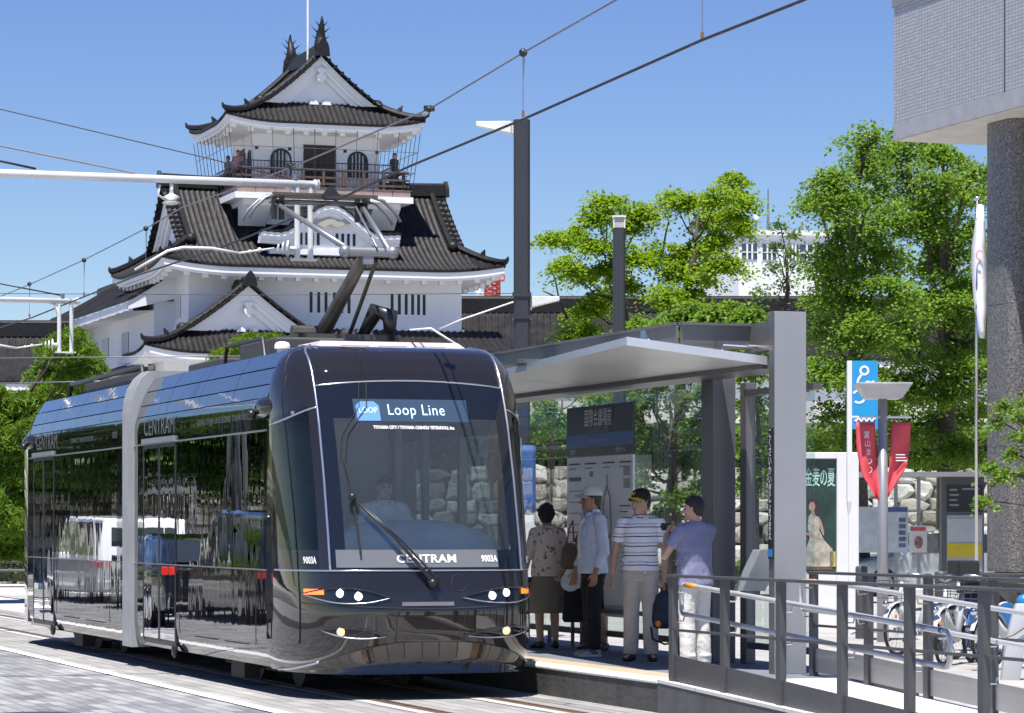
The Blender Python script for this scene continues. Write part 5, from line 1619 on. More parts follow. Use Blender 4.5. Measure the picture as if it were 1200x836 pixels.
def dropper(px, y0, y1, ball=True, lab=''):
    p = cat_at(px, y0); q = cat_at(px, y1); q.x, q.y = p.x, p.y
    t = thing('dropper_wire', lab, 'dropper wire', q, 0, 'droppers between the overhead wires')
    mb = MB(); mb.tube([(0, 0, 0), (0, 0, p.z - q.z)], 0.0035, 5); mb.tube([(0.012, 0, p.z - q.z), (0.004, 0, (p.z - q.z) * 0.6)], 0.003, 4); mb.build('wire', wire_grey, t)
    mb = MB(); mb.ball((0, 0, p.z - q.z), 0.036 if ball else 0.012, 10, 8); mb.build('insulator_ball', black_plastic, t, smooth=True)
    mb = MB(); mb.box(-0.012, 0.012, -0.012, 0.012, 0.0, 0.05); mb.build('wire_clip', M('copper_clip', (0.35, 0.16, 0.08), 0.4, 0.6), t)
    return t
dropper(613, 62, 137, True, 'dropper wire hanging beside the top of the tall dark lamp column')
dropper(823, -60, 46, False, 'dropper wire alone in the blue sky at the upper right of the picture')
dropper(171, 268, 318, True, 'dropper wire just left of the castle second roof gable')
dropper(98.5, 305, 347, True, 'dropper wire in the sky above the castle left wing roof end')
dropper(34.5, 333, 372, True, 'dropper wire farthest left above the second white bracket arm')
dropper(252, 231, 292, False, 'dropper wire crossing the dark tiles of the castle second roof')
for (px, py, lab) in ((503, 128, 'black clamp on the messenger wire at the castle top roof eave'), (341, 195, 'black clamp on the messenger wire in front of the balcony bell window')):
    c = cat_at(px, py); mb = MB(); mb.ball((0, 0, 0), 0.032, 9, 7); mb.box(-0.05, 0.05, -0.02, 0.02, -0.02, 0.03)
    tag(mb.build('wire_clamp', black_plastic, None, loc=c), lab, 'wire clamp')
c = cat_at(388, 234)
mb = MB(); mb.prism([(-0.10, 0), (0.10, 0), (0.025, 0.10), (-0.025, 0.10)], lambda a, b, h: (a, h, b), -0.02, 0.02); mb.tube([(-0.09, 0, 0.0), (-0.07, 0, -0.03), (0.07, 0, -0.03)], 0.010, 6)
tag(mb.build('contact_wire_clamp', black_plastic, None, loc=c + Vector((0, 0, 0.03))), 'dark triangular clamp on the contact wire above the pantograph head', 'wire clamp')
# bracket arms from masts on the left
m_arm = M('bracket_white', (0.74, 0.74, 0.72), 0.35, 0.2, var=0.05)
def bracket_mast(label, a, z, l_tip, drop, tubes, l_mast=3.3):
    t = thing('catenary_mast', label, 'catenary mast', W(l_mast, a, 0), TH)
    x1 = l_tip - l_mast
    mb = MB(); mb.tube([(0, 0, 0), (0, 0, z + 0.6)], [0.11, 0.085], 14); mb.build('mast', m_pole, t, smooth=True)
    mb = MB(); mb.tube([(0.05, 0, z), (x1, 0, z)], 0.040, 12); mb.tube([(x1 - 0.02, 0, z), (x1 + 0.03, 0, z)], 0.055, 12); mb.build('bracket_arm', m_arm, t, smooth=True)
    mb = MB(); mb.tube([(0.05, 0, z + 0.55), (x1 * 0.62, 0, z + 0.05)], 0.010, 6); mb.tube([(x1 - 0.22, 0, z + 0.04), (x1 - 0.22, 0, z + 0.10)], 0.03, 8); mb.build('stay', wire_grey, t)
    mb = MB()
    for x in tubes: mb.tube([(x - l_mast, 0, z), (x - l_mast, 0, z - drop)], 0.030, 10)
    mb.tube([(tubes[0] - l_mast - 0.18, 0, z), (tubes[0] - l_mast - 0.06, 0, z - 0.06), (tubes[0] - l_mast, 0, z - 0.25)], 0.022, 8)
    mb.box(tubes[0] - l_mast - 0.06, tubes[-1] - l_mast + 0.06, -0.05, 0.05, z - drop - 0.02, z - drop)
    mb.build('drop_tube', m_arm, t, smooth=True, autosmooth=50)
    ins = MB()
    x = tubes[0] - l_mast; zz = z - drop + 0.10
    ins.tube([(x, 0, zz), (x - 0.10, 0, zz)], 0.025, 10)
    for k in range(3): ins.tube([(x - 0.10 - 0.05 * k, 0, zz), (x - 0.11 - 0.05 * k, 0, zz)], [0.09 - 0.02 * k, 0.03], 14)
    ins.tube([(x - 0.25, 0, zz), (x - 0.62, 0, zz - 0.06)], 0.012, 6)
    ins.ball((x - 0.40, 0, zz - 0.02), 0.025, 8, 6); ins.ball((x - 0.50, 0, zz - 0.04), 0.02, 8, 6)
    ins.build('insulator', m_lampw, t, smooth=True)
    sa = MB(); sa.tube([(x - 0.62, 0, zz - 0.06), (x - 0.90, 0, zz - 0.02), (x - 1.20, 0, zz - 0.02), (x - 1.36, 0, zz - 0.06), (x - 1.7, 0, zz - 0.26)], [0.014, 0.017, 0.018, 0.016, 0.012], 8); sa.build('steady_arm', m_arm, t, smooth=True)
    hi = MB()
    xh = tubes[0] - l_mast - 1.32
    hi.tube([(xh, 0, z - 0.04), (xh, 0, z - 0.15)], 0.02, 8); hi.lathe([(0.03, 0), (0.10, 0.02), (0.04, 0.05), (0.09, 0.08), (0.03, 0.11), (0.0, 0.13)], (xh, 0, z - 0.26), 14)
    hi.tube([(xh - 0.12, 0, z - 0.06), (xh - 0.14, 0, z - 0.16), (xh - 0.05, 0, z - 0.22)], 0.012, 6)
    hi.build('hanging_insulator', m_lampw, t, smooth=True)
    return t
bracket_mast('long white bracket arm with insulators reaching over the tram before the castle', 30.7, 5.10, 8.30, 0.77, (8.10, 8.24))
bracket_mast('smaller white bracket arm farther down the track seen against the dark gallery roof', 44.6, 4.86, 8.45, 0.74, (8.18, 8.36))
# span wires
oline('span_wire', 'thin span wire slanting down from the upper left edge to the castle balcony', [P(-40, 120, 38), P(0, 128, 38), P(245, 186, 38), P(380, 220, 38)], 0.008, wire_mat)
oline('span_wire', 'short thick stay wire ending on the nearest white bracket arm', [P(-60, 176, 31), P(42, 198, 31)], 0.013, wire_mat)
oline('span_wire', 'thin stay wire running down to the second white bracket arm at the left edge', [P(-40, 325, 45), P(75, 347, 45)], 0.012, wire_mat)
oline('span_wire', 'pale horizontal cable in front of the pine just above the dark tram roof', [P(-30, 450, 52), P(110, 447, 52), P(260, 444, 52)], 0.010, wire_grey)
oline('span_wire', 'pale horizontal cable higher in front of the pine and castle porch', [P(-30, 420, 56), P(200, 418, 56), P(345, 417, 56)], 0.012, wire_grey)
oline('span_wire', 'hair thin level wire crossing the castle main wall above the slit windows', [P(-30, 344, 58), P(300, 346, 58), P(602, 344, 58)], 0.006, wire_mat)
oline('span_wire', 'white stay rope from the tall lamp column down to the tram roof level', [P(602, 354, 41.9), P(540, 375, 41.9), P(515, 386, 41.9)], 0.012, white_paint)
oline('span_wire', 'white stay with small insulators sloping down behind the tram roof', [P(480, 387, 38), P(505, 385, 38), P(545, 410, 38)], 0.014, white_paint)
# ================================================================== vegetation
def leaf_mesh(name, cen, tang, nrm, size, asp, mat_, parent):
    """one folded leaf card (two triangles over a mid rib) per entry"""
    n = len(cen)
    side = np.cross(nrm, tang)
    L = size[:, None]
    a = cen - tang * L * 0.5
    b = cen + tang * L * 0.5
    c = cen + side * L * asp + nrm * L * 0.10
    d = cen - side * L * asp + nrm * L * 0.10
    co = np.stack([a, d, b, c], axis=1).reshape(-1, 3)
    me = bpy.data.meshes.new(name)
    me.vertices.add(n * 4); me.loops.add(n * 6); me.polygons.add(n * 2)
    me.vertices.foreach_set('co', co.astype(np.float32).ravel())
    idx = (np.arange(n)[:, None] * 4 + np.array([[0, 1, 2, 0, 2, 3]])).ravel()
    me.loops.foreach_set('vertex_index', idx.astype(np.int32))
    me.polygons.foreach_set('loop_start', np.arange(0, n * 6, 3, dtype=np.int32))
    me.polygons.foreach_set('loop_total', np.full(n * 2, 3, dtype=np.int32))
    me.materials.append(mat_)
    me.update(); me.validate()
    o = bpy.data.objects.new(name, me); COL.objects.link(o); o.parent = parent
    return o
def unit(v): return v / np.maximum(1e-9, np.linalg.norm(v, axis=1))[:, None]
def crown_points(blobs, dens, spray, flat, rs, zs=0.85):
    cs = []; rad = []
    for (c, r) in blobs:
        k = max(8, int(9 * (r / spray) ** 2 * 0.75))
        d = unit(rs.normal(size=(k, 3))); q = rs.random(k) ** 0.45
        p = np.array(c)[None] + d * (q * r)[:, None] * np.array([1, 1, zs])
        cs.append(p); rad.append(np.full(k, spray) * rs.uniform(0.6, 1.3, k))
    cs = np.concatenate(cs); rad = np.concatenate(rad)
    m = np.maximum(12, (dens * 3.3 * rad ** 2).astype(int))
    cen = np.repeat(cs, m, axis=0); rr = np.repeat(rad, m)
    g = rs.normal(size=(len(cen), 3)) * np.array([0.55, 0.55, 0.55 * flat])
    # sprays droop at the rim
    off = g * rr[:, None]
    off[:, 2] -= 0.35 * (off[:, 0] ** 2 + off[:, 1] ** 2) / np.maximum(rr, 0.05)
    return cen + off, unit(g + 1e-6)
def tree(name, label, base, blobs, mat_, leaf=0.10, dens=260, spray=0.42, flat=0.35, r0=0.16, asp=0.40, fork=0.45, group=None, cat='tree', seed=1, needle=False, dead=()):
    rs = np.random.default_rng(seed)
    b = Vector(base)
    t = thing(name, label, cat, b, 0, group)
    bl = [(Vector(c) - b, r) for c, r in blobs]
    pts, g = crown_points([(tuple(c), r * (1.25 if needle else 1)) for c, r in bl], dens, spray, flat, rs, 0.5 if needle else 0.85)
    n = len(pts)
    if needle:
        tang = unit(rs.normal(size=(n, 3)) * np.array([1, 1, 0.6]) + np.array([0, 0, 0.75]))
        nr = unit(np.cross(tang, rs.normal(size=(n, 3))))
    else:
        tang = unit(g * np.array([1, 1, 0.3]) + rs.normal(size=(n, 3)) * 0.55 - np.array([0, 0, 0.25]))
        up = unit(rs.normal(size=(n, 3)) * 0.42 + np.array([0, -0.12, 1.0]))
        nr = unit(up - tang * np.sum(up * tang, axis=1)[:, None])
    leaf_mesh('crown', pts, tang, nr, leaf * rs.uniform(0.6, 1.35, n), asp, mat_, t)
    # trunk and limbs
    mb = MB()
    cx = sum((c for c, r in bl), Vector()) / len(bl)
    zlo = min(c.z - r for c, r in bl); zhi = max(c.z for c, r in bl)
    zf = max(0.4, zlo + (zhi - zlo) * fork * 0.4)
    F = Vector((cx.x * 0.35, cx.y * 0.35, zf))
    T = Vector((cx.x * 0.8, cx.y * 0.8, zlo + (zhi - zlo) * 0.75))
    axis = [Vector((0, 0, -0.3)), Vector((F.x * 0.3, F.y * 0.3, F.z * 0.5)), F, F.lerp(T, 0.5) + Vector((0.1, 0, 0)), T]
    mb.tube(axis, [r0 * 1.25, r0, r0 * 0.85, r0 * 0.5, r0 * 0.15], 9)
    rr_ = random.Random(seed)
    for c, r in bl:
        k = min(0.95, max(0.12, (c.z - r * 0.6 - F.z) / max(0.5, T.z - F.z) * 0.6))
        if c.z < F.z: s = F.lerp(axis[1], min(0.9, (F.z - c.z) / max(0.3, F.z)))
        else: s = F.lerp(T, k)
        m = s.lerp(c, 0.5) + Vector((rr_.uniform(-0.15, 0.15), rr_.uniform(-0.15, 0.15), -0.12 * (c - s).length))
        w = r0 * (0.22 + 0.12 * min(1.5, r))
        mb.tube([s, s.lerp(m, 0.5) + Vector((0, 0, -0.03)), m, m.lerp(c, 0.6), c], [w, w * 0.8, w * 0.62, w * 0.4, w * 0.2], 6)
        for q in range(3):
            e = c + Vector((rr_.uniform(-1, 1), rr_.uniform(-1, 1), rr_.uniform(-0.2, 0.8))) * r * 0.75
            mb.tube([m.lerp(c, 0.5 + 0.12 * q), (m.lerp(c, 0.75) + e) / 2, e], [w * 0.35, w * 0.25, w * 0.08], 5)
    for pth in dead:
        pth = [Vector(p) - b for p in pth]
        mb.tube(pth, [0.035 * (1 - i / len(pth)) + 0.008 for i in range(len(pth))], 5)
    mb.build('trunk', bark, t, smooth=True)
    return t
def pxb(lst, Y, k=1.0, seed=0, dz=0.8):
    rr_ = random.Random(seed); out = []
    for (x, y, r) in lst:
        rw = r / 3600 * Y * k
        out.append((P(x, y, Y + rr_.uniform(-1, 1) * dz * 1.6), rw))
    return out
lf_lime = leafmat('leaf_lime', [(0.13, 0.25, 0.02), (0.185, 0.32, 0.025), (0.24, 0.37, 0.035), (0.33, 0.44, 0.06)], 0.55)
lf_green = leafmat('leaf_green', [(0.09, 0.19, 0.028), (0.13, 0.25, 0.036), (0.175, 0.30, 0.045), (0.26, 0.38, 0.07)], 0.55)
lf_mid = leafmat('leaf_mid', [(0.065, 0.14, 0.024), (0.10, 0.18, 0.03), (0.135, 0.215, 0.036)], 0.45)
lf_pine = leafmat('pine_needles', [(0.08, 0.18, 0.022), (0.14, 0.26, 0.03), (0.19, 0.32, 0.04), (0.24, 0.36, 0.055)], 0.5)
lf_dark = leafmat('leaf_dark', [(0.02, 0.05, 0.012), (0.035, 0.075, 0.014), (0.055, 0.095, 0.02)], 0.25)

tb_ = P(752, 616, 100)
tree('maple_tree', 'lime green maple with layered sprays standing left behind the short dark lamp column', (tb_.x, 100, 4.0),
     pxb([(712, 238, 22), (757, 249, 17), (655, 277, 15), (683, 275, 14), (735, 266, 15), (706, 288, 15), (666, 312, 15), (682, 322, 12), (709, 318, 17), (744, 303, 18), (690, 362, 22), (680, 388, 24), (708, 350, 15), (670, 402, 18), (735, 330, 14), (700, 255, 14)], 100, 1.0, 3, 1.4),
     lf_lime, 0.125, 190, 0.50, 0.30, 0.17, group='maples before the keep gallery', seed=21,
     dead=[[P(665, 375, 101), P(655, 350, 101), P(650, 325, 101), P(642, 312, 101)], [P(655, 350, 101), P(645, 345, 101), P(636, 341, 101)], [P(776, 300, 100), P(780, 275, 100), P(784, 258, 100)]])
tb_ = P(795, 616, 99)
tree('maple_tree', 'taller lime green maple with a leaning top beside the white office block', (tb_.x, 99, 4.0),
     pxb([(778, 297, 20), (800, 300, 18), (821, 294, 16), (789, 234, 13), (804, 236, 10), (862, 213, 17), (842, 226, 18), (870, 236, 12), (826, 260, 15), (852, 255, 19), (868, 266, 12), (841, 278, 17), (823, 323, 20), (778, 345, 18), (812, 350, 20), (790, 318, 14), (845, 305, 14)], 99, 1.0, 5, 1.4),
     lf_lime, 0.125, 190, 0.50, 0.30, 0.17, group='maples before the keep gallery', seed=22)
tb_ = P(840, 616, 92)
tree('broadleaf_tree', 'mid green bushy tree low behind the canopy beam of the shelter', (tb_.x, 92, 3.2),
     pxb([(790, 372, 20), (812, 368, 22), (841, 366, 22), (884, 372, 16), (860, 390, 20), (745, 385, 16), (770, 392, 18), (820, 395, 20), (895, 392, 20), (720, 400, 16)], 92, 1.0, 6, 1.2),
     lf_green, 0.14, 210, 0.46, 0.4, 0.15, seed=23)
tb_ = P(915, 616, 76)
tree('young_tree', 'thin young tree with wispy leaves in front of the white office block', (tb_.x, 76, 0),
     pxb([(908, 288, 9), (914, 264, 7), (929, 272, 7), (904, 312, 12), (918, 332, 15), (893, 342, 12), (932, 310, 10), (943, 355, 14), (903, 376, 18), (936, 385, 18), (960, 368, 14), (922, 295, 8)], 76, 0.8, 7, 0.8),
     lf_mid, 0.09, 70, 0.26, 0.5, 0.10, seed=24)
big_a = [(1013, 168, 22), (1007, 192, 20), (978, 214, 14), (957, 238, 16), (980, 236, 17), (1017, 232, 26), (997, 268, 15), (978, 293, 30), (1030, 262, 30), (1030, 300, 36), (968, 318, 18), (970, 345, 24), (1000, 342, 34), (972, 384, 30), (1015, 392, 34), (960, 432, 28), (1002, 440, 32), (972, 484, 26), (1025, 470, 26), (960, 518, 22), (1000, 520, 24), (1045, 345, 30)]
tb_ = P(1005, 616, 70)
tree('zelkova_tree', 'big fresh green broadleaf tree right of the shelter pylon under the grey building', (tb_.x, 70, 0), pxb(big_a, 70, 1.0, 8, 1.6), lf_green, 0.094, 250, 0.44, 0.34, 0.26, group='big broadleaf trees on the right', seed=25, fork=0.5)
big_b = [(1047, 180, 15), (1085, 170, 20), (1105, 180, 16), (1060, 215, 28), (1101, 214, 28), (1139, 199, 20), (1131, 232, 30), (1085, 258, 36), (1131, 276, 32), (1090, 302, 40), (1100, 345, 38), (1142, 330, 32), (1065, 392, 38), (1115, 395, 38), (1147, 372, 26), (1060, 445, 38), (1105, 445, 40), (1142, 430, 28), (1055, 497, 32), (1098, 497, 34), (1135, 482, 28), (1085, 530, 22), (1122, 526, 24), (1065, 155, 8), (1165, 300, 26), (1165, 360, 26)]
tb_ = P(1110, 616, 73)
tree('zelkova_tree', 'big broadleaf tree beside the granite column behind the glass bus shelter', (tb_.x, 73, 0), pxb(big_b, 73, 1.0, 9, 1.6), lf_green, 0.094, 250, 0.44, 0.34, 0.26, group='big broadleaf trees on the right', seed=26, fork=0.5)
tb_ = P(786, 616, 66)
tree('broadleaf_tree', 'leafy tree with a dark forked trunk seen through the shelter glass before the boulders', (tb_.x, 66, 0),
     pxb([(760, 468, 17), (800, 470, 17), (745, 500, 15), (820, 495, 15), (775, 508, 15), (760, 540, 13), (806, 540, 16), (826, 572, 13), (750, 562, 11), (792, 578, 11), (770, 440, 20), (812, 430, 19), (740, 460, 14), (835, 455, 14), (782, 600, 8)], 66, 1.0, 10, 0.9),
     lf_mid, 0.10, 190, 0.33, 0.42, 0.17, seed=27, fork=0.2)
tb_ = P(884, 616, 68)
tree('broadleaf_tree', 'slender green tree seen between the grey shelter posts and the tall pylon', (tb_.x, 68, 0),
     pxb([(884, 440, 16), (878, 470, 15), (892, 495, 15), (880, 522, 14), (893, 548, 12), (878, 566, 10), (888, 410, 14)], 68, 1.0, 11, 0.8),
     lf_green, 0.10, 190, 0.33, 0.42, 0.11, seed=28, fork=0.2)
tb_ = P(640, 616, 79)
tree('broadleaf_tree', 'small green tree through the left end of the shelter glass', (tb_.x, 79, 0),
     pxb([(632, 492, 13), (648, 500, 12), (620, 505, 10), (660, 492, 12), (640, 478, 10), (700, 470, 14), (720, 462, 14), (690, 455, 12)], 79, 1.0, 12, 0.8),
     lf_green, 0.11, 190, 0.36, 0.42, 0.10, seed=29, fork=0.2)
tb_ = P(1290, 616, 49)
tree('broadleaf_tree', 'tree outside the right edge whose leafy sprigs hang in front of the granite column', (tb_.x, 49, 0),
     pxb([(1190, 488, 10), (1204, 470, 10), (1176, 476, 7), (1168, 492, 6), (1196, 510, 9), (1187, 532, 8), (1177, 556, 6), (1160, 548, 5), (1206, 550, 10), (1152, 586, 4), (1225, 500, 18), (1240, 460, 22), (1270, 440, 40), (1300, 400, 50), (1260, 520, 25), (1320, 480, 40)], 49, 1.0, 13, 0.4),
     lf_green, 0.075, 240, 0.16, 0.5, 0.13, seed=30, fork=0.4)
# pines
pine = [(81, 395, 14), (64, 408, 13), (99, 412, 11), (52, 436, 13), (82, 440, 15), (103, 428, 10), (81, 462, 13), (48, 455, 11), (24, 470, 16), (6, 472, 14), (42, 476, 11), (16, 492, 18), (40, 497, 13), (12, 520, 20), (32, 525, 13), (8, 545, 20), (27, 553, 14), (6, 577, 22), (26, 588, 14), (8, 608, 22), (27, 622, 13), (14, 640, 16), (-20, 500, 26), (-25, 540, 28), (-22, 590, 30), (-15, 460, 18), (65, 480, 10)]
tb_ = P(-22, 616, 64)
tree('pine_tree', 'layered green pine at the left edge rising behind the rear of the black tram', (tb_.x, 64, 0), pxb(pine, 64, 1.0, 14, 0.8), lf_pine, 0.19, 1500, 0.20, 0.42, 0.20, asp=0.055, seed=31, needle=True, fork=0.6, group='pines around the castle')
tb_ = P(300, 616, 80)
tree('pine_tree', 'small rounded pine top peeping over the black tram roof before the castle porch', (tb_.x, 80, 0), pxb([(300, 398, 11), (284, 402, 11), (318, 399, 9), (272, 410, 9), (256, 416, 8), (312, 406, 11), (262, 426, 8), (296, 420, 12), (330, 405, 8)], 80, 1.0, 15, 0.6), lf_pine, 0.17, 1500, 0.22, 0.45, 0.14, asp=0.055, seed=32, needle=True, fork=0.8, group='pines around the castle')
# hedges
def hedge(label, p0, p1, h, w, seed, mat_=lf_dark, group=None, leaf=0.07):
    p0 = Vector(p0); p1 = Vector(p1)
    t = thing('hedge', label, 'hedge', p0, 0, group)
    rs = np.random.default_rng(seed)
    L = (p1 - p0).length; n = int(L * h * 900 * min(1.0, (0.09 / leaf) ** 2))
    d = (p1 - p0) / L; s = d.cross(Vector((0, 0, 1)))
    u = rs.random(n) * L; v = (rs.random(n) - 0.5) * w; z = h * (1 - rs.random(n) ** 2.2 * 0.9) * (1 + 0.12 * np.sin(u * 2.1) * np.cos(u * 0.7))
    pts = u[:, None] * np.array(d)[None] + v[:, None] * np.array(s)[None]; pts[:, 2] += z
    tang = unit(rs.normal(size=(n, 3))); up = unit(rs.normal(size=(n, 3)) * 0.7 + np.array([0, -0.3, 1])); nr = unit(up - tang * np.sum(up * tang, axis=1)[:, None])
    leaf_mesh('foliage', pts, tang, nr, leaf * rs.uniform(0.6, 1.3, n), 0.32, mat_, t)
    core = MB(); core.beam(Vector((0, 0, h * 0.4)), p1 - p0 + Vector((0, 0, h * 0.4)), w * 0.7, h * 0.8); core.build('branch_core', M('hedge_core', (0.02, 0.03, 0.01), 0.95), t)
    return t
hedge('low clipped hedge behind the glass bus shelter and the poster pylon', P(990, 680, 78) * 1.0 - Vector((0, 0, P(990, 680, 78).z)), P(1190, 680, 78) - Vector((0, 0, P(1190, 680, 78).z)), 0.75, 0.9, 41, lf_green)
hedge('low green hedge beneath the pine behind the left hand guard rail', (-18, 80.5, 0.12), (-9.5, 80.2, 0.12), 0.9, 1.2, 42, lf_pine)
hedge('green planting strip along the foot of the boulders behind the shelter glass', (0, 82.4, 0), (10.5, 82.4, 0), 0.6, 0.8, 43, lf_green)
hedge('shrubbery crowning the long boulder wall behind the shelter', (-13, 87.6, 2.5), (44, 87.6, 2.5), 1.9, 1.4, 44, lf_green, None, 0.14)
# trees on the far left of the street: they show in the lacquer of the tram
for i, (l, a, h, nm) in enumerate(((-3.5, 79, 8.0, 'nearest street tree of the left hand row mirrored in the tram side'), (-4.5, 85, 8.5, 'second street tree of the left hand row mirrored in the tram side'),
                                   (-4, 91, 8.0, 'third street tree of the left hand row mirrored in the tram side'), (-5, 97, 9, 'fourth street tree of the left hand row mirrored in the tram side'), (-8, 103, 10, 'tall street tree farthest left beyond the row'),
                                   (-6, 73, 8.0, 'street tree nearest the crossing in the mirrored left hand row'))):
    rr_ = random.Random(50 + i)
    w = W(l, a, 0)
    bl = [(w + Vector((rr_.uniform(-2.8, 2.8), rr_.uniform(-2.8, 2.8), h * rr_.uniform(0.42, 0.95))), rr_.uniform(0.8, 1.5)) for _ in range(26)]
    tree('street_tree', nm, w, bl, lf_mid if i % 2 else lf_dark, 0.22, 90, 0.7, 0.4, 0.2, seed=60 + i, group='street trees mirrored in the tram')
# ================================================================== right hand side
# grey tiled building on pilotis
def tilemat():
    m, nt, b, out = nodes_of('facade_tile')
    L = nt.links
    tc = nd(nt, 'ShaderNodeTexCoord')
    sx = nd(nt, 'ShaderNodeSeparateXYZ'); L.new(tc.outputs['Object'], sx.inputs[0])
    cb = nd(nt, 'ShaderNodeCombineXYZ'); L.new(sx.outputs[1], cb.inputs[0]); L.new(sx.outputs[2], cb.inputs[1])
    br = nd(nt, 'ShaderNodeTexBrick', i_Scale=1.0, i_Mortar_Size=0.007, i_Mortar_Smooth=0.1, i_Brick_Width=0.110, i_Row_Height=0.062, offset=0.0)
    br.inputs['Color1'].default_value = (0.44, 0.44, 0.46, 1); br.inputs['Color2'].default_value = (0.37, 0.37, 0.39, 1); br.inputs['Mortar'].default_value = (0.22, 0.22, 0.235, 1)
    L.new(cb.outputs[0], br.inputs['Vector']); L.new(br.outputs['Color'], b.inputs['Base Color'])
    b.inputs['Roughness'].default_value = 0.35
    bp = nd(nt, 'ShaderNodeBump', i_Strength=0.5, i_Distance=0.004, invert=True); L.new(br.outputs['Fac'], bp.inputs['Height']); L.new(bp.outputs[0], b.inputs['Normal'])
    return m
def granite():
    m, nt, b, out = nodes_of('granite')
    L = nt.links
    tc = nd(nt, 'ShaderNodeTexCoord')
    v = nd(nt, 'ShaderNodeTexVoronoi', i_Scale=60.0); L.new(tc.outputs['Object'], v.inputs['Vector'])
    n = nd(nt, 'ShaderNodeTexNoise', i_Scale=22.0, i_Detail=6.0); L.new(tc.outputs['Object'], n.inputs['Vector'])
    c = ramp(nt, v.outputs['Color'], [(0.15, (0.055, 0.052, 0.052)), (0.5, (0.15, 0.142, 0.14)), (0.85, (0.28, 0.265, 0.26))])
    c2 = ramp(nt, n.outputs['Fac'], [(0.35, (0.7, 0.7, 0.7)), (0.65, (1.15, 1.15, 1.15))])
    mx = nd(nt, 'ShaderNodeMix', data_type='RGBA', blend_type='MULTIPLY', i_0=1.0); L.new(c, mx.inputs[6]); L.new(c2, mx.inputs[7]); L.new(mx.outputs[2], b.inputs['Base Color'])
    b.inputs['Roughness'].default_value = 0.45
    return m
m_tilef = tilemat(); m_gran = granite()
FL, FA = 24.0, 49.5
bt_ = thing('office_building', 'grey tiled overhanging upper storey on a granite column at the right edge', 'building', W(FL, FA, 0), TH)
mb = MB(); mb.box(0, 10, -22, 0, 8.72, 14.0); mb.build('tiled_wall', m_tilef, bt_)
mb = MB(); mb.box(-0.012, 10, -22, 0.012, 8.42, 8.715); mb.build('fascia', M('fascia_grey', (0.36, 0.36, 0.38), 0.5, streak=0.1), bt_)
mb = MB(); mb.box(0.02, 9.98, -21.98, -0.02, 8.405, 8.417); mb.build('soffit', M('soffit_white', (0.70, 0.67, 0.62), 0.7), bt_)
mb = MB()
for y in (-4.15, -8.3, -12.45): mb.box(-0.004, 0.002, y - 0.015, y + 0.015, 8.72, 14)
mb.build('panel_joint', black_rubber, bt_)
mb = MB(); mb.box(-0.03, 10, -22, 0.03, 10.78, 10.95); mb.build('cornice', M('cornice', (0.22, 0.22, 0.24), 0.5), bt_)
c0 = P(1199, 616, 52)
lx = CT * c0.x + ST * c0.y - FL; ly = -ST * c0.x + CT * c0.y - FA
ring = []
for i in range(20):
    t = 2 * math.pi * i / 20
    ring.append((lx + math.copysign(abs(math.cos(t)) ** 0.35, math.cos(t)) * 0.50, ly + math.copysign(abs(math.sin(t)) ** 0.35, math.sin(t)) * 0.50))
cm = MB()
for (z0, z1) in ((0.80, 2.9), (2.912, 5.3), (5.312, 8.41)):
    cm.loft([[(x, y, z) for x, y in ring] for z in (z0, z1)])
cm.loft([[(lx + (x - lx) * 0.985, ly + (y - ly) * 0.985, z) for x, y in ring] for z in (0.8, 8.41)])
cm.build('granite_column', m_gran, bt_, smooth=True, autosmooth=40)
cb_ = MB(); cb_.box(lx - 0.62, lx + 0.62, ly - 0.62, ly + 0.62, -0.02, 0.78); cb_.build('column_base', M('granite_dark', (0.075, 0.07, 0.07), 0.4, var=0.25, scale=20), bt_, bevel=0.02)
# lower wall of the building beyond the column, out of frame
mb = MB(); mb.box(5, 10, -22, 0, -0.02, 8.4); mb.build('ground_floor_wall', m_tilef, bt_)

# illuminated poster pylon
pyl = thing('poster_pylon', 'white framed advertising pylon with a dark green summer poster behind the ramp railing', 'advertising pylon', P(946, 616, 47) - Vector((0, 0, H)), R(4))
m_case = M('pylon_white', (0.72, 0.72, 0.72), 0.35, var=0.03)
mb = MB()
mb.box(-0.50, -0.44, 0, 0.30, -0.02, 2.70); mb.box(0.46, 0.80, 0.0, 0.34, -0.02, 2.70); mb.box(-0.44, 0.46, 0, 0.30, 2.60, 2.70); mb.box(-0.44, 0.46, 0.02, 0.30, -0.02, 0.86); mb.box(-0.44, 0.46, 0.10, 0.30, 0.86, 2.60)
mb.build('case', m_case, pyl, bevel=0.012)
m_post = M('poster_green', (0.022, 0.055, 0.042), 0.3, var=0.5, scale=2.5)
mb = MB(); mb.box(-0.438, 0.458, 0.08, 0.098, 0.865, 2.598); po_ = mb.build('poster', m_post, pyl)
mb = MB()
for i, chs in enumerate('金麦の夏'):
    mb.text(chs, 0.31, lambda a, b, i=i: (0.03 + i * 0.118 + a * 0.40, 0.074, 2.30 + b), bold=0.003)
mb.build('poster_lettering', M('poster_ink', (0.40, 0.62, 0.56), 0.5), po_)
mb = MB(); mb.box(-0.3, 0.4, 0.072, 0.078, 0.9, 1.05); 
mb.build('poster_table', M('poster_brown', (0.12, 0.07, 0.04), 0.6), po_)
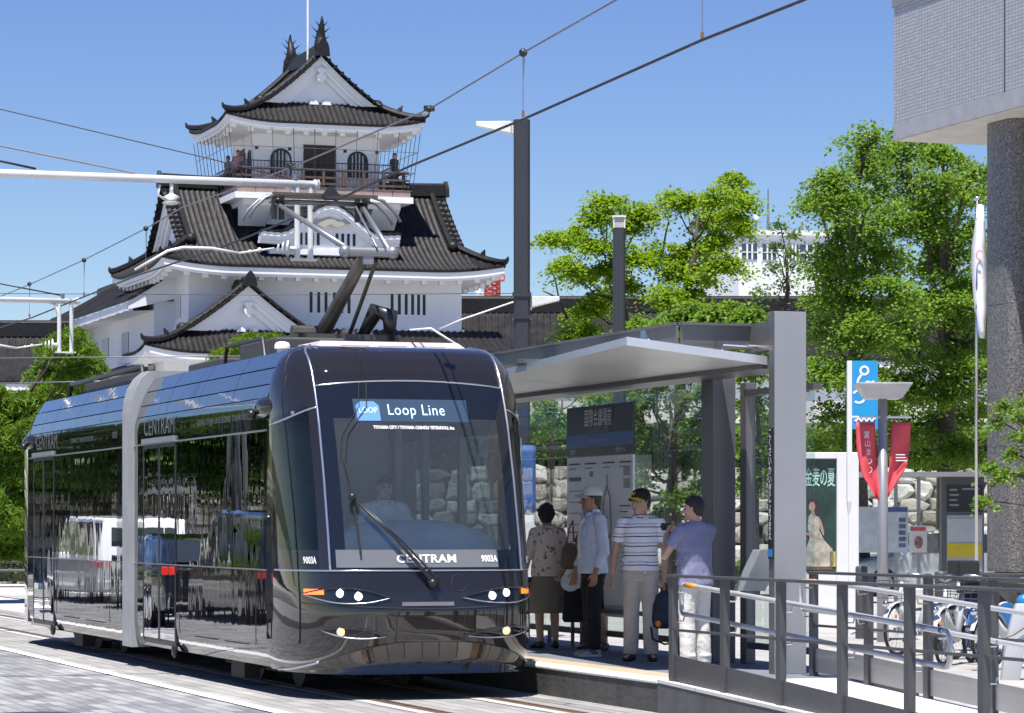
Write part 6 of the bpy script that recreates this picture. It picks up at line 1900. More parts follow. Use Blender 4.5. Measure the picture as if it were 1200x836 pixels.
# abstract figure in a pale dress printed on the poster
def disc(mb, cx, cz, rx, rz, y, n=18, rot=0.0):
    vv = []
    for i in range(n):
        t = 2 * math.pi * i / n; a, b = rx * math.cos(t), rz * math.sin(t)
        vv.append((cx + a * math.cos(rot) - b * math.sin(rot), y, cz + a * math.sin(rot) + b * math.cos(rot)))
    mb.add(vv, [tuple(range(n))])
mb = MB(); mb.add([(0.03, 0.070, 1.72), (0.07, 0.070, 1.77), (0.15, 0.070, 1.76), (0.21, 0.070, 1.68), (0.20, 0.070, 1.50), (0.27, 0.070, 1.36), (0.40, 0.070, 1.22), (0.44, 0.070, 1.05), (0.40, 0.070, 0.95), (-0.08, 0.070, 0.95), (-0.04, 0.070, 1.15), (0.05, 0.070, 1.38), (0.02, 0.070, 1.55)], [tuple(range(13))])
mb.build('poster_dress', M('poster_cream', (0.36, 0.34, 0.29), 0.6, var=0.45, scale=9), po_)
mb = MB(); disc(mb, 0.085, 1.87, 0.050, 0.075, 0.068); disc(mb, 0.10, 1.78, 0.025, 0.04, 0.069); disc(mb, 0.10, 1.42, 0.13, 0.022, 0.067, rot=-0.35); disc(mb, 0.23, 1.56, 0.024, 0.14, 0.068, rot=0.25); mb.build('poster_skin', M('poster_skin', (0.40, 0.25, 0.17), 0.6), po_)
mb = MB(); disc(mb, 0.11, 1.91, 0.085, 0.095, 0.0690); disc(mb, 0.16, 1.82, 0.04, 0.10, 0.0692); mb.build('poster_hair', M('poster_hair', (0.03, 0.02, 0.02), 0.6), po_)
mb = MB(); mb.box(0.36, 0.45, 0.070, 0.073, 0.95, 1.18); mb.build('poster_can', M('poster_yellow', (0.55, 0.42, 0.05), 0.5), po_)

# blue rental cycle sign
bs_ = thing('cycle_sign', 'tall cyan sign with a white drawn figure on a slim white blade post', 'sign', P(1010, 616, 44.5) - Vector((0, 0, H)), 0)
m_cyan = M('sign_cyan', (0.02, 0.30, 0.62), 0.4, var=0.04)
def sz(py): return H - (py - 616) / 3600 * 44.5
def sx_(px): return (px - 1010) / 3600 * 44.5
mb = MB(); mb.box(sx_(992.5), sx_(998), -0.05, 0.05, sz(588), sz(423)); mb.add([(sx_(992.5), -0.05, sz(588)), (sx_(998), -0.05, sz(588)), (sx_(998), 0.05, sz(588)), (sx_(992.5), 0.05, sz(588)), (sx_(994.8), 0, sz(612))], [(0, 1, 4), (1, 2, 4), (2, 3, 4), (3, 0, 4)])
mb.build('blade', m_case, bs_)
mb = MB(); mb.box(sx_(994.2), sx_(996.2), -0.02, 0.02, -0.02, sz(600)); mb.build('post', m_case, bs_)
mb = MB(); mb.box(sx_(998), sx_(1028.5), -0.03, 0.03, sz(503), sz(423)); pn = mb.build('panel', m_cyan, bs_)
def stroke(pts, w, name):
    mb = MB()
    pts = [(sx_(a), sz(b)) for a, b in pts]
    L, Rr = [], []
    for i in range(len(pts)):
        p0 = pts[max(0, i - 1)]; p1 = pts[min(len(pts) - 1, i + 1)]
        d = Vector((p1[0] - p0[0], p1[1] - p0[1])).normalized(); n = Vector((-d.y, d.x)) * w / 2
        L.append((pts[i][0] + n.x, -0.034, pts[i][1] + n.y)); Rr.append((pts[i][0] - n.x, -0.034, pts[i][1] - n.y))
    k = len(pts)
    mb.add(L + Rr, [(i, i + 1, k + i + 1, k + i) for i in range(k - 1)])
    return mb.build(name, white_ink, pn)
def arc(cx, cy, r, a0, a1, n=22): return [(cx + r * math.cos(R(a0 + (a1 - a0) * i / n)), cy + r * math.sin(R(a0 + (a1 - a0) * i / n))) for i in range(n + 1)]
stroke(arc(1012.6, 434.5, 4.6, 0, 360), 0.032, 'figure_head')
stroke([(1009.5, 439), (1005.5, 445), (1004.5, 449.5), (1008, 452), (1013, 449.5), (1017, 447.5), (1020, 449), (1024, 447)], 0.034, 'figure_body')
stroke(arc(1006.2, 465, 7.2, -150, 130), 0.034, 'figure_wheel')
mb = MB(); mb.tube([(sx_(1001 + k * 0.9), -0.034, sz(492.5 + 1.6 * math.sin(k * 0.9))) for k in range(28)], 0.012, 5); mb.build('small_print', white_ink, pn)

# silver lamp post with two red festival banners
lp_ = thing('banner_lamp_post', 'silver post with a flared square lamp and two red festival banners', 'lamp post', P(1034.5, 616, 41.8) - Vector((0, 0, H)), 0)
def lz_(py): return H - (py - 616) / 3600 * 41.8
def lx_(px): return (px - 1034.5) / 3600 * 41.8
mb = MB(); mb.tube([(0, 0, -0.02), (0, 0, 1.2), (0, 0, lz_(468))], [0.082, 0.075, 0.062], 16); mb.build('post', light_steel, lp_, smooth=True)
mb = MB()
mb.loft([[(-a, -a, z), (a, -a, z), (a, a, z), (-a, a, z)] for a, z in ((0.22, lz_(468)), (0.24, lz_(467)), (0.36, lz_(451)), (0.36, lz_(449.5)))])
mb.build('lamp_head', M('lamp_head_grey', (0.50, 0.50, 0.50), 0.4), lp_)
mb = MB(); mb.tube([(lx_(998.5), 0, lz_(489)), (lx_(1068), 0, lz_(489))], 0.014, 8); mb.tube([(-0.05, 0, lz_(489)), (0.05, 0, lz_(489))], 0.05, 8); mb.build('banner_arm', white_paint, lp_)
m_ban = M('banner_red', (0.68, 0.08, 0.10), 0.7, var=0.08, scale=4)
def banner(poly, txt, seed):
    mb = MB()
    # cloth as a wavy strip between two edges
    Lf, Rt = poly
    n = 14
    def at(edge, t):
        m = len(edge) - 1; k = min(m - 1, int(t * m)); f = t * m - k
        return (edge[k][0] + (edge[k + 1][0] - edge[k][0]) * f, edge[k][1] + (edge[k + 1][1] - edge[k][1]) * f)
    def fn(u, v):
        a = at(Lf, v); b = at(Rt, v)
        x = a[0] + (b[0] - a[0]) * u; y = a[1] + (b[1] - a[1]) * u
        return (lx_(x), 0.045 * math.sin(u * 5 + v * 6 + seed) * (0.3 + v), lz_(y))
    mb.grid(fn, [i / 8 for i in range(9)], [i / n for i in range(n + 1)])
    o = mb.build('banner', m_ban, lp_, smooth=True, solid=0.003)
    if txt:
        for i, chs in enumerate(txt):
            v = 0.17 + 0.112 * i
            tm = MB(); tm.text(chs, 0.105, lambda a, b, v=v: (lambda q: (q[0] + a * 0.8, q[1] - 0.014, q[2] + b))(fn(0.5 + 0.12 * v, v)))
            tm.build('lettering', white_ink, o)
    return o
banner(([(1003, 495), (1004, 525), (1009, 556), (1028.5, 586)], [(1025, 495), (1027.5, 525), (1029, 556), (1030, 588)]), '富山まつり', 0.4)
b2 = banner(([(1044.5, 495), (1043, 525), (1041, 555), (1040, 584)], [(1067.5, 495), (1066.5, 522), (1062, 548), (1042, 580)]), '', 2.0)
mb = MB()
for k in range(3): mb.box(lx_(1049), lx_(1060 + k), -0.064, -0.060, lz_(533.8 + 3.4 * k), lz_(532.6 + 3.4 * k))
mb.build('small_print', white_ink, b2)

# nobori flag pole
nb = thing('flag_pole', 'thin silver flag pole with a furled white pennant beside the granite column', 'flag', P(1142, 616, 46) - Vector((0, 0, H)), 0)
def nz(py): return H - (py - 616) / 3600 * 46
mb = MB(); mb.tube([(0.03, 0, -0.02), (0.03, 0, nz(400)), (0.04, 0, nz(234))], [0.026, 0.024, 0.018], 10); mb.tube([(-0.02, 0, nz(233)), (0.11, 0, nz(232))], 0.028, 8); mb.build('pole', stainless, nb, smooth=True)
mb = MB()
prof = [(240, 2, 9), (262, -1, 11), (290, -5, 12), (310, -6, 13), (335, -4, 13), (360, -2, 13), (388, 2, 11), (396, 4, 10)]
mb.loft([[((0.0 + x0) / 3600 * 46 + 0.02, 0, nz(y)), ((x0 + x1) / 7200 * 46 + 0.02, -0.05 - 0.03 * math.sin(i * 1.3), nz(y)), (x1 / 3600 * 46 + 0.02, 0.0, nz(y + 1)), ((x0 + x1) / 7200 * 46 + 0.03, 0.05, nz(y))] for i, (y, x0, x1) in enumerate(prof)])
fl = mb.build('pennant', M('pennant_white', (0.80, 0.80, 0.80), 0.8, var=0.05), nb, smooth=True)
mb = MB()
for k, (yy, xx) in enumerate(((300, 3),)):
    mb.tube([(xx / 3600 * 46 + 0.05 * math.cos(t) + 0.03, -0.085, nz(yy) + 0.07 * math.sin(t)) for t in [R(40 + 20 * j) for j in range(13)]], 0.009, 5)
mb.build('pennant_mark', M('pennant_pink', (0.65, 0.25, 0.28), 0.7), fl)

# glass bus shelter with maps
gs = thing('bus_shelter', 'glass bus shelter with white map posters and a grey notice cabinet behind the lamp post', 'bus shelter', P(1075, 616, 62) - Vector((0, 0, H)), 0)
def gz(py): return H - (py - 616) / 3600 * 62
def gx(px): return (px - 1075) / 3600 * 62
mb = MB(); mb.box(gx(1003), gx(1156), -0.35, 1.0, gz(559), gz(553.5)); mb.build('roof', light_steel, gs)
mb = MB()
for px_ in (1006, 1054, 1081, 1132): mb.box(gx(px_) - 0.035, gx(px_) + 0.035, 0.55, 0.62, -0.02, gz(559))
mb.box(gx(1003), gx(1156), 0.56, 0.60, 0.22, 0.28)
mb.build('frame', light_steel, gs)
m_gl2 = glass('bus_shelter_glass', (0.86, 0.92, 0.90), ior=1.45, base=0.03)
for (a, b) in ((1006, 1054), (1054, 1081), (1081, 1132)):
    mb = MB(); mb.add([(gx(a) + 0.04, 0.58, 0.28), (gx(b) - 0.04, 0.58, 0.28), (gx(b) - 0.04, 0.58, gz(559)), (gx(a) + 0.04, 0.58, gz(559))], [(0, 1, 2, 3)]); mb.build('glass_pane', m_gl2, gs)
m_map = M('map_poster', (0.50, 0.55, 0.58), 0.4, var=0.15, scale=7)
mb = MB(); mb.box(gx(1008), gx(1068), 0.50, 0.53, gz(648), gz(594)); ma = mb.build('map_poster', m_map, gs)
mb = MB(); mb.box(gx(1041), gx(1067), 0.492, 0.498, gz(600), gz(594.5)); mb.build('map_title', m_nv, ma)
mb = MB()
for k in range(5): mb.box(gx(1057), gx(1065), 0.492, 0.498, gz(612 + k * 7.5), gz(607 + k * 7.5))
mb.build('map_photo', M('map_photo', (0.10, 0.14, 0.20), 0.5, var=0.4, scale=9), ma)
mb = MB(); mb.box(gx(1069), gx(1090), 0.46, 0.49, gz(648), gz(616)); ps = mb.build('notice_poster', M('notice_paper', (0.62, 0.62, 0.60), 0.5), gs)
mb = MB(); mb.box(gx(1070.5), gx(1088), 0.452, 0.458, gz(622.5), gz(618)); mb.build('notice_title', M('notice_red', (0.50, 0.10, 0.10), 0.5), ps)
mb = MB(); disc(mb, gx(1080), gz(636), 0.09, 0.13, 0.452); mb.build('notice_picture', M('notice_pic', (0.30, 0.16, 0.14), 0.6, var=0.6, scale=14), ps)
mb = MB(); mb.box(gx(1106), gx(1156), 0.3, 0.7, -0.02, gz(556)); ca = mb.build('notice_cabinet', grey_steel, gs, bevel=0.01)
mb = MB(); mb.box(gx(1112), gx(1154), 0.28, 0.295, gz(600), gz(568.5)); cbk = mb.build('black_board', M('board_black', (0.02, 0.022, 0.025), 0.3), ca)
mb = MB()
for k in range(4): mb.box(gx(1115), gx(1124 + 2 * (k % 2)), 0.272, 0.278, gz(575 + k * 6), gz(573 + k * 6))
mb.box(gx(1130), gx(1150), 0.272, 0.278, gz(574), gz(572)); mb.build('board_text', grey_ink, cbk)
mb = MB(); mb.box(gx(1112), gx(1154), 0.285, 0.298, gz(670), gz(604)); mb.build('cabinet_face', M('cabinet_face', (0.42, 0.43, 0.43), 0.4), ca)
mb = MB(); mb.box(gx(1112.5), gx(1153), 0.275, 0.283, gz(653), gz(637)); mb.build('yellow_label', M('label_yellow', (0.65, 0.50, 0.03), 0.5), ca)
mb = MB(); mb.box(gx(1112.5), gx(1153), 0.275, 0.283, gz(635), gz(608)); mb.build('timetable', M('timetable_paper', (0.52, 0.54, 0.54), 0.5, var=0.1, scale=20), ca)
# bollards
for i, (px_, Y, lab) in enumerate(((1009.5, 43, 'dark round bollard between the poster pylon and the banner post'), (1103, 38, 'dark round bollard in front of the parked bicycles'))):
    w = P(px_, 616, Y); mb = MB(); mb.lathe([(0.085, -0.02), (0.085, 0.86), (0.078, 0.865), (0.078, 0.885), (0.085, 0.89), (0.085, 0.99), (0.07, 1.01), (0, 1.012)], (0, 0, 0), 18)
    o = mb.build('bollard', dark_steel, None, smooth=True, autosmooth=40, loc=(w.x, Y, 0)); tag(o, lab, 'bollard', 'dark bollards on the pavement')
# low concrete kerb blocks and planter edge
for i, (xa, xb, py, Y, h, lab) in enumerate(((1062, 1210, 700, 60, 0.35, 'long pale concrete planter edge in front of the bus shelter'), (1030, 1060, 706, 50, 0.22, 'short pale concrete block beside the banner post'))):
    a = P(xa, 616, Y); b = P(xb, 616, Y); mb = MB(); mb.box(0, b.x - a.x, -0.25, 0.25, -0.02, h)
    tag(mb.build('concrete_block', m_conc_w, None, bevel=0.02, loc=(a.x, Y, 0)), lab, 'concrete block')

# ------------------------------------------------------------------ bicycles
m_frame_w = M('cycle_white', (0.50, 0.51, 0.53), 0.3, var=0.04); m_cyb = M('cycle_blue', (0.02, 0.20, 0.50), 0.35); m_orl = emit('reflector_orange', (1, 0.25, 0.02), 0.25, (0.9, 0.3, 0.03))  # orange reflectors get a faint added glow, though they are no lamps
def make_bicycle(label):
    t = thing('bicycle', label, 'bicycle', (0, 0, 0), 0, 'rental bicycles parked behind the ramp')
    for x in (-0.52, 0.52):
        w = MB(); ring = [(x + 0.30 * math.cos(a), 0, 0.32 + 0.30 * math.sin(a)) for a in [2 * math.pi * j / 28 for j in range(29)]]
        w.tube(ring, 0.022, 6, cap=False); wo_ = w.build('wheel', black_rubber, t, smooth=True)
        w = MB(); w.tube([(x + 0.275 * math.cos(a), 0, 0.32 + 0.275 * math.sin(a)) for a in [2 * math.pi * j / 24 for j in range(25)]], 0.008, 5, cap=False)
        for j in range(14):
            a = 2 * math.pi * j / 14; w.tube([(x, 0, 0.32), (x + 0.28 * math.cos(a), 0, 0.32 + 0.28 * math.sin(a))], 0.003, 4)
        w.tube([(x, -0.05, 0.32), (x, 0.05, 0.32)], 0.025, 8); w.build('spokes', stainless, wo_)
        m = MB(); m.loft([[(x + rr * math.cos(a), dy, 0.32 + rr * math.sin(a)) for (rr, dy) in ((0.335, -0.03), (0.345, 0), (0.335, 0.03))] for a in [R(20 + 140 * j / 12) for j in range(13)]], cap=False, closed=False)
        m.build('mudguard', m_frame_w, wo_, smooth=True)
        rf = MB(); rf.box(x - 0.02, x + 0.02, -0.035, -0.022, 0.46, 0.50); rf.build('reflector', m_orl, wo_)
    f = MB()
    f.tube([(0.50, 0, 0.60), (0.30, 0, 0.42), (0.02, 0, 0.30)], [0.05, 0.06, 0.06], 10)
    f.tube([(0.02, 0, 0.30), (-0.14, 0, 0.62), (-0.18, 0, 0.80)], [0.045, 0.03, 0.022], 10)
    f.tube([(0.02, 0, 0.30), (-0.52, 0.06, 0.32)], 0.022, 8); f.tube([(-0.13, 0, 0.58), (-0.52, 0.06, 0.32)], 0.016, 8)
    f.tube([(0.42, 0, 0.92), (0.47, 0, 0.68), (0.54, 0.05, 0.32)], [0.022, 0.026, 0.016], 8)
    f.build('frame', m_frame_w, t, smooth=True)
    c = MB(); c.prism([(-0.40, 0.30), (0.06, 0.22), (0.10, 0.30), (0.04, 0.38), (-0.38, 0.36)], lambda a, b, h: (a, h, b), -0.065, -0.045); c.build('chain_guard', m_cyb, t)
    s = MB(); s.loft([[(-0.30, -0.09, 0.80), (-0.30, 0.09, 0.80), (-0.30, 0.08, 0.85), (-0.30, -0.08, 0.85)], [(-0.18, -0.07, 0.81), (-0.18, 0.07, 0.81), (-0.18, 0.06, 0.86), (-0.18, -0.06, 0.86)], [(-0.03, -0.025, 0.81), (-0.03, 0.025, 0.81), (-0.03, 0.02, 0.85), (-0.03, -0.02, 0.85)]]); s.build('saddle', black_plastic, t, smooth=True)
    h = MB(); h.tube([(0.30, -0.28, 0.98), (0.36, -0.26, 0.98), (0.43, -0.10, 1.0), (0.44, 0, 0.95), (0.43, 0.10, 1.0), (0.36, 0.26, 0.98), (0.30, 0.28, 0.98)], 0.013, 8); ho_ = h.build('handlebar', stainless, t, smooth=True)
    g = MB()
    for y in (-0.28, 0.28): g.tube([(0.22, y, 0.975), (0.33, y, 0.98)], 0.018, 8)
    g.build('grip', black_rubber, ho_)
    b = MB()
    for k in range(4):
        z = 0.70 + k * 0.07; w_ = 0.13 + 0.012 * k
        b.tube([(0.52, -w_, z), (0.78, -w_, z + 0.01), (0.78, w_, z + 0.01), (0.52, w_, z), (0.52, -w_, z)], 0.004, 4)
    for y in (-0.14, -0.05, 0.05, 0.14):
        b.tube([(0.52, y, 0.91), (0.52, y, 0.70), (0.78, y, 0.71), (0.78, y, 0.92)], 0.003, 4)
    b.build('basket', dark_steel, t)
    l = MB(); l.ball((0.80, 0, 0.64), 0.04, 10, 7); l.build('headlamp', M('lamp_chrome', (0.7, 0.7, 0.7), 0.1, 1.0), t, smooth=True)
    p = MB(); p.tube([(0.02, -0.10, 0.30), (0.02, 0.10, 0.30)], 0.015, 7); p.box(-0.03, 0.09, -0.20, -0.11, 0.16, 0.185); p.box(-0.05, 0.07, 0.11, 0.20, 0.42, 0.445); p.build('pedals', black_plastic, t)
    sb = MB(); sb.tube([(-0.52, 0.08, 0.30), (-0.56, 0.16, 0.02)], 0.012, 6); sb.build('kick_stand', stainless, t)
    sk = MB(); sk.prism([(-0.52, 0.34), (-0.20, 0.42), (-0.30, 0.60), (-0.52, 0.66), (-0.72, 0.56)], lambda a, b, hh: (a, hh, b), 0.045, 0.055); sk.build('skirt_guard', m_cyb, t)
    return t
proto = make_bicycle('white rental bicycle end on between the first two far railing posts')
spots = [(1078, 37.5, 232, None), (1122, 35.0, 244, 'white rental bicycle behind the middle of the ramp beside the round bollard'), (1148, 36.6, 226, 'white rental bicycle partly hidden by the nearest tall railing post'),
         (1192, 34.0, 225, 'white rental bicycle at the right edge with its blue guard showing'), (1232, 35.5, 244, 'white rental bicycle mostly outside the right edge of the picture')]
for i, (px_, Y, deg, lab) in enumerate(spots):
    o = proto if i == 0 else copy_tree(proto)
    w = P(px_, 616, Y); o.location = (w.x, Y, 0.0); o.rotation_euler = (0, 0, R(deg))
    if lab: o['label'] = lab
# cycle dock at the right edge and a black motor scooter behind
dk = thing('cycle_dock', 'white leaning cycle dock post with a dangling chain at the right edge', 'cycle dock', P(1186, 616, 31.5) - Vector((0, 0, H)), 0)
mb = MB(); mb.loft([[(x0 - 0.09 + 0, -0.07, z), (x0 + 0.10, -0.07, z), (x0 + 0.10, 0.07, z), (x0 - 0.09, 0.07, z)] for x0, z in ((-0.03, -0.02), (0.02, 0.35), (0.08, 0.62), (0.13, 0.78))]); mb.build('post', m_frame_w, dk, smooth=True, bevel=0.01)
mb = MB(); mb.ball((0.14, 0, 0.80), 0.10, 12, 8, s=(1, 0.7, 0.8)); mb.build('cap', m_cyb, dk, smooth=True)
mb = MB(); mb.tube([(-0.12, -0.08, 0.42), (0.0, -0.1, 0.46), (0.12, -0.1, 0.54), (0.25, -0.08, 0.70)], 0.008, 5); mb.build('chain', dark_steel, dk)
sc_ = thing('motor_scooter', 'black parked motor scooter with a top seat behind the railing at the right edge', 'scooter', P(1192, 616, 39) - Vector((0, 0, H)), R(20))
for x in (-0.55, 0.60):
    mb = MB(); mb.tube([(x + 0.22 * math.cos(a), 0, 0.26 + 0.22 * math.sin(a)) for a in [2 * math.pi * j / 20 for j in range(21)]], 0.05, 8, cap=False); mb.build('wheel', black_rubber, sc_, smooth=True)
mb = MB(); mb.loft([[(x, -w, z0), (x, w, z0), (x, w * 0.8, z1), (x, -w * 0.8, z1)] for x, w, z0, z1 in ((-0.8, 0.10, 0.55, 0.72), (-0.4, 0.17, 0.30, 0.78), (0.0, 0.15, 0.22, 0.45), (0.3, 0.16, 0.22, 0.34), (0.45, 0.18, 0.3, 0.9), (0.6, 0.12, 0.5, 1.0))]); mb.build('body', M('scooter_black', (0.015, 0.015, 0.017), 0.15), sc_, smooth=True, bevel=0.02)
mb = MB(); mb.loft([[(x, -0.14, z), (x, 0.14, z), (x, 0.12, z + 0.09), (x, -0.12, z + 0.09)] for x, z in ((-0.75, 0.80), (-0.3, 0.79), (0.02, 0.76))]); mb.build('seat', black_rubber, sc_, bevel=0.02)
mb = MB(); mb.tube([(0.42, -0.3, 1.04), (0.50, 0, 1.02), (0.42, 0.3, 1.04)], 0.016, 8); mb.tube([(0.46, -0.22, 1.04), (0.42, -0.30, 1.26)], 0.008, 6); mb.ball((0.42, -0.31, 1.28), 0.055, 8, 6, s=(0.4, 1, 0.7)); mb.build('handlebar', stainless, sc_)
mb = MB(); mb.box(-0.92, -0.62, -0.17, 0.17, 0.86, 1.14); mb.build('top_box', M('box_black', (0.02, 0.02, 0.02), 0.4), sc_, bevel=0.03)
# silver car parked far behind the bus shelter
def make_car(label, body_m, kind='car', L=4.4, Wd=1.7, Hh=1.5, group=None, van=False):
    t = thing('parked_car' if not van else 'parked_van', label, 'car' if not van else 'van', (0, 0, 0), 0, group)
    h = Hh; wl = 0.62 * h if not van else 0.52 * h
    # x along the car, front at +x
    def sec(x, w, z0, z1, zr, wr):
        return [(x, -w * 0.93, z0), (x, -w, z0 + 0.22), (x, -w * 0.985, z1), (x, -wr, zr), (x, wr, zr), (x, w * 0.985, z1), (x, w, z0 + 0.22), (x, w * 0.93, z0)]
    hw_ = Wd / 2
    if van:
        st = [(-L / 2, 0.9, 0.35, 0.95, 0.98, 0.8), (-L / 2 + 0.10, 1.0, 0.25, 1.0, h * 0.97, 0.80), (0, 1, 0.2, 1.0, h, 0.82), (L / 2 - 1.5, 1, 0.2, 1.0, h * 0.985, 0.8), (L / 2 - 0.62, 1, 0.2, 0.98, 1.06, 0.86), (L / 2 - 0.1, 0.95, 0.25, 0.80, 0.86, 0.82), (L / 2, 0.86, 0.35, 0.66, 0.68, 0.7)]
    else:
        st = [(-L / 2, 0.9, 0.35, 0.85, 0.88, 0.8), (-L / 2 + 0.15, 0.97, 0.25, 0.92, 0.98, 0.84), (-L / 2 + 0.6, 1, 0.2, 0.94, h * 0.93, 0.72), (-0.2, 1, 0.2, 0.93, h, 0.74), (0.45, 1, 0.2, 0.92, h * 0.96, 0.72), (1.15, 1, 0.2, 0.90, 0.95, 0.84), (L / 2 - 0.2, 0.95, 0.25, 0.74, 0.78, 0.8), (L / 2, 0.85, 0.35, 0.6, 0.62, 0.7)]
    rings = [sec(x, w * hw_, z0, z1, zr, wr * hw_) for (x, w, z0, z1, zr, wr) in st]
    mb = MB(); mb.loft(rings); b = mb.build('body', body_m, t, smooth=True, autosmooth=35, bevel=0.04)
    # glazing strips slightly proud of the body
    for s in (-1, 1):
        g = MB(); xs_ = ((-L / 2 + 0.35, -0.35), (-0.28, 0.75)) if not van else ((-L / 2 + 0.25, -0.7), (-0.62, 0.45), (0.53, L / 2 - 1.05))
        for (xa, xb) in xs_:
            def wy(x, f):
                for (p, q) in zip(rings, rings[1:]):
                    if p[0][0] <= x <= q[0][0]:
                        k = (x - p[0][0]) / (q[0][0] - p[0][0]); i0, i1 = 5, 4
                        a = Vector(p[i0]).lerp(Vector(q[i0]), k); c = Vector(p[i1]).lerp(Vector(q[i1]), k)
                        r_ = a.lerp(c, f); return (x, s * (abs(r_.y) + 0.012), r_.z)
                return (x, s * hw_, 1.0)
            n = 6
            g.grid(lambda x, f: wy(x, 0.08 + 0.80 * f), [xa + (xb - xa) * i / n for i in range(n + 1)], [0, 0.5, 1])
        g.build('side_window', car_glass, b)
    g = MB(); k0, k1 = (3, 4) if van else (4, 5)
    A = [Vector(rings[k0][3]), Vector(rings[k0][4]), Vector(rings[k1][4]), Vector(rings[k1][3])]
    c_ = sum(A, Vector()) / 4
    g.add([c_ + (p - c_) * 0.90 + Vector((0.02, 0, 0.02)) for p in A], [(0, 1, 2, 3)]); g.build('windscreen', car_glass, b)
    g = MB(); A = [Vector(rings[1 if van else 1][3]), Vector(rings[1][4]), Vector(rings[0 if van else 2][4]), Vector(rings[0 if van else 2][3])]
    if van: A = [Vector((-L / 2 + 0.06, -0.7 * hw_, 1.05)), Vector((-L / 2 + 0.06, 0.7 * hw_, 1.05)), Vector((-L / 2 + 0.07, 0.66 * hw_, h * 0.88)), Vector((-L / 2 + 0.07, -0.66 * hw_, h * 0.88))]
    c_ = sum(A, Vector()) / 4
    g.add([c_ + (p - c_) * 0.92 + Vector((-0.03, 0, 0.02)) for p in A], [(0, 1, 2, 3)]); g.build('rear_window', car_glass, b)
    for x in (-L / 2 + 0.85, L / 2 - 0.80):
        for s in (-1, 1):
            w = MB(); w.tube([(x, s * (hw_ - 0.20), 0.31), (x, s * (hw_ + 0.008), 0.31)], 0.31, 22); wo_ = w.build('wheel', black_rubber, t)
            w = MB(); w.tube([(x, s * (hw_ + 0.004), 0.31), (x, s * (hw_ + 0.016), 0.31)], [0.20, 0.17], 18); w.build('rim', stainless, wo_)
    for s in (-1, 1):
        l = MB(); l.box(-L / 2 - 0.015, -L / 2 + 0.10, s * hw_ * 0.84 - 0.12, s * hw_ * 0.84 + 0.06, 0.82, 0.95); l.build('tail_light', car_tail, t, bevel=0.02)
        l = MB(); l.box(L / 2 - 0.22, L / 2 - 0.02, s * hw_ * 0.72 - 0.16, s * hw_ * 0.72 + 0.12, 0.58, 0.72); l.build('headlight', M('car_lamp', (0.6, 0.6, 0.6), 0.1, 0.3), t, bevel=0.02)
        mr = MB(); mr.box(0.62, 0.78, s * (hw_ + 0.02) - 0.09, s * (hw_ + 0.02) + 0.09, 0.96, 1.10); mr.build('mirror', body_m, t, bevel=0.03)
    bp_ = MB(); bp_.box(-L / 2 - 0.05, -L / 2 + 0.2, -hw_ * 0.9, hw_ * 0.9, 0.30, 0.52); bp_.build('bumper', body_m, t, bevel=0.03)
    return t
car_glass = M('car_glass', (0.02, 0.025, 0.03), 0.03, spec=0.7)
car_tail = emit('tail_light_red', (1, 0.05, 0.02), 0.18, (0.35, 0.012, 0.012))
cp_silver = M('car_silver', (0.55, 0.57, 0.60), 0.25, 0.6, var=0.03, coat=0.6); cp_white = M('car_white', (0.78, 0.78, 0.77), 0.25, var=0.02, coat=0.8); cp_black = M('car_black', (0.012, 0.014, 0.02), 0.12, var=0.05, coat=1.0)
cr_ = make_car('silver car parked far back behind the glass bus shelter', cp_silver)
w = P(1098, 616, 70); cr_.location = (w.x, 70, 0); cr_.rotation_euler = (0, 0, R(185))
# waiting traffic in the next lane, left of the frame, mirrored in the tram
for (lab, m_, L_c, h, l, a, van, dr) in (('black minivan waiting in the lane beside the tram, seen as a reflection', cp_black, 4.7, 1.80, 3.2, 42.6, True, 1), ('white van waiting farther back beside the tram, seen as a reflection', cp_white, 5.0, 1.75, 3.1, 54.6, True, 1), ('dark saloon between the black minivan and the white van, seen as a reflection', cp_black, 4.3, 1.45, 3.2, 48.6, False, 1)):
    c = make_car(lab, m_, L=L_c, Hh=h, group='cars waiting in the next lane', van=van)
    w = W(l, a); c.location = (w.x, w.y, 0); c.rotation_euler = (0, 0, TH + R(90) * dr)
# tall street banners on the left, mirrored in the tram
for i, (l, a, cl, lab) in enumerate(((-3.4, 80.5, (0.04, 0.08, 0.45), 'white street flag with a blue disc, leftmost of the mirrored row'), (-3.4, 78.6, (0.55, 0.02, 0.03), 'white street flag with a red disc in the mirrored row'), (-3.4, 77, (0.45, 0.02, 0.10), 'white street flag with a crimson disc, nearest of the mirrored row'))):
    t = thing('street_flag', lab, 'flag', W(l, a, 0), TH, 'street flags on the left')
    mb = MB(); mb.tube([(0, 0, 0), (0, 0, 5.2)], 0.035, 8); mb.build('pole', stainless, t, smooth=True)
    mb = MB(); mb.grid(lambda u, v: (0.04 + 0.75 * u, 0.05 * math.sin(5 * u + 3 * v), 2.4 + 2.6 * v), [i_ / 8 for i_ in range(9)], [i_ / 12 for i_ in range(13)]); f_ = mb.build('cloth', M('flag_white', (0.78, 0.78, 0.78), 0.8), t, smooth=True, solid=0.004)
    mb = MB()
    for y in (-0.075, 0.075):
        mb.add([(0.42 + 0.24 * math.cos(q), y, 3.7 + 0.34 * math.sin(q)) for q in [2 * math.pi * k / 20 for k in range(20)]], [tuple(range(20))])
    mb.build('disc', M('flag_disc', cl, 0.7), f_)
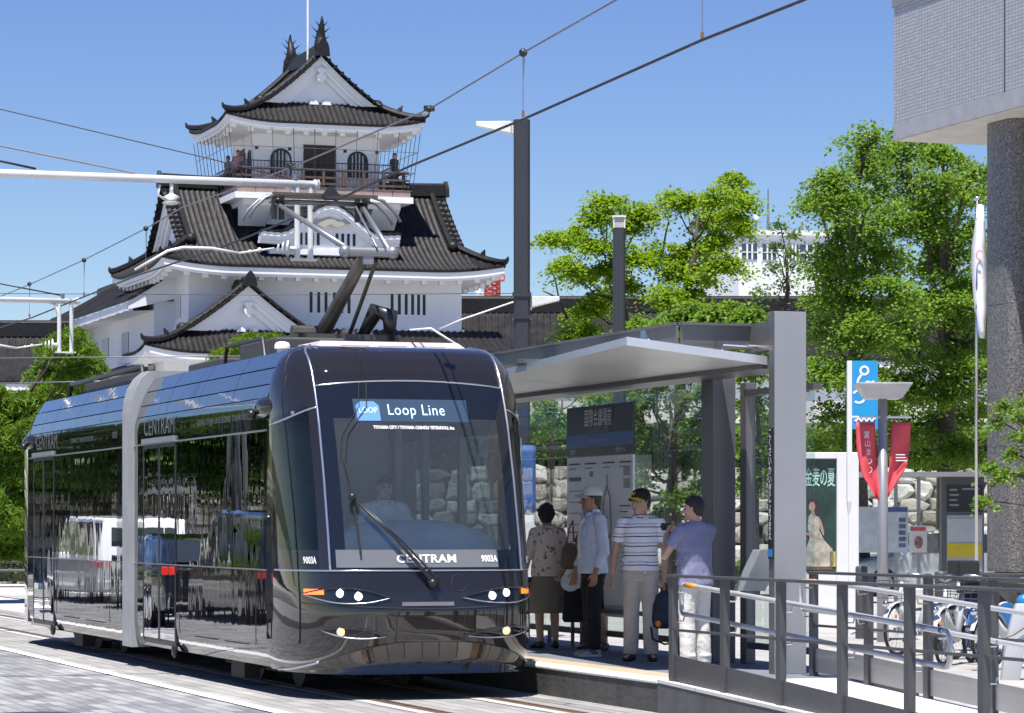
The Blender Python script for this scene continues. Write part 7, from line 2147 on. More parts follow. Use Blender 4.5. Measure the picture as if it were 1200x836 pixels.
# guard rail at the far left
gr = thing('guard_rail', 'dark four bar guard rail on the far pavement below the pine', 'railing', (-19, 79.2, 0.12), 0)
mb = MB()
for z in (0.30, 0.52, 0.74, 0.94): mb.tube([(0, 0, z), (8.6, 0, z)], 0.04, 8)
mb.build('bars', dark_steel, gr)
for k in range(6):
    MB().box(k * 1.7 - 0.04, k * 1.7 + 0.04, -0.04, 0.04, 0, 0.9).build('post', dark_steel, gr)

bw_ = P(619, 616, 41)
t = thing('banner_stand', 'blue upright banner over a white board seen through the shelter glass beside the tram', 'banner', (bw_.x, 41, 0), R(8))
MB().tube([(-0.10, 0, -0.02), (-0.10, 0, 2.75)], 0.015, 7).build('pole', stainless, t)
MB().grid(lambda u, v: (-0.10 + 0.20 * u, 0.02 * math.sin(4 * v + u * 3), 1.75 + 0.9 * v), [0, 0.25, 0.5, 0.75, 1], [i / 8 for i in range(9)]).build('cloth', M('banner_blue', (0.05, 0.13, 0.38), 0.7), t, smooth=True, solid=0.004)
MB().box(-0.10, 0.08, -0.02, 0.02, 0.5, 1.72).build('board', white_paint, t)
# ------------------------------------------------------------------ far things
wb2 = thing('white_office_block', 'distant white office block with a dish and masts behind the right hand trees', 'building', P(918, 616, 230) - Vector((0, 0, H)), R(10))
def wz(py): return H - (py - 616) / 3600 * 230
def wx2(px): return (px - 918) / 3600 * 230
m_wb = M('office_white', (0.75, 0.76, 0.78), 0.7, var=0.03)
mb = MB(); mb.box(wx2(864), wx2(978), 0, 14, -1, wz(272)); mb.box(wx2(862), wx2(980), -0.3, 14.3, wz(276), wz(270.5)); wbd = mb.build('wall', m_wb, wb2)
for row in (291,):
    for (a, b) in ((893, 909), (925, 936), (938, 962), (868, 886)):
        g = MB(); g.box(wx2(a), wx2(b), -0.06, 0.1, wz(row + 14), wz(row - 4)); wo_ = g.build('window', M('far_glass', (0.05, 0.07, 0.10), 0.1), wbd)
        g = MB()
        for k in range(1, 3): x = wx2(a + (b - a) * k / 3); g.box(x - 0.06, x + 0.06, -0.12, -0.06, wz(row + 14), wz(row - 4))
        g.box(wx2(a), wx2(b), -0.12, -0.06, wz(row + 6), wz(row + 5)); g.build('window_frame', m_wb, wo_)
mb = MB(); mb.tube([(wx2(916), 4, wz(272)), (wx2(916), 4, wz(215))], [0.14, 0.05], 7); mb.tube([(wx2(897), 3, wz(270)), (wx2(897), 3, wz(252))], 0.1, 7); mb.tube([(wx2(962), 5, wz(272)), (wx2(962), 5, wz(252))], 0.10, 7); mb.tube([(wx2(880), 3, wz(262)), (wx2(889), 3, wz(265))], 0.07, 6); mb.build('mast', wire_grey, wb2)
mb = MB(); mb.ball((wx2(897), 2.8, wz(250)), 0.22, 14, 10, s=(1, 0.4, 1.2)); mb.build('dish', white_paint, wb2, smooth=True)
ot = thing('radio_tower', 'distant orange lattice radio tower top rising beside the castle eave', 'radio tower', P(577, 616, 320) - Vector((0, 0, H)), R(15))
def oz(py): return H - (py - 616) / 3600 * 320
m_or = M('tower_orange', (0.60, 0.08, 0.03), 0.6); 
mb = MB()
ws = 0.62
zs_ = [oz(352), oz(346), oz(340), oz(334), oz(329)]
for sx1 in (-1, 1):
    for sy1 in (-1, 1): mb.tube([(sx1 * 0.85, sy1 * 0.85, -1), (sx1 * ws, sy1 * ws, oz(329))], 0.09, 5)
for z0, z1 in zip(zs_, zs_[1:]):
    for q in range(4):
        c = [(-ws, -ws), (ws, -ws), (ws, ws), (-ws, ws)]; a, b = c[q], c[(q + 1) % 4]
        mb.tube([(a[0], a[1], z0), (b[0], b[1], z1)], 0.05, 4); mb.tube([(b[0], b[1], z0), (a[0], a[1], z1)], 0.05, 4); mb.tube([(a[0], a[1], z1), (b[0], b[1], z1)], 0.05, 4)
mb.build('lattice', m_or, ot)
mb = MB(); mb.cyl((0, 0, oz(330)), 1.25, 0.12, 16); mb.tube([(1.25 * math.cos(t), 1.25 * math.sin(t), oz(323)) for t in [2 * math.pi * j / 16 for j in range(17)]], 0.05, 5)
for j in range(10): t = 2 * math.pi * j / 10; mb.tube([(1.25 * math.cos(t), 1.25 * math.sin(t), oz(330)), (1.35 * math.cos(t), 1.35 * math.sin(t), oz(323 - (j % 3)))], 0.05, 4)
mb.build('platform_ring', m_or, ot)
mb = MB(); mb.ball((-1.5, 0, oz(344)), 0.45, 12, 8, s=(0.6, 1, 1.2)); mb.tube([(-1.5, 0, oz(344)), (0, 0, oz(344))], 0.08, 5); mb.build('dish', white_paint, ot, smooth=True)
# ================================================================== people
def skinmat():
    m, nt, b, out = nodes_of('skin')
    a = nd(nt, 'ShaderNodeAttribute', attribute_name='paint')
    nt.links.new(a.outputs['Color'], b.inputs['Base Color'])
    b.inputs['Roughness'].default_value = 0.5
    b.inputs['Subsurface Weight'].default_value = 0.08
    b.inputs['Subsurface Radius'].default_value = (0.02, 0.008, 0.004)
    return m
m_skin = skinmat()
def capsule(mb, p, q, r1, r2, n=12):
    p = Vector(p); q = Vector(q)
    d = q - p
    if d.length < 1e-5:
        mb.ball(p, r1, n, 8); return
    mb.tube([p, q], [r1, r2], n); mb.ball(p, r1, n, 8); mb.ball(q, r2, n, 8)
def rings(mb, lst, n=18):
    """elliptic cross sections (cx, cy, z, rx, ry) stacked"""
    mb.loft([[(cx + rx * math.cos(2 * math.pi * j / n), cy + ry * math.sin(2 * math.pi * j / n), z) for j in range(n)] for cx, cy, z, rx, ry in lst])
def fuse(mb, name, mat_, parent, voxel=0.008, smooth_it=4, paint=None):
    """one continuous skin over overlapping volumes"""
    me = bpy.data.meshes.new(name)
    me.from_pydata(mb.v, [], mb.f); me.update()
    o = bpy.data.objects.new(name, me); COL.objects.link(o)
    md = o.modifiers.new('r', 'REMESH'); md.mode = 'VOXEL'; md.voxel_size = voxel; md.use_smooth_shade = True
    ms = o.modifiers.new('s', 'SMOOTH'); ms.factor = 0.5; ms.iterations = smooth_it
    dg = bpy.context.evaluated_depsgraph_get()
    ev = bpy.data.meshes.new_from_object(o.evaluated_get(dg))
    o.modifiers.clear(); o.data = ev; bpy.data.meshes.remove(me)
    ev.name = name
    ev.materials.clear(); ev.materials.append(mat_)
    ev.polygons.foreach_set('use_smooth', [True] * len(ev.polygons))
    if paint:
        at = ev.color_attributes.new('paint', 'FLOAT_COLOR', 'POINT')
        n = len(ev.vertices); co = np.empty(n * 3, np.float32); ev.vertices.foreach_get('co', co); co = co.reshape(-1, 3)
        col = np.ones((n, 4), np.float32); col[:, :3] = paint(co)
        at.data.foreach_set('color', col.ravel())
    o.parent = parent
    return o
def hand(mb, wrist, d, side, curl=0.5, grip=False):
    """palm, four unequal bent fingers and a thumb; d = direction of the palm, side = direction of the thumb edge"""
    d = Vector(d).normalized(); s = Vector(side); s = (s - d * s.dot(d)).normalized(); n = d.cross(s)
    w = Vector(wrist)
    pc = w + d * 0.085
    for k in (-1.5, -0.5, 0.5, 1.5):
        capsule(mb, w + d * 0.015 + s * k * 0.010, w + d * 0.085 + s * k * 0.019, 0.016, 0.0125, 8)
    for k, ln in ((1.5, 0.075), (0.5, 0.083), (-0.5, 0.078), (-1.5, 0.062)):
        a = w + d * 0.085 + s * k * 0.020
        t1 = (d * math.cos(curl * 0.7) + n * math.sin(curl * 0.7)); t2 = (d * math.cos(curl * 1.7) + n * math.sin(curl * 1.7)); t3 = (d * math.cos(curl * 2.5) + n * math.sin(curl * 2.5))
        b = a + t1 * ln * 0.45; c = b + t2 * ln * 0.33; e = c + t3 * ln * 0.24
        capsule(mb, a, b, 0.0100, 0.0092, 7); capsule(mb, b, c, 0.0092, 0.0085, 7); capsule(mb, c, e, 0.0085, 0.0072, 7)
    a = w + d * 0.03 + s * 0.028; b = a + (d * 0.7 + s * 0.75 + n * 0.25).normalized() * 0.036; c = b + (d * 0.95 + s * 0.1 + n * (0.2 + curl * 0.4)).normalized() * 0.030
    capsule(mb, a, b, 0.0135, 0.011, 8); capsule(mb, b, c, 0.011, 0.009, 8)
def rotz_about(v, ang):
    c, s = math.cos(ang), math.sin(ang); return Vector((v[0] * c - v[1] * s, v[0] * s + v[1] * c, v[2]))
def make_person(label, loc, face_deg, h=1.70, female=False, head_turn=0.0, head_tilt=0.0, arms=None, legs=None, skin=(0.50, 0.31, 0.22), hair='short', hair_col=(0.012, 0.010, 0.010),
                top=None, bottom=None, shoes=None, cap=None, seated=False, group=None, voxel=0.008):
    """local frame: the person looks along -y, the left hand is on +x"""
    t = thing('person', label, 'person', loc, R(face_deg), group)
    k = h / 1.70
    def V(x, y, z): return Vector((x * k, y * k, z * k))
    sw = 0.165 if female else 0.185
    arms = arms or {}
    HC = V(0, -0.015, 1.585)                      # head centre
    def Hd(x, y, z):                              # head-local -> body
        v = Vector((x, y, z)) * k
        v = Vector((v.x, v.y * math.cos(head_tilt) - v.z * math.sin(head_tilt), v.y * math.sin(head_tilt) + v.z * math.cos(head_tilt)))
        return HC + rotz_about(v, head_turn)
    b = MB()
    # torso, neck
    tr_ = [(0, 0.01, 0.86, 0.150, 0.105), (0, 0.012, 0.95, 0.160, 0.115), (0, 0.0, 1.08, 0.132 if female else 0.142, 0.098), (0, -0.005, 1.22, 0.155, 0.112), (0, 0.0, 1.34, 0.165, 0.105), (0, 0.012, 1.42, 0.13, 0.075), (0, 0.012, 1.455, 0.06, 0.055)]
    rings(b, [(cx * k, cy * k, z * k, rx * k, ry * k) for cx, cy, z, rx, ry in tr_])
    capsule(b, V(0, 0.015, 1.42), HC + Vector((0, 0.02, -0.06)) * k, 0.056 * k, 0.053 * k)
    for s in (-1, 1):
        capsule(b, V(s * 0.06, 0.012, 1.425), V(s * sw, 0.012, 1.385), 0.045 * k, 0.052 * k)
    # head
    rings_h = [(0, 0.012, -0.118, 0.040, 0.045), (0, -0.012, -0.108, 0.052, 0.066), (0, -0.008, -0.075, 0.062, 0.082), (0, 0.0, -0.03, 0.071, 0.092), (0, 0.006, 0.02, 0.075, 0.097), (0, 0.010, 0.06, 0.071, 0.092), (0, 0.012, 0.092, 0.055, 0.072), (0, 0.012, 0.112, 0.028, 0.040)]
    b.loft([[Hd(cx + rx * math.cos(2 * math.pi * j / 18), cy + ry * math.sin(2 * math.pi * j / 18), z) for j in range(18)] for cx, cy, z, rx, ry in rings_h])
    capsule(b, Hd(0, -0.094, 0.0), Hd(0, -0.112, -0.030), 0.010 * k, 0.0135 * k, 8)       # nose
    for s in (-1, 1):
        capsule(b, Hd(s * 0.010, -0.100, -0.034), Hd(s * 0.011, -0.098, -0.034), 0.009 * k, 0.009 * k, 7)
        capsule(b, Hd(s * 0.020, -0.086, 0.022), Hd(s * 0.048, -0.074, 0.022), 0.009 * k, 0.008 * k, 8)   # brow ridge
        capsule(b, Hd(s * 0.040, -0.066, -0.028), Hd(s * 0.044, -0.060, -0.030), 0.018 * k, 0.018 * k, 8)  # cheek
        capsule(b, Hd(s * 0.074, 0.006, 0.012), Hd(s * 0.071, 0.0, -0.028), 0.013 * k, 0.009 * k, 8)       # ear
    capsule(b, Hd(-0.018, -0.086, -0.063), Hd(0.018, -0.086, -0.063), 0.0085 * k, 0.0085 * k, 8)          # lips
    capsule(b, Hd(-0.012, -0.078, -0.100), Hd(0.012, -0.078, -0.100), 0.016 * k, 0.016 * k, 8)            # chin
    # arms
    slv = {}
    for s, nm in ((1, 'L'), (-1, 'R')):
        a = arms.get(nm, {})
        sh_ = V(s * sw, 0.012, 1.375)
        el = Vector(a['elbow']) * k if 'elbow' in a else V(s * (sw + 0.055), 0.035, 1.09)
        wr = Vector(a['wrist']) * k if 'wrist' in a else V(s * (sw + 0.060), -0.04, 0.845)
        capsule(b, sh_, el, 0.047 * k, 0.036 * k); capsule(b, el, el.lerp(wr, 0.35), 0.037 * k, 0.037 * k); capsule(b, el.lerp(wr, 0.3), wr, 0.036 * k, 0.025 * k)
        hd = Vector(a.get('hand', (0, -0.1, -1))); th = Vector(a.get('thumb', (0, -1, 0)))
        hand(b, wr, hd, th, a.get('curl', 0.45))
        slv[nm] = (sh_, el, wr)
    # legs
    lg = {}
    for s, nm in ((1, 'L'), (-1, 'R')):
        a = (legs or {}).get(nm, {})
        hp = V(s * 0.085, 0.01, 0.88)
        kn = Vector(a['knee']) * k if 'knee' in a else V(s * 0.095, -0.005, 0.48)
        an = Vector(a['ankle']) * k if 'ankle' in a else V(s * 0.10, 0.025, 0.085)
        capsule(b, hp, kn, 0.086 * k, 0.056 * k); capsule(b, kn, kn.lerp(an, 0.35), 0.054 * k, 0.055 * k); capsule(b, kn.lerp(an, 0.3), an, 0.055 * k, 0.036 * k)
        fd = Vector(a.get('foot', (s * 0.25, -1, 0))).normalized()
        capsule(b, an + Vector((0, 0, -0.035 * k)), an + fd * 0.15 * k + Vector((0, 0, -0.055 * k)), 0.040 * k, 0.030 * k)
        lg[nm] = (hp, kn, an, fd)
    sk = np.array(skin)
    def inv(x, y, z): return np.array(Hd(x, y, z))
    def paint(co):
        col = np.tile(sk, (len(co), 1)).astype(np.float32)
        for s in (-1, 1):
            d = np.linalg.norm((co - inv(s * 0.032, -0.088, 0.004)) / (np.array([0.017, 0.03, 0.0075]) * k), axis=1); col[d < 1] = (0.16, 0.13, 0.12)
            d = np.linalg.norm((co - inv(s * 0.032, -0.088, 0.004)) / (np.array([0.0075, 0.03, 0.0075]) * k), axis=1); col[d < 1] = (0.02, 0.015, 0.012)
            d = np.linalg.norm((co - inv(s * 0.034, -0.085, 0.027)) / (np.array([0.022, 0.03, 0.0065]) * k), axis=1); col[d < 1] = (0.04, 0.03, 0.028)
        d = np.linalg.norm((co - inv(0, -0.092, -0.063)) / (np.array([0.024, 0.03, 0.0085]) * k), axis=1); col[d < 1] = sk * np.array([0.85, 0.55, 0.55])
        return col
    bo_ = fuse(b, 'body', m_skin, t, voxel=0.0065, smooth_it=2, paint=paint)
    # hair
    hm = MB()
    if hair == 'short':
        hm.loft([[Hd(cx + rx * math.cos(2 * math.pi * j / 18), cy + ry * math.sin(2 * math.pi * j / 18), z) for j in range(18)] for cx, cy, z, rx, ry in
                 ((0, 0.055, -0.07, 0.050, 0.045), (0, 0.040, -0.03, 0.074, 0.070), (0, 0.028, 0.02, 0.083, 0.088), (0, 0.010, 0.055, 0.083, 0.104), (0, 0.008, 0.095, 0.070, 0.090), (0, 0.008, 0.122, 0.045, 0.060), (0, 0.008, 0.135, 0.02, 0.025))])
        for s in (-1, 1): capsule(hm, Hd(s * 0.072, -0.01, 0.045), Hd(s * 0.072, 0.0, 0.0), 0.014 * k, 0.010 * k, 8)
    elif hair == 'curly':
        hm.loft([[Hd(cx + rx * math.cos(2 * math.pi * j / 18), cy + ry * math.sin(2 * math.pi * j / 18), z) for j in range(18)] for cx, cy, z, rx, ry in
                 ((0, 0.055, -0.09, 0.055, 0.05), (0, 0.035, -0.04, 0.086, 0.085), (0, 0.024, 0.02, 0.098, 0.105), (0, 0.012, 0.07, 0.095, 0.108), (0, 0.010, 0.115, 0.070, 0.085), (0, 0.010, 0.14, 0.03, 0.04))])
        rr_ = random.Random(5)
        for _ in range(60):
            a = rr_.uniform(0, 6.28); e = rr_.uniform(-0.6, 1.4)
            x = 0.094 * math.cos(a) * math.cos(e * 0.9); y = 0.015 + 0.102 * math.sin(a) * math.cos(e * 0.9); z = 0.03 + 0.105 * math.sin(e * 0.9)
            if y < -0.055 and z < 0.07: continue
            hm.ball(Hd(x, y, z), rr_.uniform(0.016, 0.026) * k, 7, 5)
    elif hair == 'tail':
        hm.loft([[Hd(cx + rx * math.cos(2 * math.pi * j / 18), cy + ry * math.sin(2 * math.pi * j / 18), z) for j in range(18)] for cx, cy, z, rx, ry in
                 ((0, 0.055, -0.07, 0.050, 0.045), (0, 0.036, -0.03, 0.078, 0.076), (0, 0.024, 0.02, 0.085, 0.094), (0, 0.010, 0.06, 0.083, 0.106), (0, 0.008, 0.10, 0.068, 0.088), (0, 0.008, 0.135, 0.02, 0.025))])
        hm.tube([Hd(0, 0.10, 0.02), Hd(0.0, 0.15, -0.03), Hd(0.0, 0.15, -0.14), Hd(0, 0.13, -0.22)], [0.03 * k, 0.035 * k, 0.03 * k, 0.008 * k], 9)
    if hm.v: fuse(hm, 'hair', M('hair_' + str(hair_col[0]), hair_col, 0.45, var=0.3, scale=40, bump=0.5, bscale=120), t, voxel=0.0075, smooth_it=1)
    # trousers or skirt
    if bottom:
        m = MB()
        if bottom.get('kind') == 'skirt':
            zl = bottom['hem']
            rings(m, [(cx * k, cy * k, z * k, rx * k, ry * k) for cx, cy, z, rx, ry in ((0, 0.005, zl, 0.235, 0.165), (0, 0.005, zl + 0.03, 0.238, 0.168), (0, 0.005, 0.70, 0.215, 0.155), (0, 0.008, 0.90, 0.190, 0.138), (0, 0.005, 1.03, 0.155, 0.112))], 22)
        else:
            w = bottom.get('w', 1.0)
            rings(m, [(cx * k, cy * k, z * k, rx * k, ry * k) for cx, cy, z, rx, ry in ((0, 0.012, 0.80, 0.160, 0.120), (0, 0.014, 0.88, 0.176, 0.126), (0, 0.012, 0.97, 0.172, 0.124), (0, 0.002, 1.05, 0.150, 0.108))])
            for nm in 'LR':
                hp, kn, an, fd = lg[nm]
                capsule(m, hp, kn, 0.098 * k, 0.074 * k * w); capsule(m, kn, kn.lerp(an, 0.5), 0.074 * k * w, 0.072 * k * w)
                e = an + Vector((0, 0, -0.015 * k)); m.tube([kn.lerp(an, 0.45), e + fd * 0.01], [0.073 * k * w, 0.070 * k * w], 14)
                m.ball(kn + Vector((0.02, -0.03, -0.12)) * k, 0.05 * k, 8, 6); m.ball(an + Vector((0.0, 0.0, 0.06)) * k, 0.07 * k * w, 10, 7, s=(1, 1.05, 0.5))
        fuse(m, 'skirt' if bottom.get('kind') == 'skirt' else 'trousers', bottom['mat'], t, voxel=0.011, smooth_it=2)
        if bottom.get('belt'):
            bl = MB(); rings(bl, [(0, 0.004 * k, z * k, 0.163 * k, 0.120 * k) for z in (1.015, 1.045)]); bl.build('belt', bottom['belt'], t, smooth=True)
    # shirt
    if top:
        m = MB(); hem = top.get('hem', 0.90); loose = top.get('loose', 1.0)
        rr = [(0, 0.006, hem, 0.180 * loose, 0.135 * loose), (0, 0.006, hem + 0.02, 0.182 * loose, 0.137 * loose), (0, 0.0, 1.06, 0.166 * loose, 0.124 * loose), (0, -0.004, 1.20, 0.174 * loose, 0.130 * loose), (0, 0.0, 1.33, 0.186, 0.124), (0, 0.01, 1.42, 0.15, 0.092), (0, 0.012, 1.462, 0.078, 0.072)]
        rings(m, [(cx * k, cy * k, z * k, rx * k, ry * k) for cx, cy, z, rx, ry in rr], 22)
        for nm, s in (('L', 1), ('R', -1)):
            sh_, el, wr = slv[nm]
            capsule(m, V(s * 0.07, 0.012, 1.412), sh_, 0.055 * k, 0.066 * k)
            if top['sleeve'] == 'short':
                e = sh_.lerp(el, 0.62); m.tube([sh_, e], [0.068 * k, 0.068 * k], 16); m.ball(sh_, 0.068 * k, 12, 8)
            elif top['sleeve'] == 'elbow':
                e = el.lerp(wr, 0.15); capsule(m, sh_, el, 0.068 * k, 0.060 * k); m.tube([el, e], [0.060 * k, 0.062 * k], 14)
            else:
                e = el.lerp(wr, top.get('cuff', 0.88)); capsule(m, sh_, el, 0.068 * k, 0.056 * k); capsule(m, el, el.lerp(wr, 0.5), 0.056 * k, 0.052 * k); m.tube([el.lerp(wr, 0.4), e], [0.053 * k, 0.047 * k], 14)
                m.ball(el + Vector((0.0, 0.01, -0.03)), 0.058 * k, 9, 7)
        rr_ = random.Random(int(h * 100))
        for _ in range(9):   # soft folds
            z = rr_.uniform(hem + 0.05, 1.25); a = rr_.uniform(0, 6.28); x, y = 0.165 * loose * math.cos(a), 0.122 * loose * math.sin(a)
            capsule(m, V(x, y, z), V(x * 0.99 + rr_.uniform(-0.06, 0.06), y * 0.99, z + rr_.uniform(-0.12, 0.12)), 0.020 * k, 0.012 * k, 7)
        so = fuse(m, top.get('name', 'shirt'), top['mat'], t, voxel=0.009, smooth_it=2)
        if top.get('collar'):
            c = MB()
            for s in (-1, 1):
                c.loft([[V(s * 0.012, -0.085, 1.40), V(s * 0.075, -0.085, 1.415), V(s * 0.085, -0.03, 1.445), V(s * 0.060, -0.062, 1.470)], [V(s * 0.012, -0.095, 1.405), V(s * 0.078, -0.095, 1.418), V(s * 0.092, -0.034, 1.448), V(s * 0.064, -0.068, 1.476)]])
            cr = [(0.075 * math.cos(a), 0.015 + 0.072 * math.sin(a)) for a in [R(-30 + 240 * j / 16) for j in range(17)]]
            c.grid(lambda u, v: V(cr[u][0] * (1 - 0.1 * v), cr[u][1] * (1 - 0.1 * v) , 1.445 + 0.045 * v), list(range(17)), [0, 1])
            c.build('collar', top['collar'], so, smooth=True)
        if top.get('inner'):
            c = MB(); rings(c, [(cx * k, (cy - 0.012) * k, z * k, rx * k, ry * k) for cx, cy, z, rx, ry in ((0, -0.02, 1.0, 0.055, 0.125), (0, -0.02, 1.2, 0.05, 0.130), (0, -0.015, 1.36, 0.05, 0.118), (0, 0.0, 1.43, 0.055, 0.082))]); c.build('undershirt', top['inner'], t, smooth=True)
        if top.get('pocket'):
            c = MB(); c.box(0.05 * k, 0.13 * k, -0.137 * k, -0.120 * k, 1.22 * k, 1.32 * k); c.build('pocket', top['mat'], so, bevel=0.006)
    # shoes
    if shoes:
        for nm in 'LR':
            hp, kn, an, fd = lg[nm]
            m = MB(); z0 = an.z - 0.085 * k
            s2 = Vector((-fd.y, fd.x, 0))
            base = Vector((an.x, an.y, 0))
            def ringf(f, w, h0, h1): 
                c = base + fd * f * k
                return [c + s2 * w * k * math.cos(2 * math.pi * j / 12) + Vector((0, 0, z0 + (h0 + (h1 - h0) * (0.5 + 0.5 * math.sin(2 * math.pi * j / 12))) * k)) for j in range(12)]
            m.loft([ringf(-0.075, 0.018, 0.01, 0.06), ringf(-0.062, 0.034, 0.002, 0.085), ringf(-0.01, 0.038, 0.002, 0.105), ringf(0.05, 0.042, 0.002, 0.088), ringf(0.12, 0.048, 0.002, 0.060), ringf(0.165, 0.042, 0.002, 0.048), ringf(0.190, 0.018, 0.008, 0.032)])
            so_ = m.build('shoe', shoes['mat'], t, smooth=True)
            if shoes.get('sole'):
                m = MB(); m.loft([[Vector((p.x, p.y, z0 + zz * k)) for p in [base + fd * f * k + s2 * w * k for f, w in ((-0.078, 0.02), (-0.05, 0.042), (0.06, 0.046), (0.13, 0.053), (0.18, 0.035), (0.198, 0.0), (0.18, -0.035), (0.13, -0.053), (0.06, -0.046), (-0.05, -0.042), (-0.078, -0.02))]] for zz in (0.0, 0.022)]); m.build('sole', shoes['sole'], so_)
            if shoes.get('stripe'):
                m = MB()
                for s in (-1, 1):
                    for f in (0.02, 0.06): m.tube([base + fd * (f - 0.02) * k + s2 * s * 0.043 * k + Vector((0, 0, z0 + 0.03 * k)), base + fd * (f + 0.03) * k + s2 * s * 0.036 * k + Vector((0, 0, z0 + 0.072 * k))], 0.008 * k, 6)
                m.build('stripe', shoes['stripe'], so_)
    # cap
    if cap:
        m = MB()
        m.loft([[Hd(rx * math.cos(2 * math.pi * j / 20), 0.006 + ry * math.sin(2 * math.pi * j / 20), z) for j in range(20)] for z, rx, ry in ((0.045, 0.088, 0.112), (0.085, 0.086, 0.108), (0.12, 0.070, 0.088), (0.143, 0.040, 0.050), (0.148, 0.008, 0.01))])
        co = m.build('cap', cap['mat'], t, smooth=True)
        m = MB()
        top_, bot_ = [], []
        for j in range(13):
            a = R(-150 + 120 * j / 12); x = 0.080 * math.cos(a); y0 = 0.006 + 0.100 * math.sin(a)
            ext = 0.075 * math.cos((j - 6) / 6 * 1.35)
            bot_.append((x, y0, ext))
        m.loft([[Hd(x, y0, 0.058), Hd(x * 1.02, y0 - ext, 0.048 - 6 * (x * x)), Hd(x * 1.02, y0 - ext, 0.041 - 6 * (x * x)), Hd(x, y0, 0.050)] for x, y0, ext in bot_])
        m.build('cap_brim', cap['brim'], co, smooth=True)
        if cap.get('under'):
            m = MB(); m.loft([[Hd(x * 0.98, y0 + 0.004, 0.050), Hd(x, y0 - ext * 0.98, 0.0395 - 6 * (x * x)), Hd(x, y0 - ext * 0.98, 0.036 - 6 * (x * x)), Hd(x * 0.98, y0 + 0.004, 0.046)] for x, y0, ext in bot_]); m.build('brim_underside', cap['under'], co, smooth=True)
        if cap.get('badge'):
            m = MB(); m.tube([Hd(-0.022, -0.112, 0.075), Hd(-0.004, -0.110, 0.100), Hd(0.004, -0.112, 0.078), Hd(0.024, -0.106, 0.102)], 0.005 * k, 6); m.build('cap_badge', cap['badge'], co)
    return t, Hd, slv, k

def stripemat():
    m, nt, b, out = nodes_of('striped_polo')
    L = nt.links
    tc = nd(nt, 'ShaderNodeTexCoord'); sx = nd(nt, 'ShaderNodeSeparateXYZ'); L.new(tc.outputs['Object'], sx.inputs[0])
    n = nd(nt, 'ShaderNodeTexNoise', i_Scale=6.0); L.new(tc.outputs['Object'], n.inputs['Vector'])
    ma = nd(nt, 'ShaderNodeMath', operation='MULTIPLY_ADD'); ma.inputs[1].default_value = 0.022; L.new(n.outputs['Fac'], ma.inputs[0]); L.new(sx.outputs[2], ma.inputs[2])
    mo = nd(nt, 'ShaderNodeMath', operation='MULTIPLY'); mo.inputs[1].default_value = 1 / 0.092; L.new(ma.outputs[0], mo.inputs[0])
    fr = nd(nt, 'ShaderNodeMath', operation='FRACT'); L.new(mo.outputs[0], fr.inputs[0])
    r = nd(nt, 'ShaderNodeValToRGB'); L.new(fr.outputs[0], r.inputs[0]); r.color_ramp.interpolation = 'CONSTANT'
    e = r.color_ramp.elements
    cols = [(0.0, (0.86, 0.86, 0.90)), (0.30, (0.025, 0.03, 0.075)), (0.41, (0.86, 0.86, 0.90)), (0.62, (0.48, 0.46, 0.66)), (0.76, (0.86, 0.86, 0.90))]
    while len(e) < len(cols): e.new(0.5)
    for i, (p, c) in enumerate(cols): e[i].position = p; e[i].color = c + (1,)
    L.new(r.outputs[0], b.inputs['Base Color']); b.inputs['Roughness'].default_value = 0.85
    return m
def floralmat():
    m, nt, b, out = nodes_of('floral_blouse')
    L = nt.links
    tc = nd(nt, 'ShaderNodeTexCoord')
    v = nd(nt, 'ShaderNodeTexVoronoi', i_Scale=17.0); L.new(tc.outputs['Object'], v.inputs['Vector'])
    n = nd(nt, 'ShaderNodeTexNoise', i_Scale=26.0, i_Detail=3.0); L.new(tc.outputs['Object'], n.inputs['Vector'])
    n0 = nd(nt, 'ShaderNodeTexNoise', i_Scale=9.0, i_Detail=2.0); L.new(tc.outputs['Object'], n0.inputs['Vector'])
    ad = nd(nt, 'ShaderNodeMath', operation='MULTIPLY'); L.new(n.outputs['Fac'], ad.inputs[0]); L.new(n0.outputs['Fac'], ad.inputs[1])
    f = ramp(nt, ad.outputs[0], [(0.30, (0, 0, 0)), (0.34, (1, 1, 1))])
    c = ramp(nt, v.outputs['Color'], [(0.2, (0.30, 0.10, 0.09)), (0.5, (0.36, 0.22, 0.16)), (0.8, (0.22, 0.16, 0.13))])
    mx = nd(nt, 'ShaderNodeMix', data_type='RGBA'); L.new(f, mx.inputs[0]); mx.inputs[6].default_value = (0.74, 0.66, 0.57, 1); L.new(c, mx.inputs[7])
    L.new(mx.outputs[2], b.inputs['Base Color']); b.inputs['Roughness'].default_value = 0.85
    return m
cl = lambda n, c, r=0.85: M(n, c, r, var=0.14, scale=7, bump=0.7, bscale=15)
def at_px(px, py_feet, z=0.254):
    Y = 3600 * (H - z) / (py_feet - 616)
    return Vector(((px - 600) / 3600 * Y, Y, z))
g_wait = 'passengers waiting at the stop'
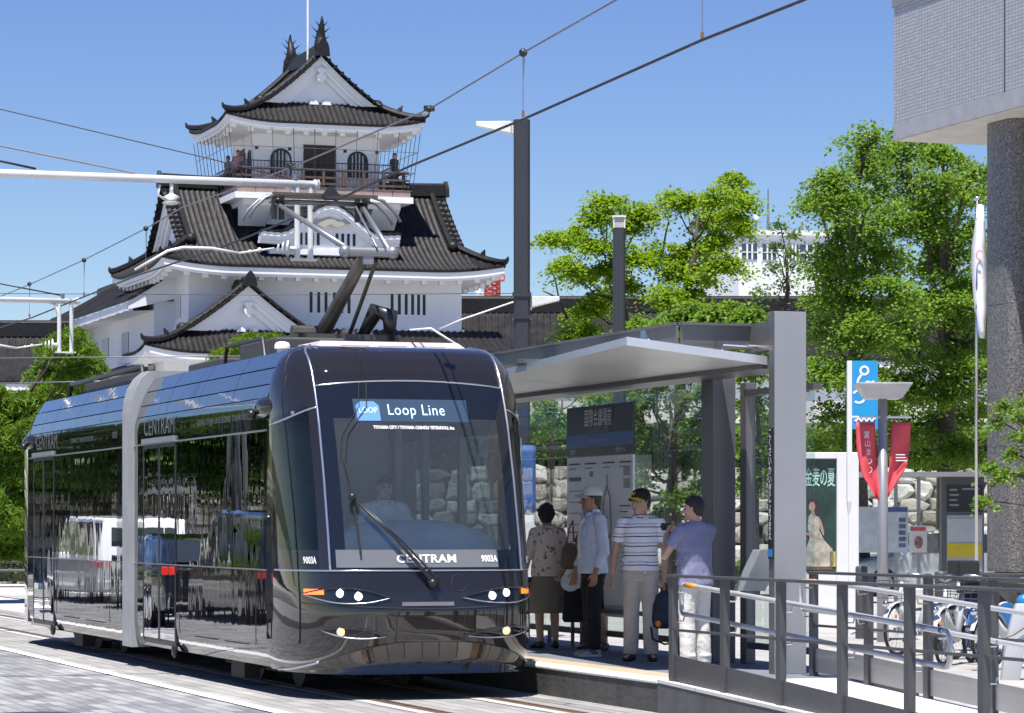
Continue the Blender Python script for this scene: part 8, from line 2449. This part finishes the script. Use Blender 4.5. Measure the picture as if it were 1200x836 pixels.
# facing: 0 = towards the camera (-y); positive turns the face towards +x
make_person('woman with curly dark hair, floral blouse and brown skirt, back turned, nearest the tram', at_px(641, 760), 200, h=1.54, female=True, hair='curly', head_turn=R(-25),
            top={'mat': floralmat(), 'sleeve': 'elbow', 'hem': 0.86, 'loose': 1.12, 'name': 'blouse'}, bottom={'kind': 'skirt', 'mat': cl('skirt_brown', (0.22, 0.19, 0.155)), 'hem': 0.42}, shoes={'mat': cl('shoe_dark', (0.03, 0.028, 0.028), 0.5)}, group=g_wait,
            arms={'R': {'elbow': (-0.25, -0.03, 1.10), 'wrist': (-0.22, -0.20, 1.00), 'hand': (0.3, -1, -0.1)}, 'L': {'elbow': (0.25, 0.05, 1.12), 'wrist': (0.27, -0.02, 0.88), 'hand': (0, -0.1, -1), 'curl': 1.0}})
man, HdM, _, kM = make_person('man in a pale cap, pale blue shirt and black trousers looking towards the tram', at_px(694, 769), -70, h=1.70, hair='short', head_turn=R(-6), hair_col=(0.05, 0.045, 0.042), skin=(0.40, 0.22, 0.145),
            top={'mat': cl('shirt_pale_blue', (0.64, 0.71, 0.85)), 'sleeve': 'long', 'cuff': 0.80, 'hem': 0.84, 'loose': 1.10, 'collar': cl('collar_blue', (0.68, 0.74, 0.86)), 'inner': cl('undershirt_white', (0.75, 0.75, 0.75)), 'pocket': True},
            bottom={'mat': cl('trousers_black', (0.012, 0.012, 0.014)), 'w': 1.05}, shoes={'mat': cl('sneaker_grey', (0.42, 0.42, 0.44), 0.6), 'sole': cl('sole_white', (0.65, 0.65, 0.65)), 'stripe': cl('sneaker_black', (0.04, 0.04, 0.045))},
            cap={'mat': cl('cap_pale', (0.66, 0.66, 0.67)), 'brim': cl('cap_pale_brim', (0.46, 0.46, 0.48))}, group=g_wait,
            arms={'L': {'elbow': (0.245, 0.03, 1.09), 'wrist': (0.235, -0.06, 0.85), 'hand': (-0.05, -0.15, -1), 'thumb': (0, -1, 0), 'curl': 0.5}, 'R': {'elbow': (-0.245, 0.03, 1.09), 'wrist': (-0.22, -0.10, 0.86), 'hand': (0.05, -0.2, -1), 'thumb': (0, -1, 0)}},
            legs={'L': {'knee': (0.10, -0.03, 0.48), 'ankle': (0.11, -0.02, 0.085)}, 'R': {'knee': (-0.09, 0.01, 0.48), 'ankle': (-0.10, 0.05, 0.085)}})
boy, HdB, slB, kB = make_person('young man in striped polo, black and yellow cap and beige trousers, glancing sideways', at_px(751, 775), -8, h=1.66, hair='short', head_turn=R(-38), skin=(0.52, 0.32, 0.23),
            top={'mat': stripemat(), 'sleeve': 'short', 'hem': 0.90, 'loose': 1.02, 'collar': cl('polo_collar', (0.72, 0.72, 0.78))}, bottom={'mat': cl('trousers_beige', (0.52, 0.48, 0.42)), 'w': 1.10}, shoes={'mat': cl('shoe_black', (0.02, 0.02, 0.02), 0.5)},
            cap={'mat': cl('cap_black', (0.014, 0.014, 0.015)), 'brim': cl('cap_brim_yellow', (0.65, 0.42, 0.02)), 'under': cl('brim_dark', (0.03, 0.03, 0.03)), 'badge': cl('badge_yellow', (0.75, 0.60, 0.05))}, group=g_wait,
            arms={'R': {'elbow': (-0.265, 0.05, 1.09), 'wrist': (-0.285, 0.02, 0.86), 'hand': (-0.05, -0.1, -1), 'thumb': (0.4, -1, 0), 'curl': 0.5}, 'L': {'elbow': (0.24, 0.05, 1.08), 'wrist': (0.235, -0.03, 0.84), 'hand': (0, -0.1, -1), 'thumb': (-0.4, -1, 0), 'curl': 1.25}})
ph, HdP, slP, kP = make_person('person in a grey blue T-shirt and white trousers seen from behind, raising a camera', at_px(814, 786), 218, h=1.585, hair='short', head_turn=R(32), skin=(0.50, 0.30, 0.21),
            top={'mat': cl('tshirt_blue_grey', (0.21, 0.22, 0.34)), 'sleeve': 'short', 'hem': 0.83, 'loose': 1.14, 'name': 'tshirt'}, bottom={'mat': cl('trousers_white', (0.70, 0.68, 0.63)), 'w': 1.12}, shoes={'mat': cl('shoe_dark2', (0.05, 0.04, 0.04), 0.5)}, group=g_wait,
            arms={'R': {'elbow': (-0.27, -0.20, 1.17), 'wrist': (-0.08, -0.33, 1.34), 'hand': (0.5, -0.3, 0.6), 'thumb': (0.2, 0.3, 0.9), 'curl': 0.9}, 'L': {'elbow': (0.30, -0.10, 1.12), 'wrist': (0.12, -0.29, 1.33), 'hand': (-0.5, -0.25, 0.6), 'thumb': (-0.2, 0.3, 0.9), 'curl': 0.9}})
make_person('woman with a ponytail in black standing mostly hidden behind the man in the cap', at_px(699, 762), -40, h=1.58, female=True, hair='tail', head_turn=R(-30),
            top={'mat': cl('top_red', (0.42, 0.05, 0.05)), 'sleeve': 'short', 'hem': 0.90, 'name': 'blouse'}, bottom={'kind': 'skirt', 'mat': cl('skirt_black', (0.014, 0.014, 0.016)), 'hem': 0.46}, shoes={'mat': cl('shoe_dark3', (0.03, 0.03, 0.03), 0.5)}, group=g_wait,
            arms={'R': {'elbow': (-0.27, -0.08, 1.12), 'wrist': (-0.34, -0.20, 0.90), 'hand': (-0.2, -0.3, -1), 'curl': 1.2}})
# things they carry: each stays a thing of its own
bag = at_px(622, 757)
hb = thing('handbag', 'small black shoulder bag at the hip of the woman in the floral blouse', 'handbag', (bag.x, bag.y - 0.12, 0.254 + 0.52), R(20))
mb = MB(); mb.loft([[(x * w, y * d, z) for x, y in ((-1, -1), (1, -1), (1, 1), (-1, 1))] for z, w, d in ((0.0, 0.12, 0.05), (0.03, 0.13, 0.06), (0.18, 0.12, 0.05), (0.24, 0.07, 0.03))]); mb.build('bag', cl('bag_black', (0.014, 0.014, 0.015), 0.6), hb, bevel=0.02, smooth=True)
mb = MB(); mb.tube([(-0.06, 0, 0.23), (-0.03, 0.03, 0.38), (0.02, 0.05, 0.50), (0.06, 0.02, 0.36), (0.06, 0, 0.23)], 0.009, 6); mb.build('strap', cl('strap_black', (0.014, 0.014, 0.015)), hb)
fn_ = at_px(668, 762)
fan = thing('paper_fan', 'round white paper fan held low beside the black trousers of the man in the cap', 'fan', (fn_.x, fn_.y - 0.30, 0.254 + 0.73), R(10))
mb = MB(); mb.prism([(0.115 * math.cos(q), 0.0 + 0.10 * math.sin(q)) for q in [2 * math.pi * j / 26 for j in range(26)]], lambda a, b, h: (a, h + a * 0.3, b), -0.003, 0.003); lf_ = mb.build('leaf', cl('fan_paper', (0.72, 0.72, 0.74)), fan)
mb = MB(); disc(mb, 0.03, -0.015, 0.05, 0.022, 0.0); mb.v = [(x, x * 0.3 - 0.0045, z) for x, y, z in mb.v]; mb.build('print', cl('fan_print', (0.45, 0.42, 0.50)), lf_)
mb = MB(); mb.tube([(0.05, 0.015, 0.06), (0.11, 0.03, 0.15)], 0.008, 6); mb.build('handle', cl('fan_handle', (0.7, 0.7, 0.7)), fan)
tb2 = thing('tote_bag', 'brown shoulder bag hanging between the floral blouse and the pale blue shirt', 'bag', (fn_.x - 0.01, fn_.y - 0.10, 0.254 + 0.86), R(15))
mb = MB(); mb.loft([[(x * w + 0.02 * z, y * d, z) for x, y in ((-1, -1), (1, -1), (1, 1), (-1, 1))] for z, w, d in ((0.0, 0.07, 0.04), (0.05, 0.09, 0.06), (0.22, 0.075, 0.05), (0.28, 0.04, 0.02))]); mb.build('bag', cl('bag_brown', (0.15, 0.10, 0.065), 0.7), tb2, bevel=0.02, smooth=True)
mb = MB(); mb.tube([(-0.03, 0, 0.26), (0.0, 0.02, 0.42), (0.05, 0.04, 0.52), (0.05, 0.0, 0.30)], 0.009, 6); mb.build('strap', cl('strap_brown', (0.15, 0.10, 0.065)), tb2)
sb_ = thing('shopping_bag', 'flat black cloth bag hanging below the white paper fan', 'bag', (fn_.x + 0.03, fn_.y - 0.16, 0.254 + 0.30), R(10))
mb = MB(); mb.loft([[(x * w, y * d, z) for x, y in ((-1, -1), (1, -1), (1, 1), (-1, 1))] for z, w, d in ((0.0, 0.10, 0.03), (0.04, 0.115, 0.04), (0.30, 0.10, 0.03), (0.36, 0.095, 0.02))]); mb.build('bag', cl('bag_cloth_black', (0.012, 0.012, 0.013)), sb_, bevel=0.015, smooth=True)
mb = MB(); mb.tube([(-0.05, 0, 0.35), (-0.02, 0, 0.50), (0.03, 0, 0.50), (0.05, 0, 0.35)], 0.008, 6); mb.build('strap', cl('strap_cloth', (0.012, 0.012, 0.013)), sb_)
# backpack in the young man's left hand
wrw = Matrix.Rotation(R(-8), 4, 'Z') @ slB['L'][2] + boy.location
bp2 = thing('backpack', 'dark navy backpack hanging from the hand of the young man in the striped polo', 'backpack', (wrw.x + 0.0, wrw.y - 0.02, wrw.z - 0.50), R(-15))
mb = MB(); mb.loft([[(w * math.cos(q), d * math.sin(q), z) for q in [2 * math.pi * j / 14 for j in range(14)]] for z, w, d in ((0.0, 0.07, 0.05), (0.02, 0.115, 0.085), (0.12, 0.13, 0.095), (0.24, 0.115, 0.085), (0.33, 0.07, 0.06), (0.37, 0.03, 0.03))]); bk_ = mb.build('bag', cl('bag_navy', (0.022, 0.03, 0.055), 0.7), bp2, smooth=True)
mb = MB(); mb.loft([[(w * math.cos(q), -0.05 + d * math.sin(q), z) for q in [2 * math.pi * j / 12 for j in range(12)]] for z, w, d in ((0.03, 0.05, 0.04), (0.06, 0.085, 0.065), (0.15, 0.085, 0.06), (0.19, 0.05, 0.04))]); mb.build('pocket', cl('bag_navy2', (0.03, 0.04, 0.07), 0.7), bk_, smooth=True)
mb = MB(); mb.tube([(-0.03, 0, 0.35), (-0.02, 0, 0.44), (0.02, 0, 0.44), (0.03, 0, 0.35)], 0.010, 6); mb.build('handle', cl('strap_navy', (0.015, 0.015, 0.02)), bp2)
mb = MB(); mb.tube([(-0.07, 0.02, 0.28), (-0.13, -0.03, 0.05), (-0.10, -0.06, -0.10), (0.02, -0.06, -0.15), (0.12, -0.05, -0.13)], 0.010, 6); mb.build('strap', cl('strap_navy2', (0.015, 0.015, 0.02)), bp2)
mb = MB(); mb.ball((-0.03, -0.13, 0.05), 0.03, 9, 7, s=(1, 0.6, 1.1)); mb.build('orange_tag', m_orange, bp2, smooth=True)
# camera
cw = Matrix.Rotation(R(218), 4, 'Z') @ Vector((0.02, -0.39, 1.41)) * 1.0
cm_ = thing('camera', 'small dark camera raised in the hands of the person in the grey blue T-shirt', 'camera', Vector((cw.x * kP, cw.y * kP, cw.z * kP)) + ph.location, R(218))
mb = MB(); mb.box(-0.055, 0.055, -0.02, 0.02, -0.035, 0.035); mb.build('body', black_plastic, cm_, bevel=0.006)
mb = MB(); mb.tube([(0.01, -0.02, 0), (0.01, -0.055, 0)], 0.024, 14); mb.build('lens', black_rubber, cm_)
# tram driver
dl = tram.matrix_world if False else None
dw_ = W(8.264 + 0.06, 26.4 + 1.88, 0)
drv, _, _, _ = make_person('tram driver in a white short sleeved shirt seated behind the windscreen', (dw_.x, dw_.y, 0.43), math.degrees(TH), h=1.62, hair='short', head_turn=R(-6),
            top={'mat': cl('driver_shirt', (0.80, 0.86, 0.92)), 'sleeve': 'short', 'hem': 0.93, 'collar': cl('driver_collar', (0.66, 0.73, 0.82))}, bottom={'mat': cl('driver_trousers', (0.03, 0.03, 0.05))},
            arms={'L': {'elbow': (0.27, -0.10, 1.10), 'wrist': (0.20, -0.34, 1.06), 'hand': (-0.2, -1, -0.1), 'thumb': (-1, 0, 0.3), 'curl': 0.7}, 'R': {'elbow': (-0.27, -0.10, 1.10), 'wrist': (-0.20, -0.34, 1.06), 'hand': (0.2, -1, -0.1), 'thumb': (1, 0, 0.3), 'curl': 0.7}},
            legs={'L': {'knee': (0.13, -0.42, 0.86), 'ankle': (0.12, -0.46, 0.44)}, 'R': {'knee': (-0.13, -0.42, 0.86), 'ankle': (-0.12, -0.46, 0.44)}})
# visitors on the castle balcony
for (x, y, deg, lab, c) in ((2.62, 2.1, -20, 'visitor in a pink top at the left corner of the castle balcony', (0.45, 0.22, 0.24)), (9.25, 1.0, 30, 'visitor in dark clothes at the right corner of the castle balcony', (0.05, 0.05, 0.07)), (2.70, 4.2, -60, 'visitor in grey farther back along the left side of the castle balcony', (0.25, 0.25, 0.26))):
    w = Matrix.Rotation(TH, 4, 'Z') @ Vector((x, y, 0)) + Vector((-13.48, 128, 15.9))
    make_person(lab, w, deg + math.degrees(TH), h=1.66, hair='short', top={'mat': cl('visitor_top', c), 'sleeve': 'short', 'hem': 0.9}, bottom={'mat': cl('visitor_trousers', (0.06, 0.06, 0.08))}, shoes={'mat': cl('visitor_shoe', (0.04, 0.04, 0.04))}, group='visitors on the castle balcony')
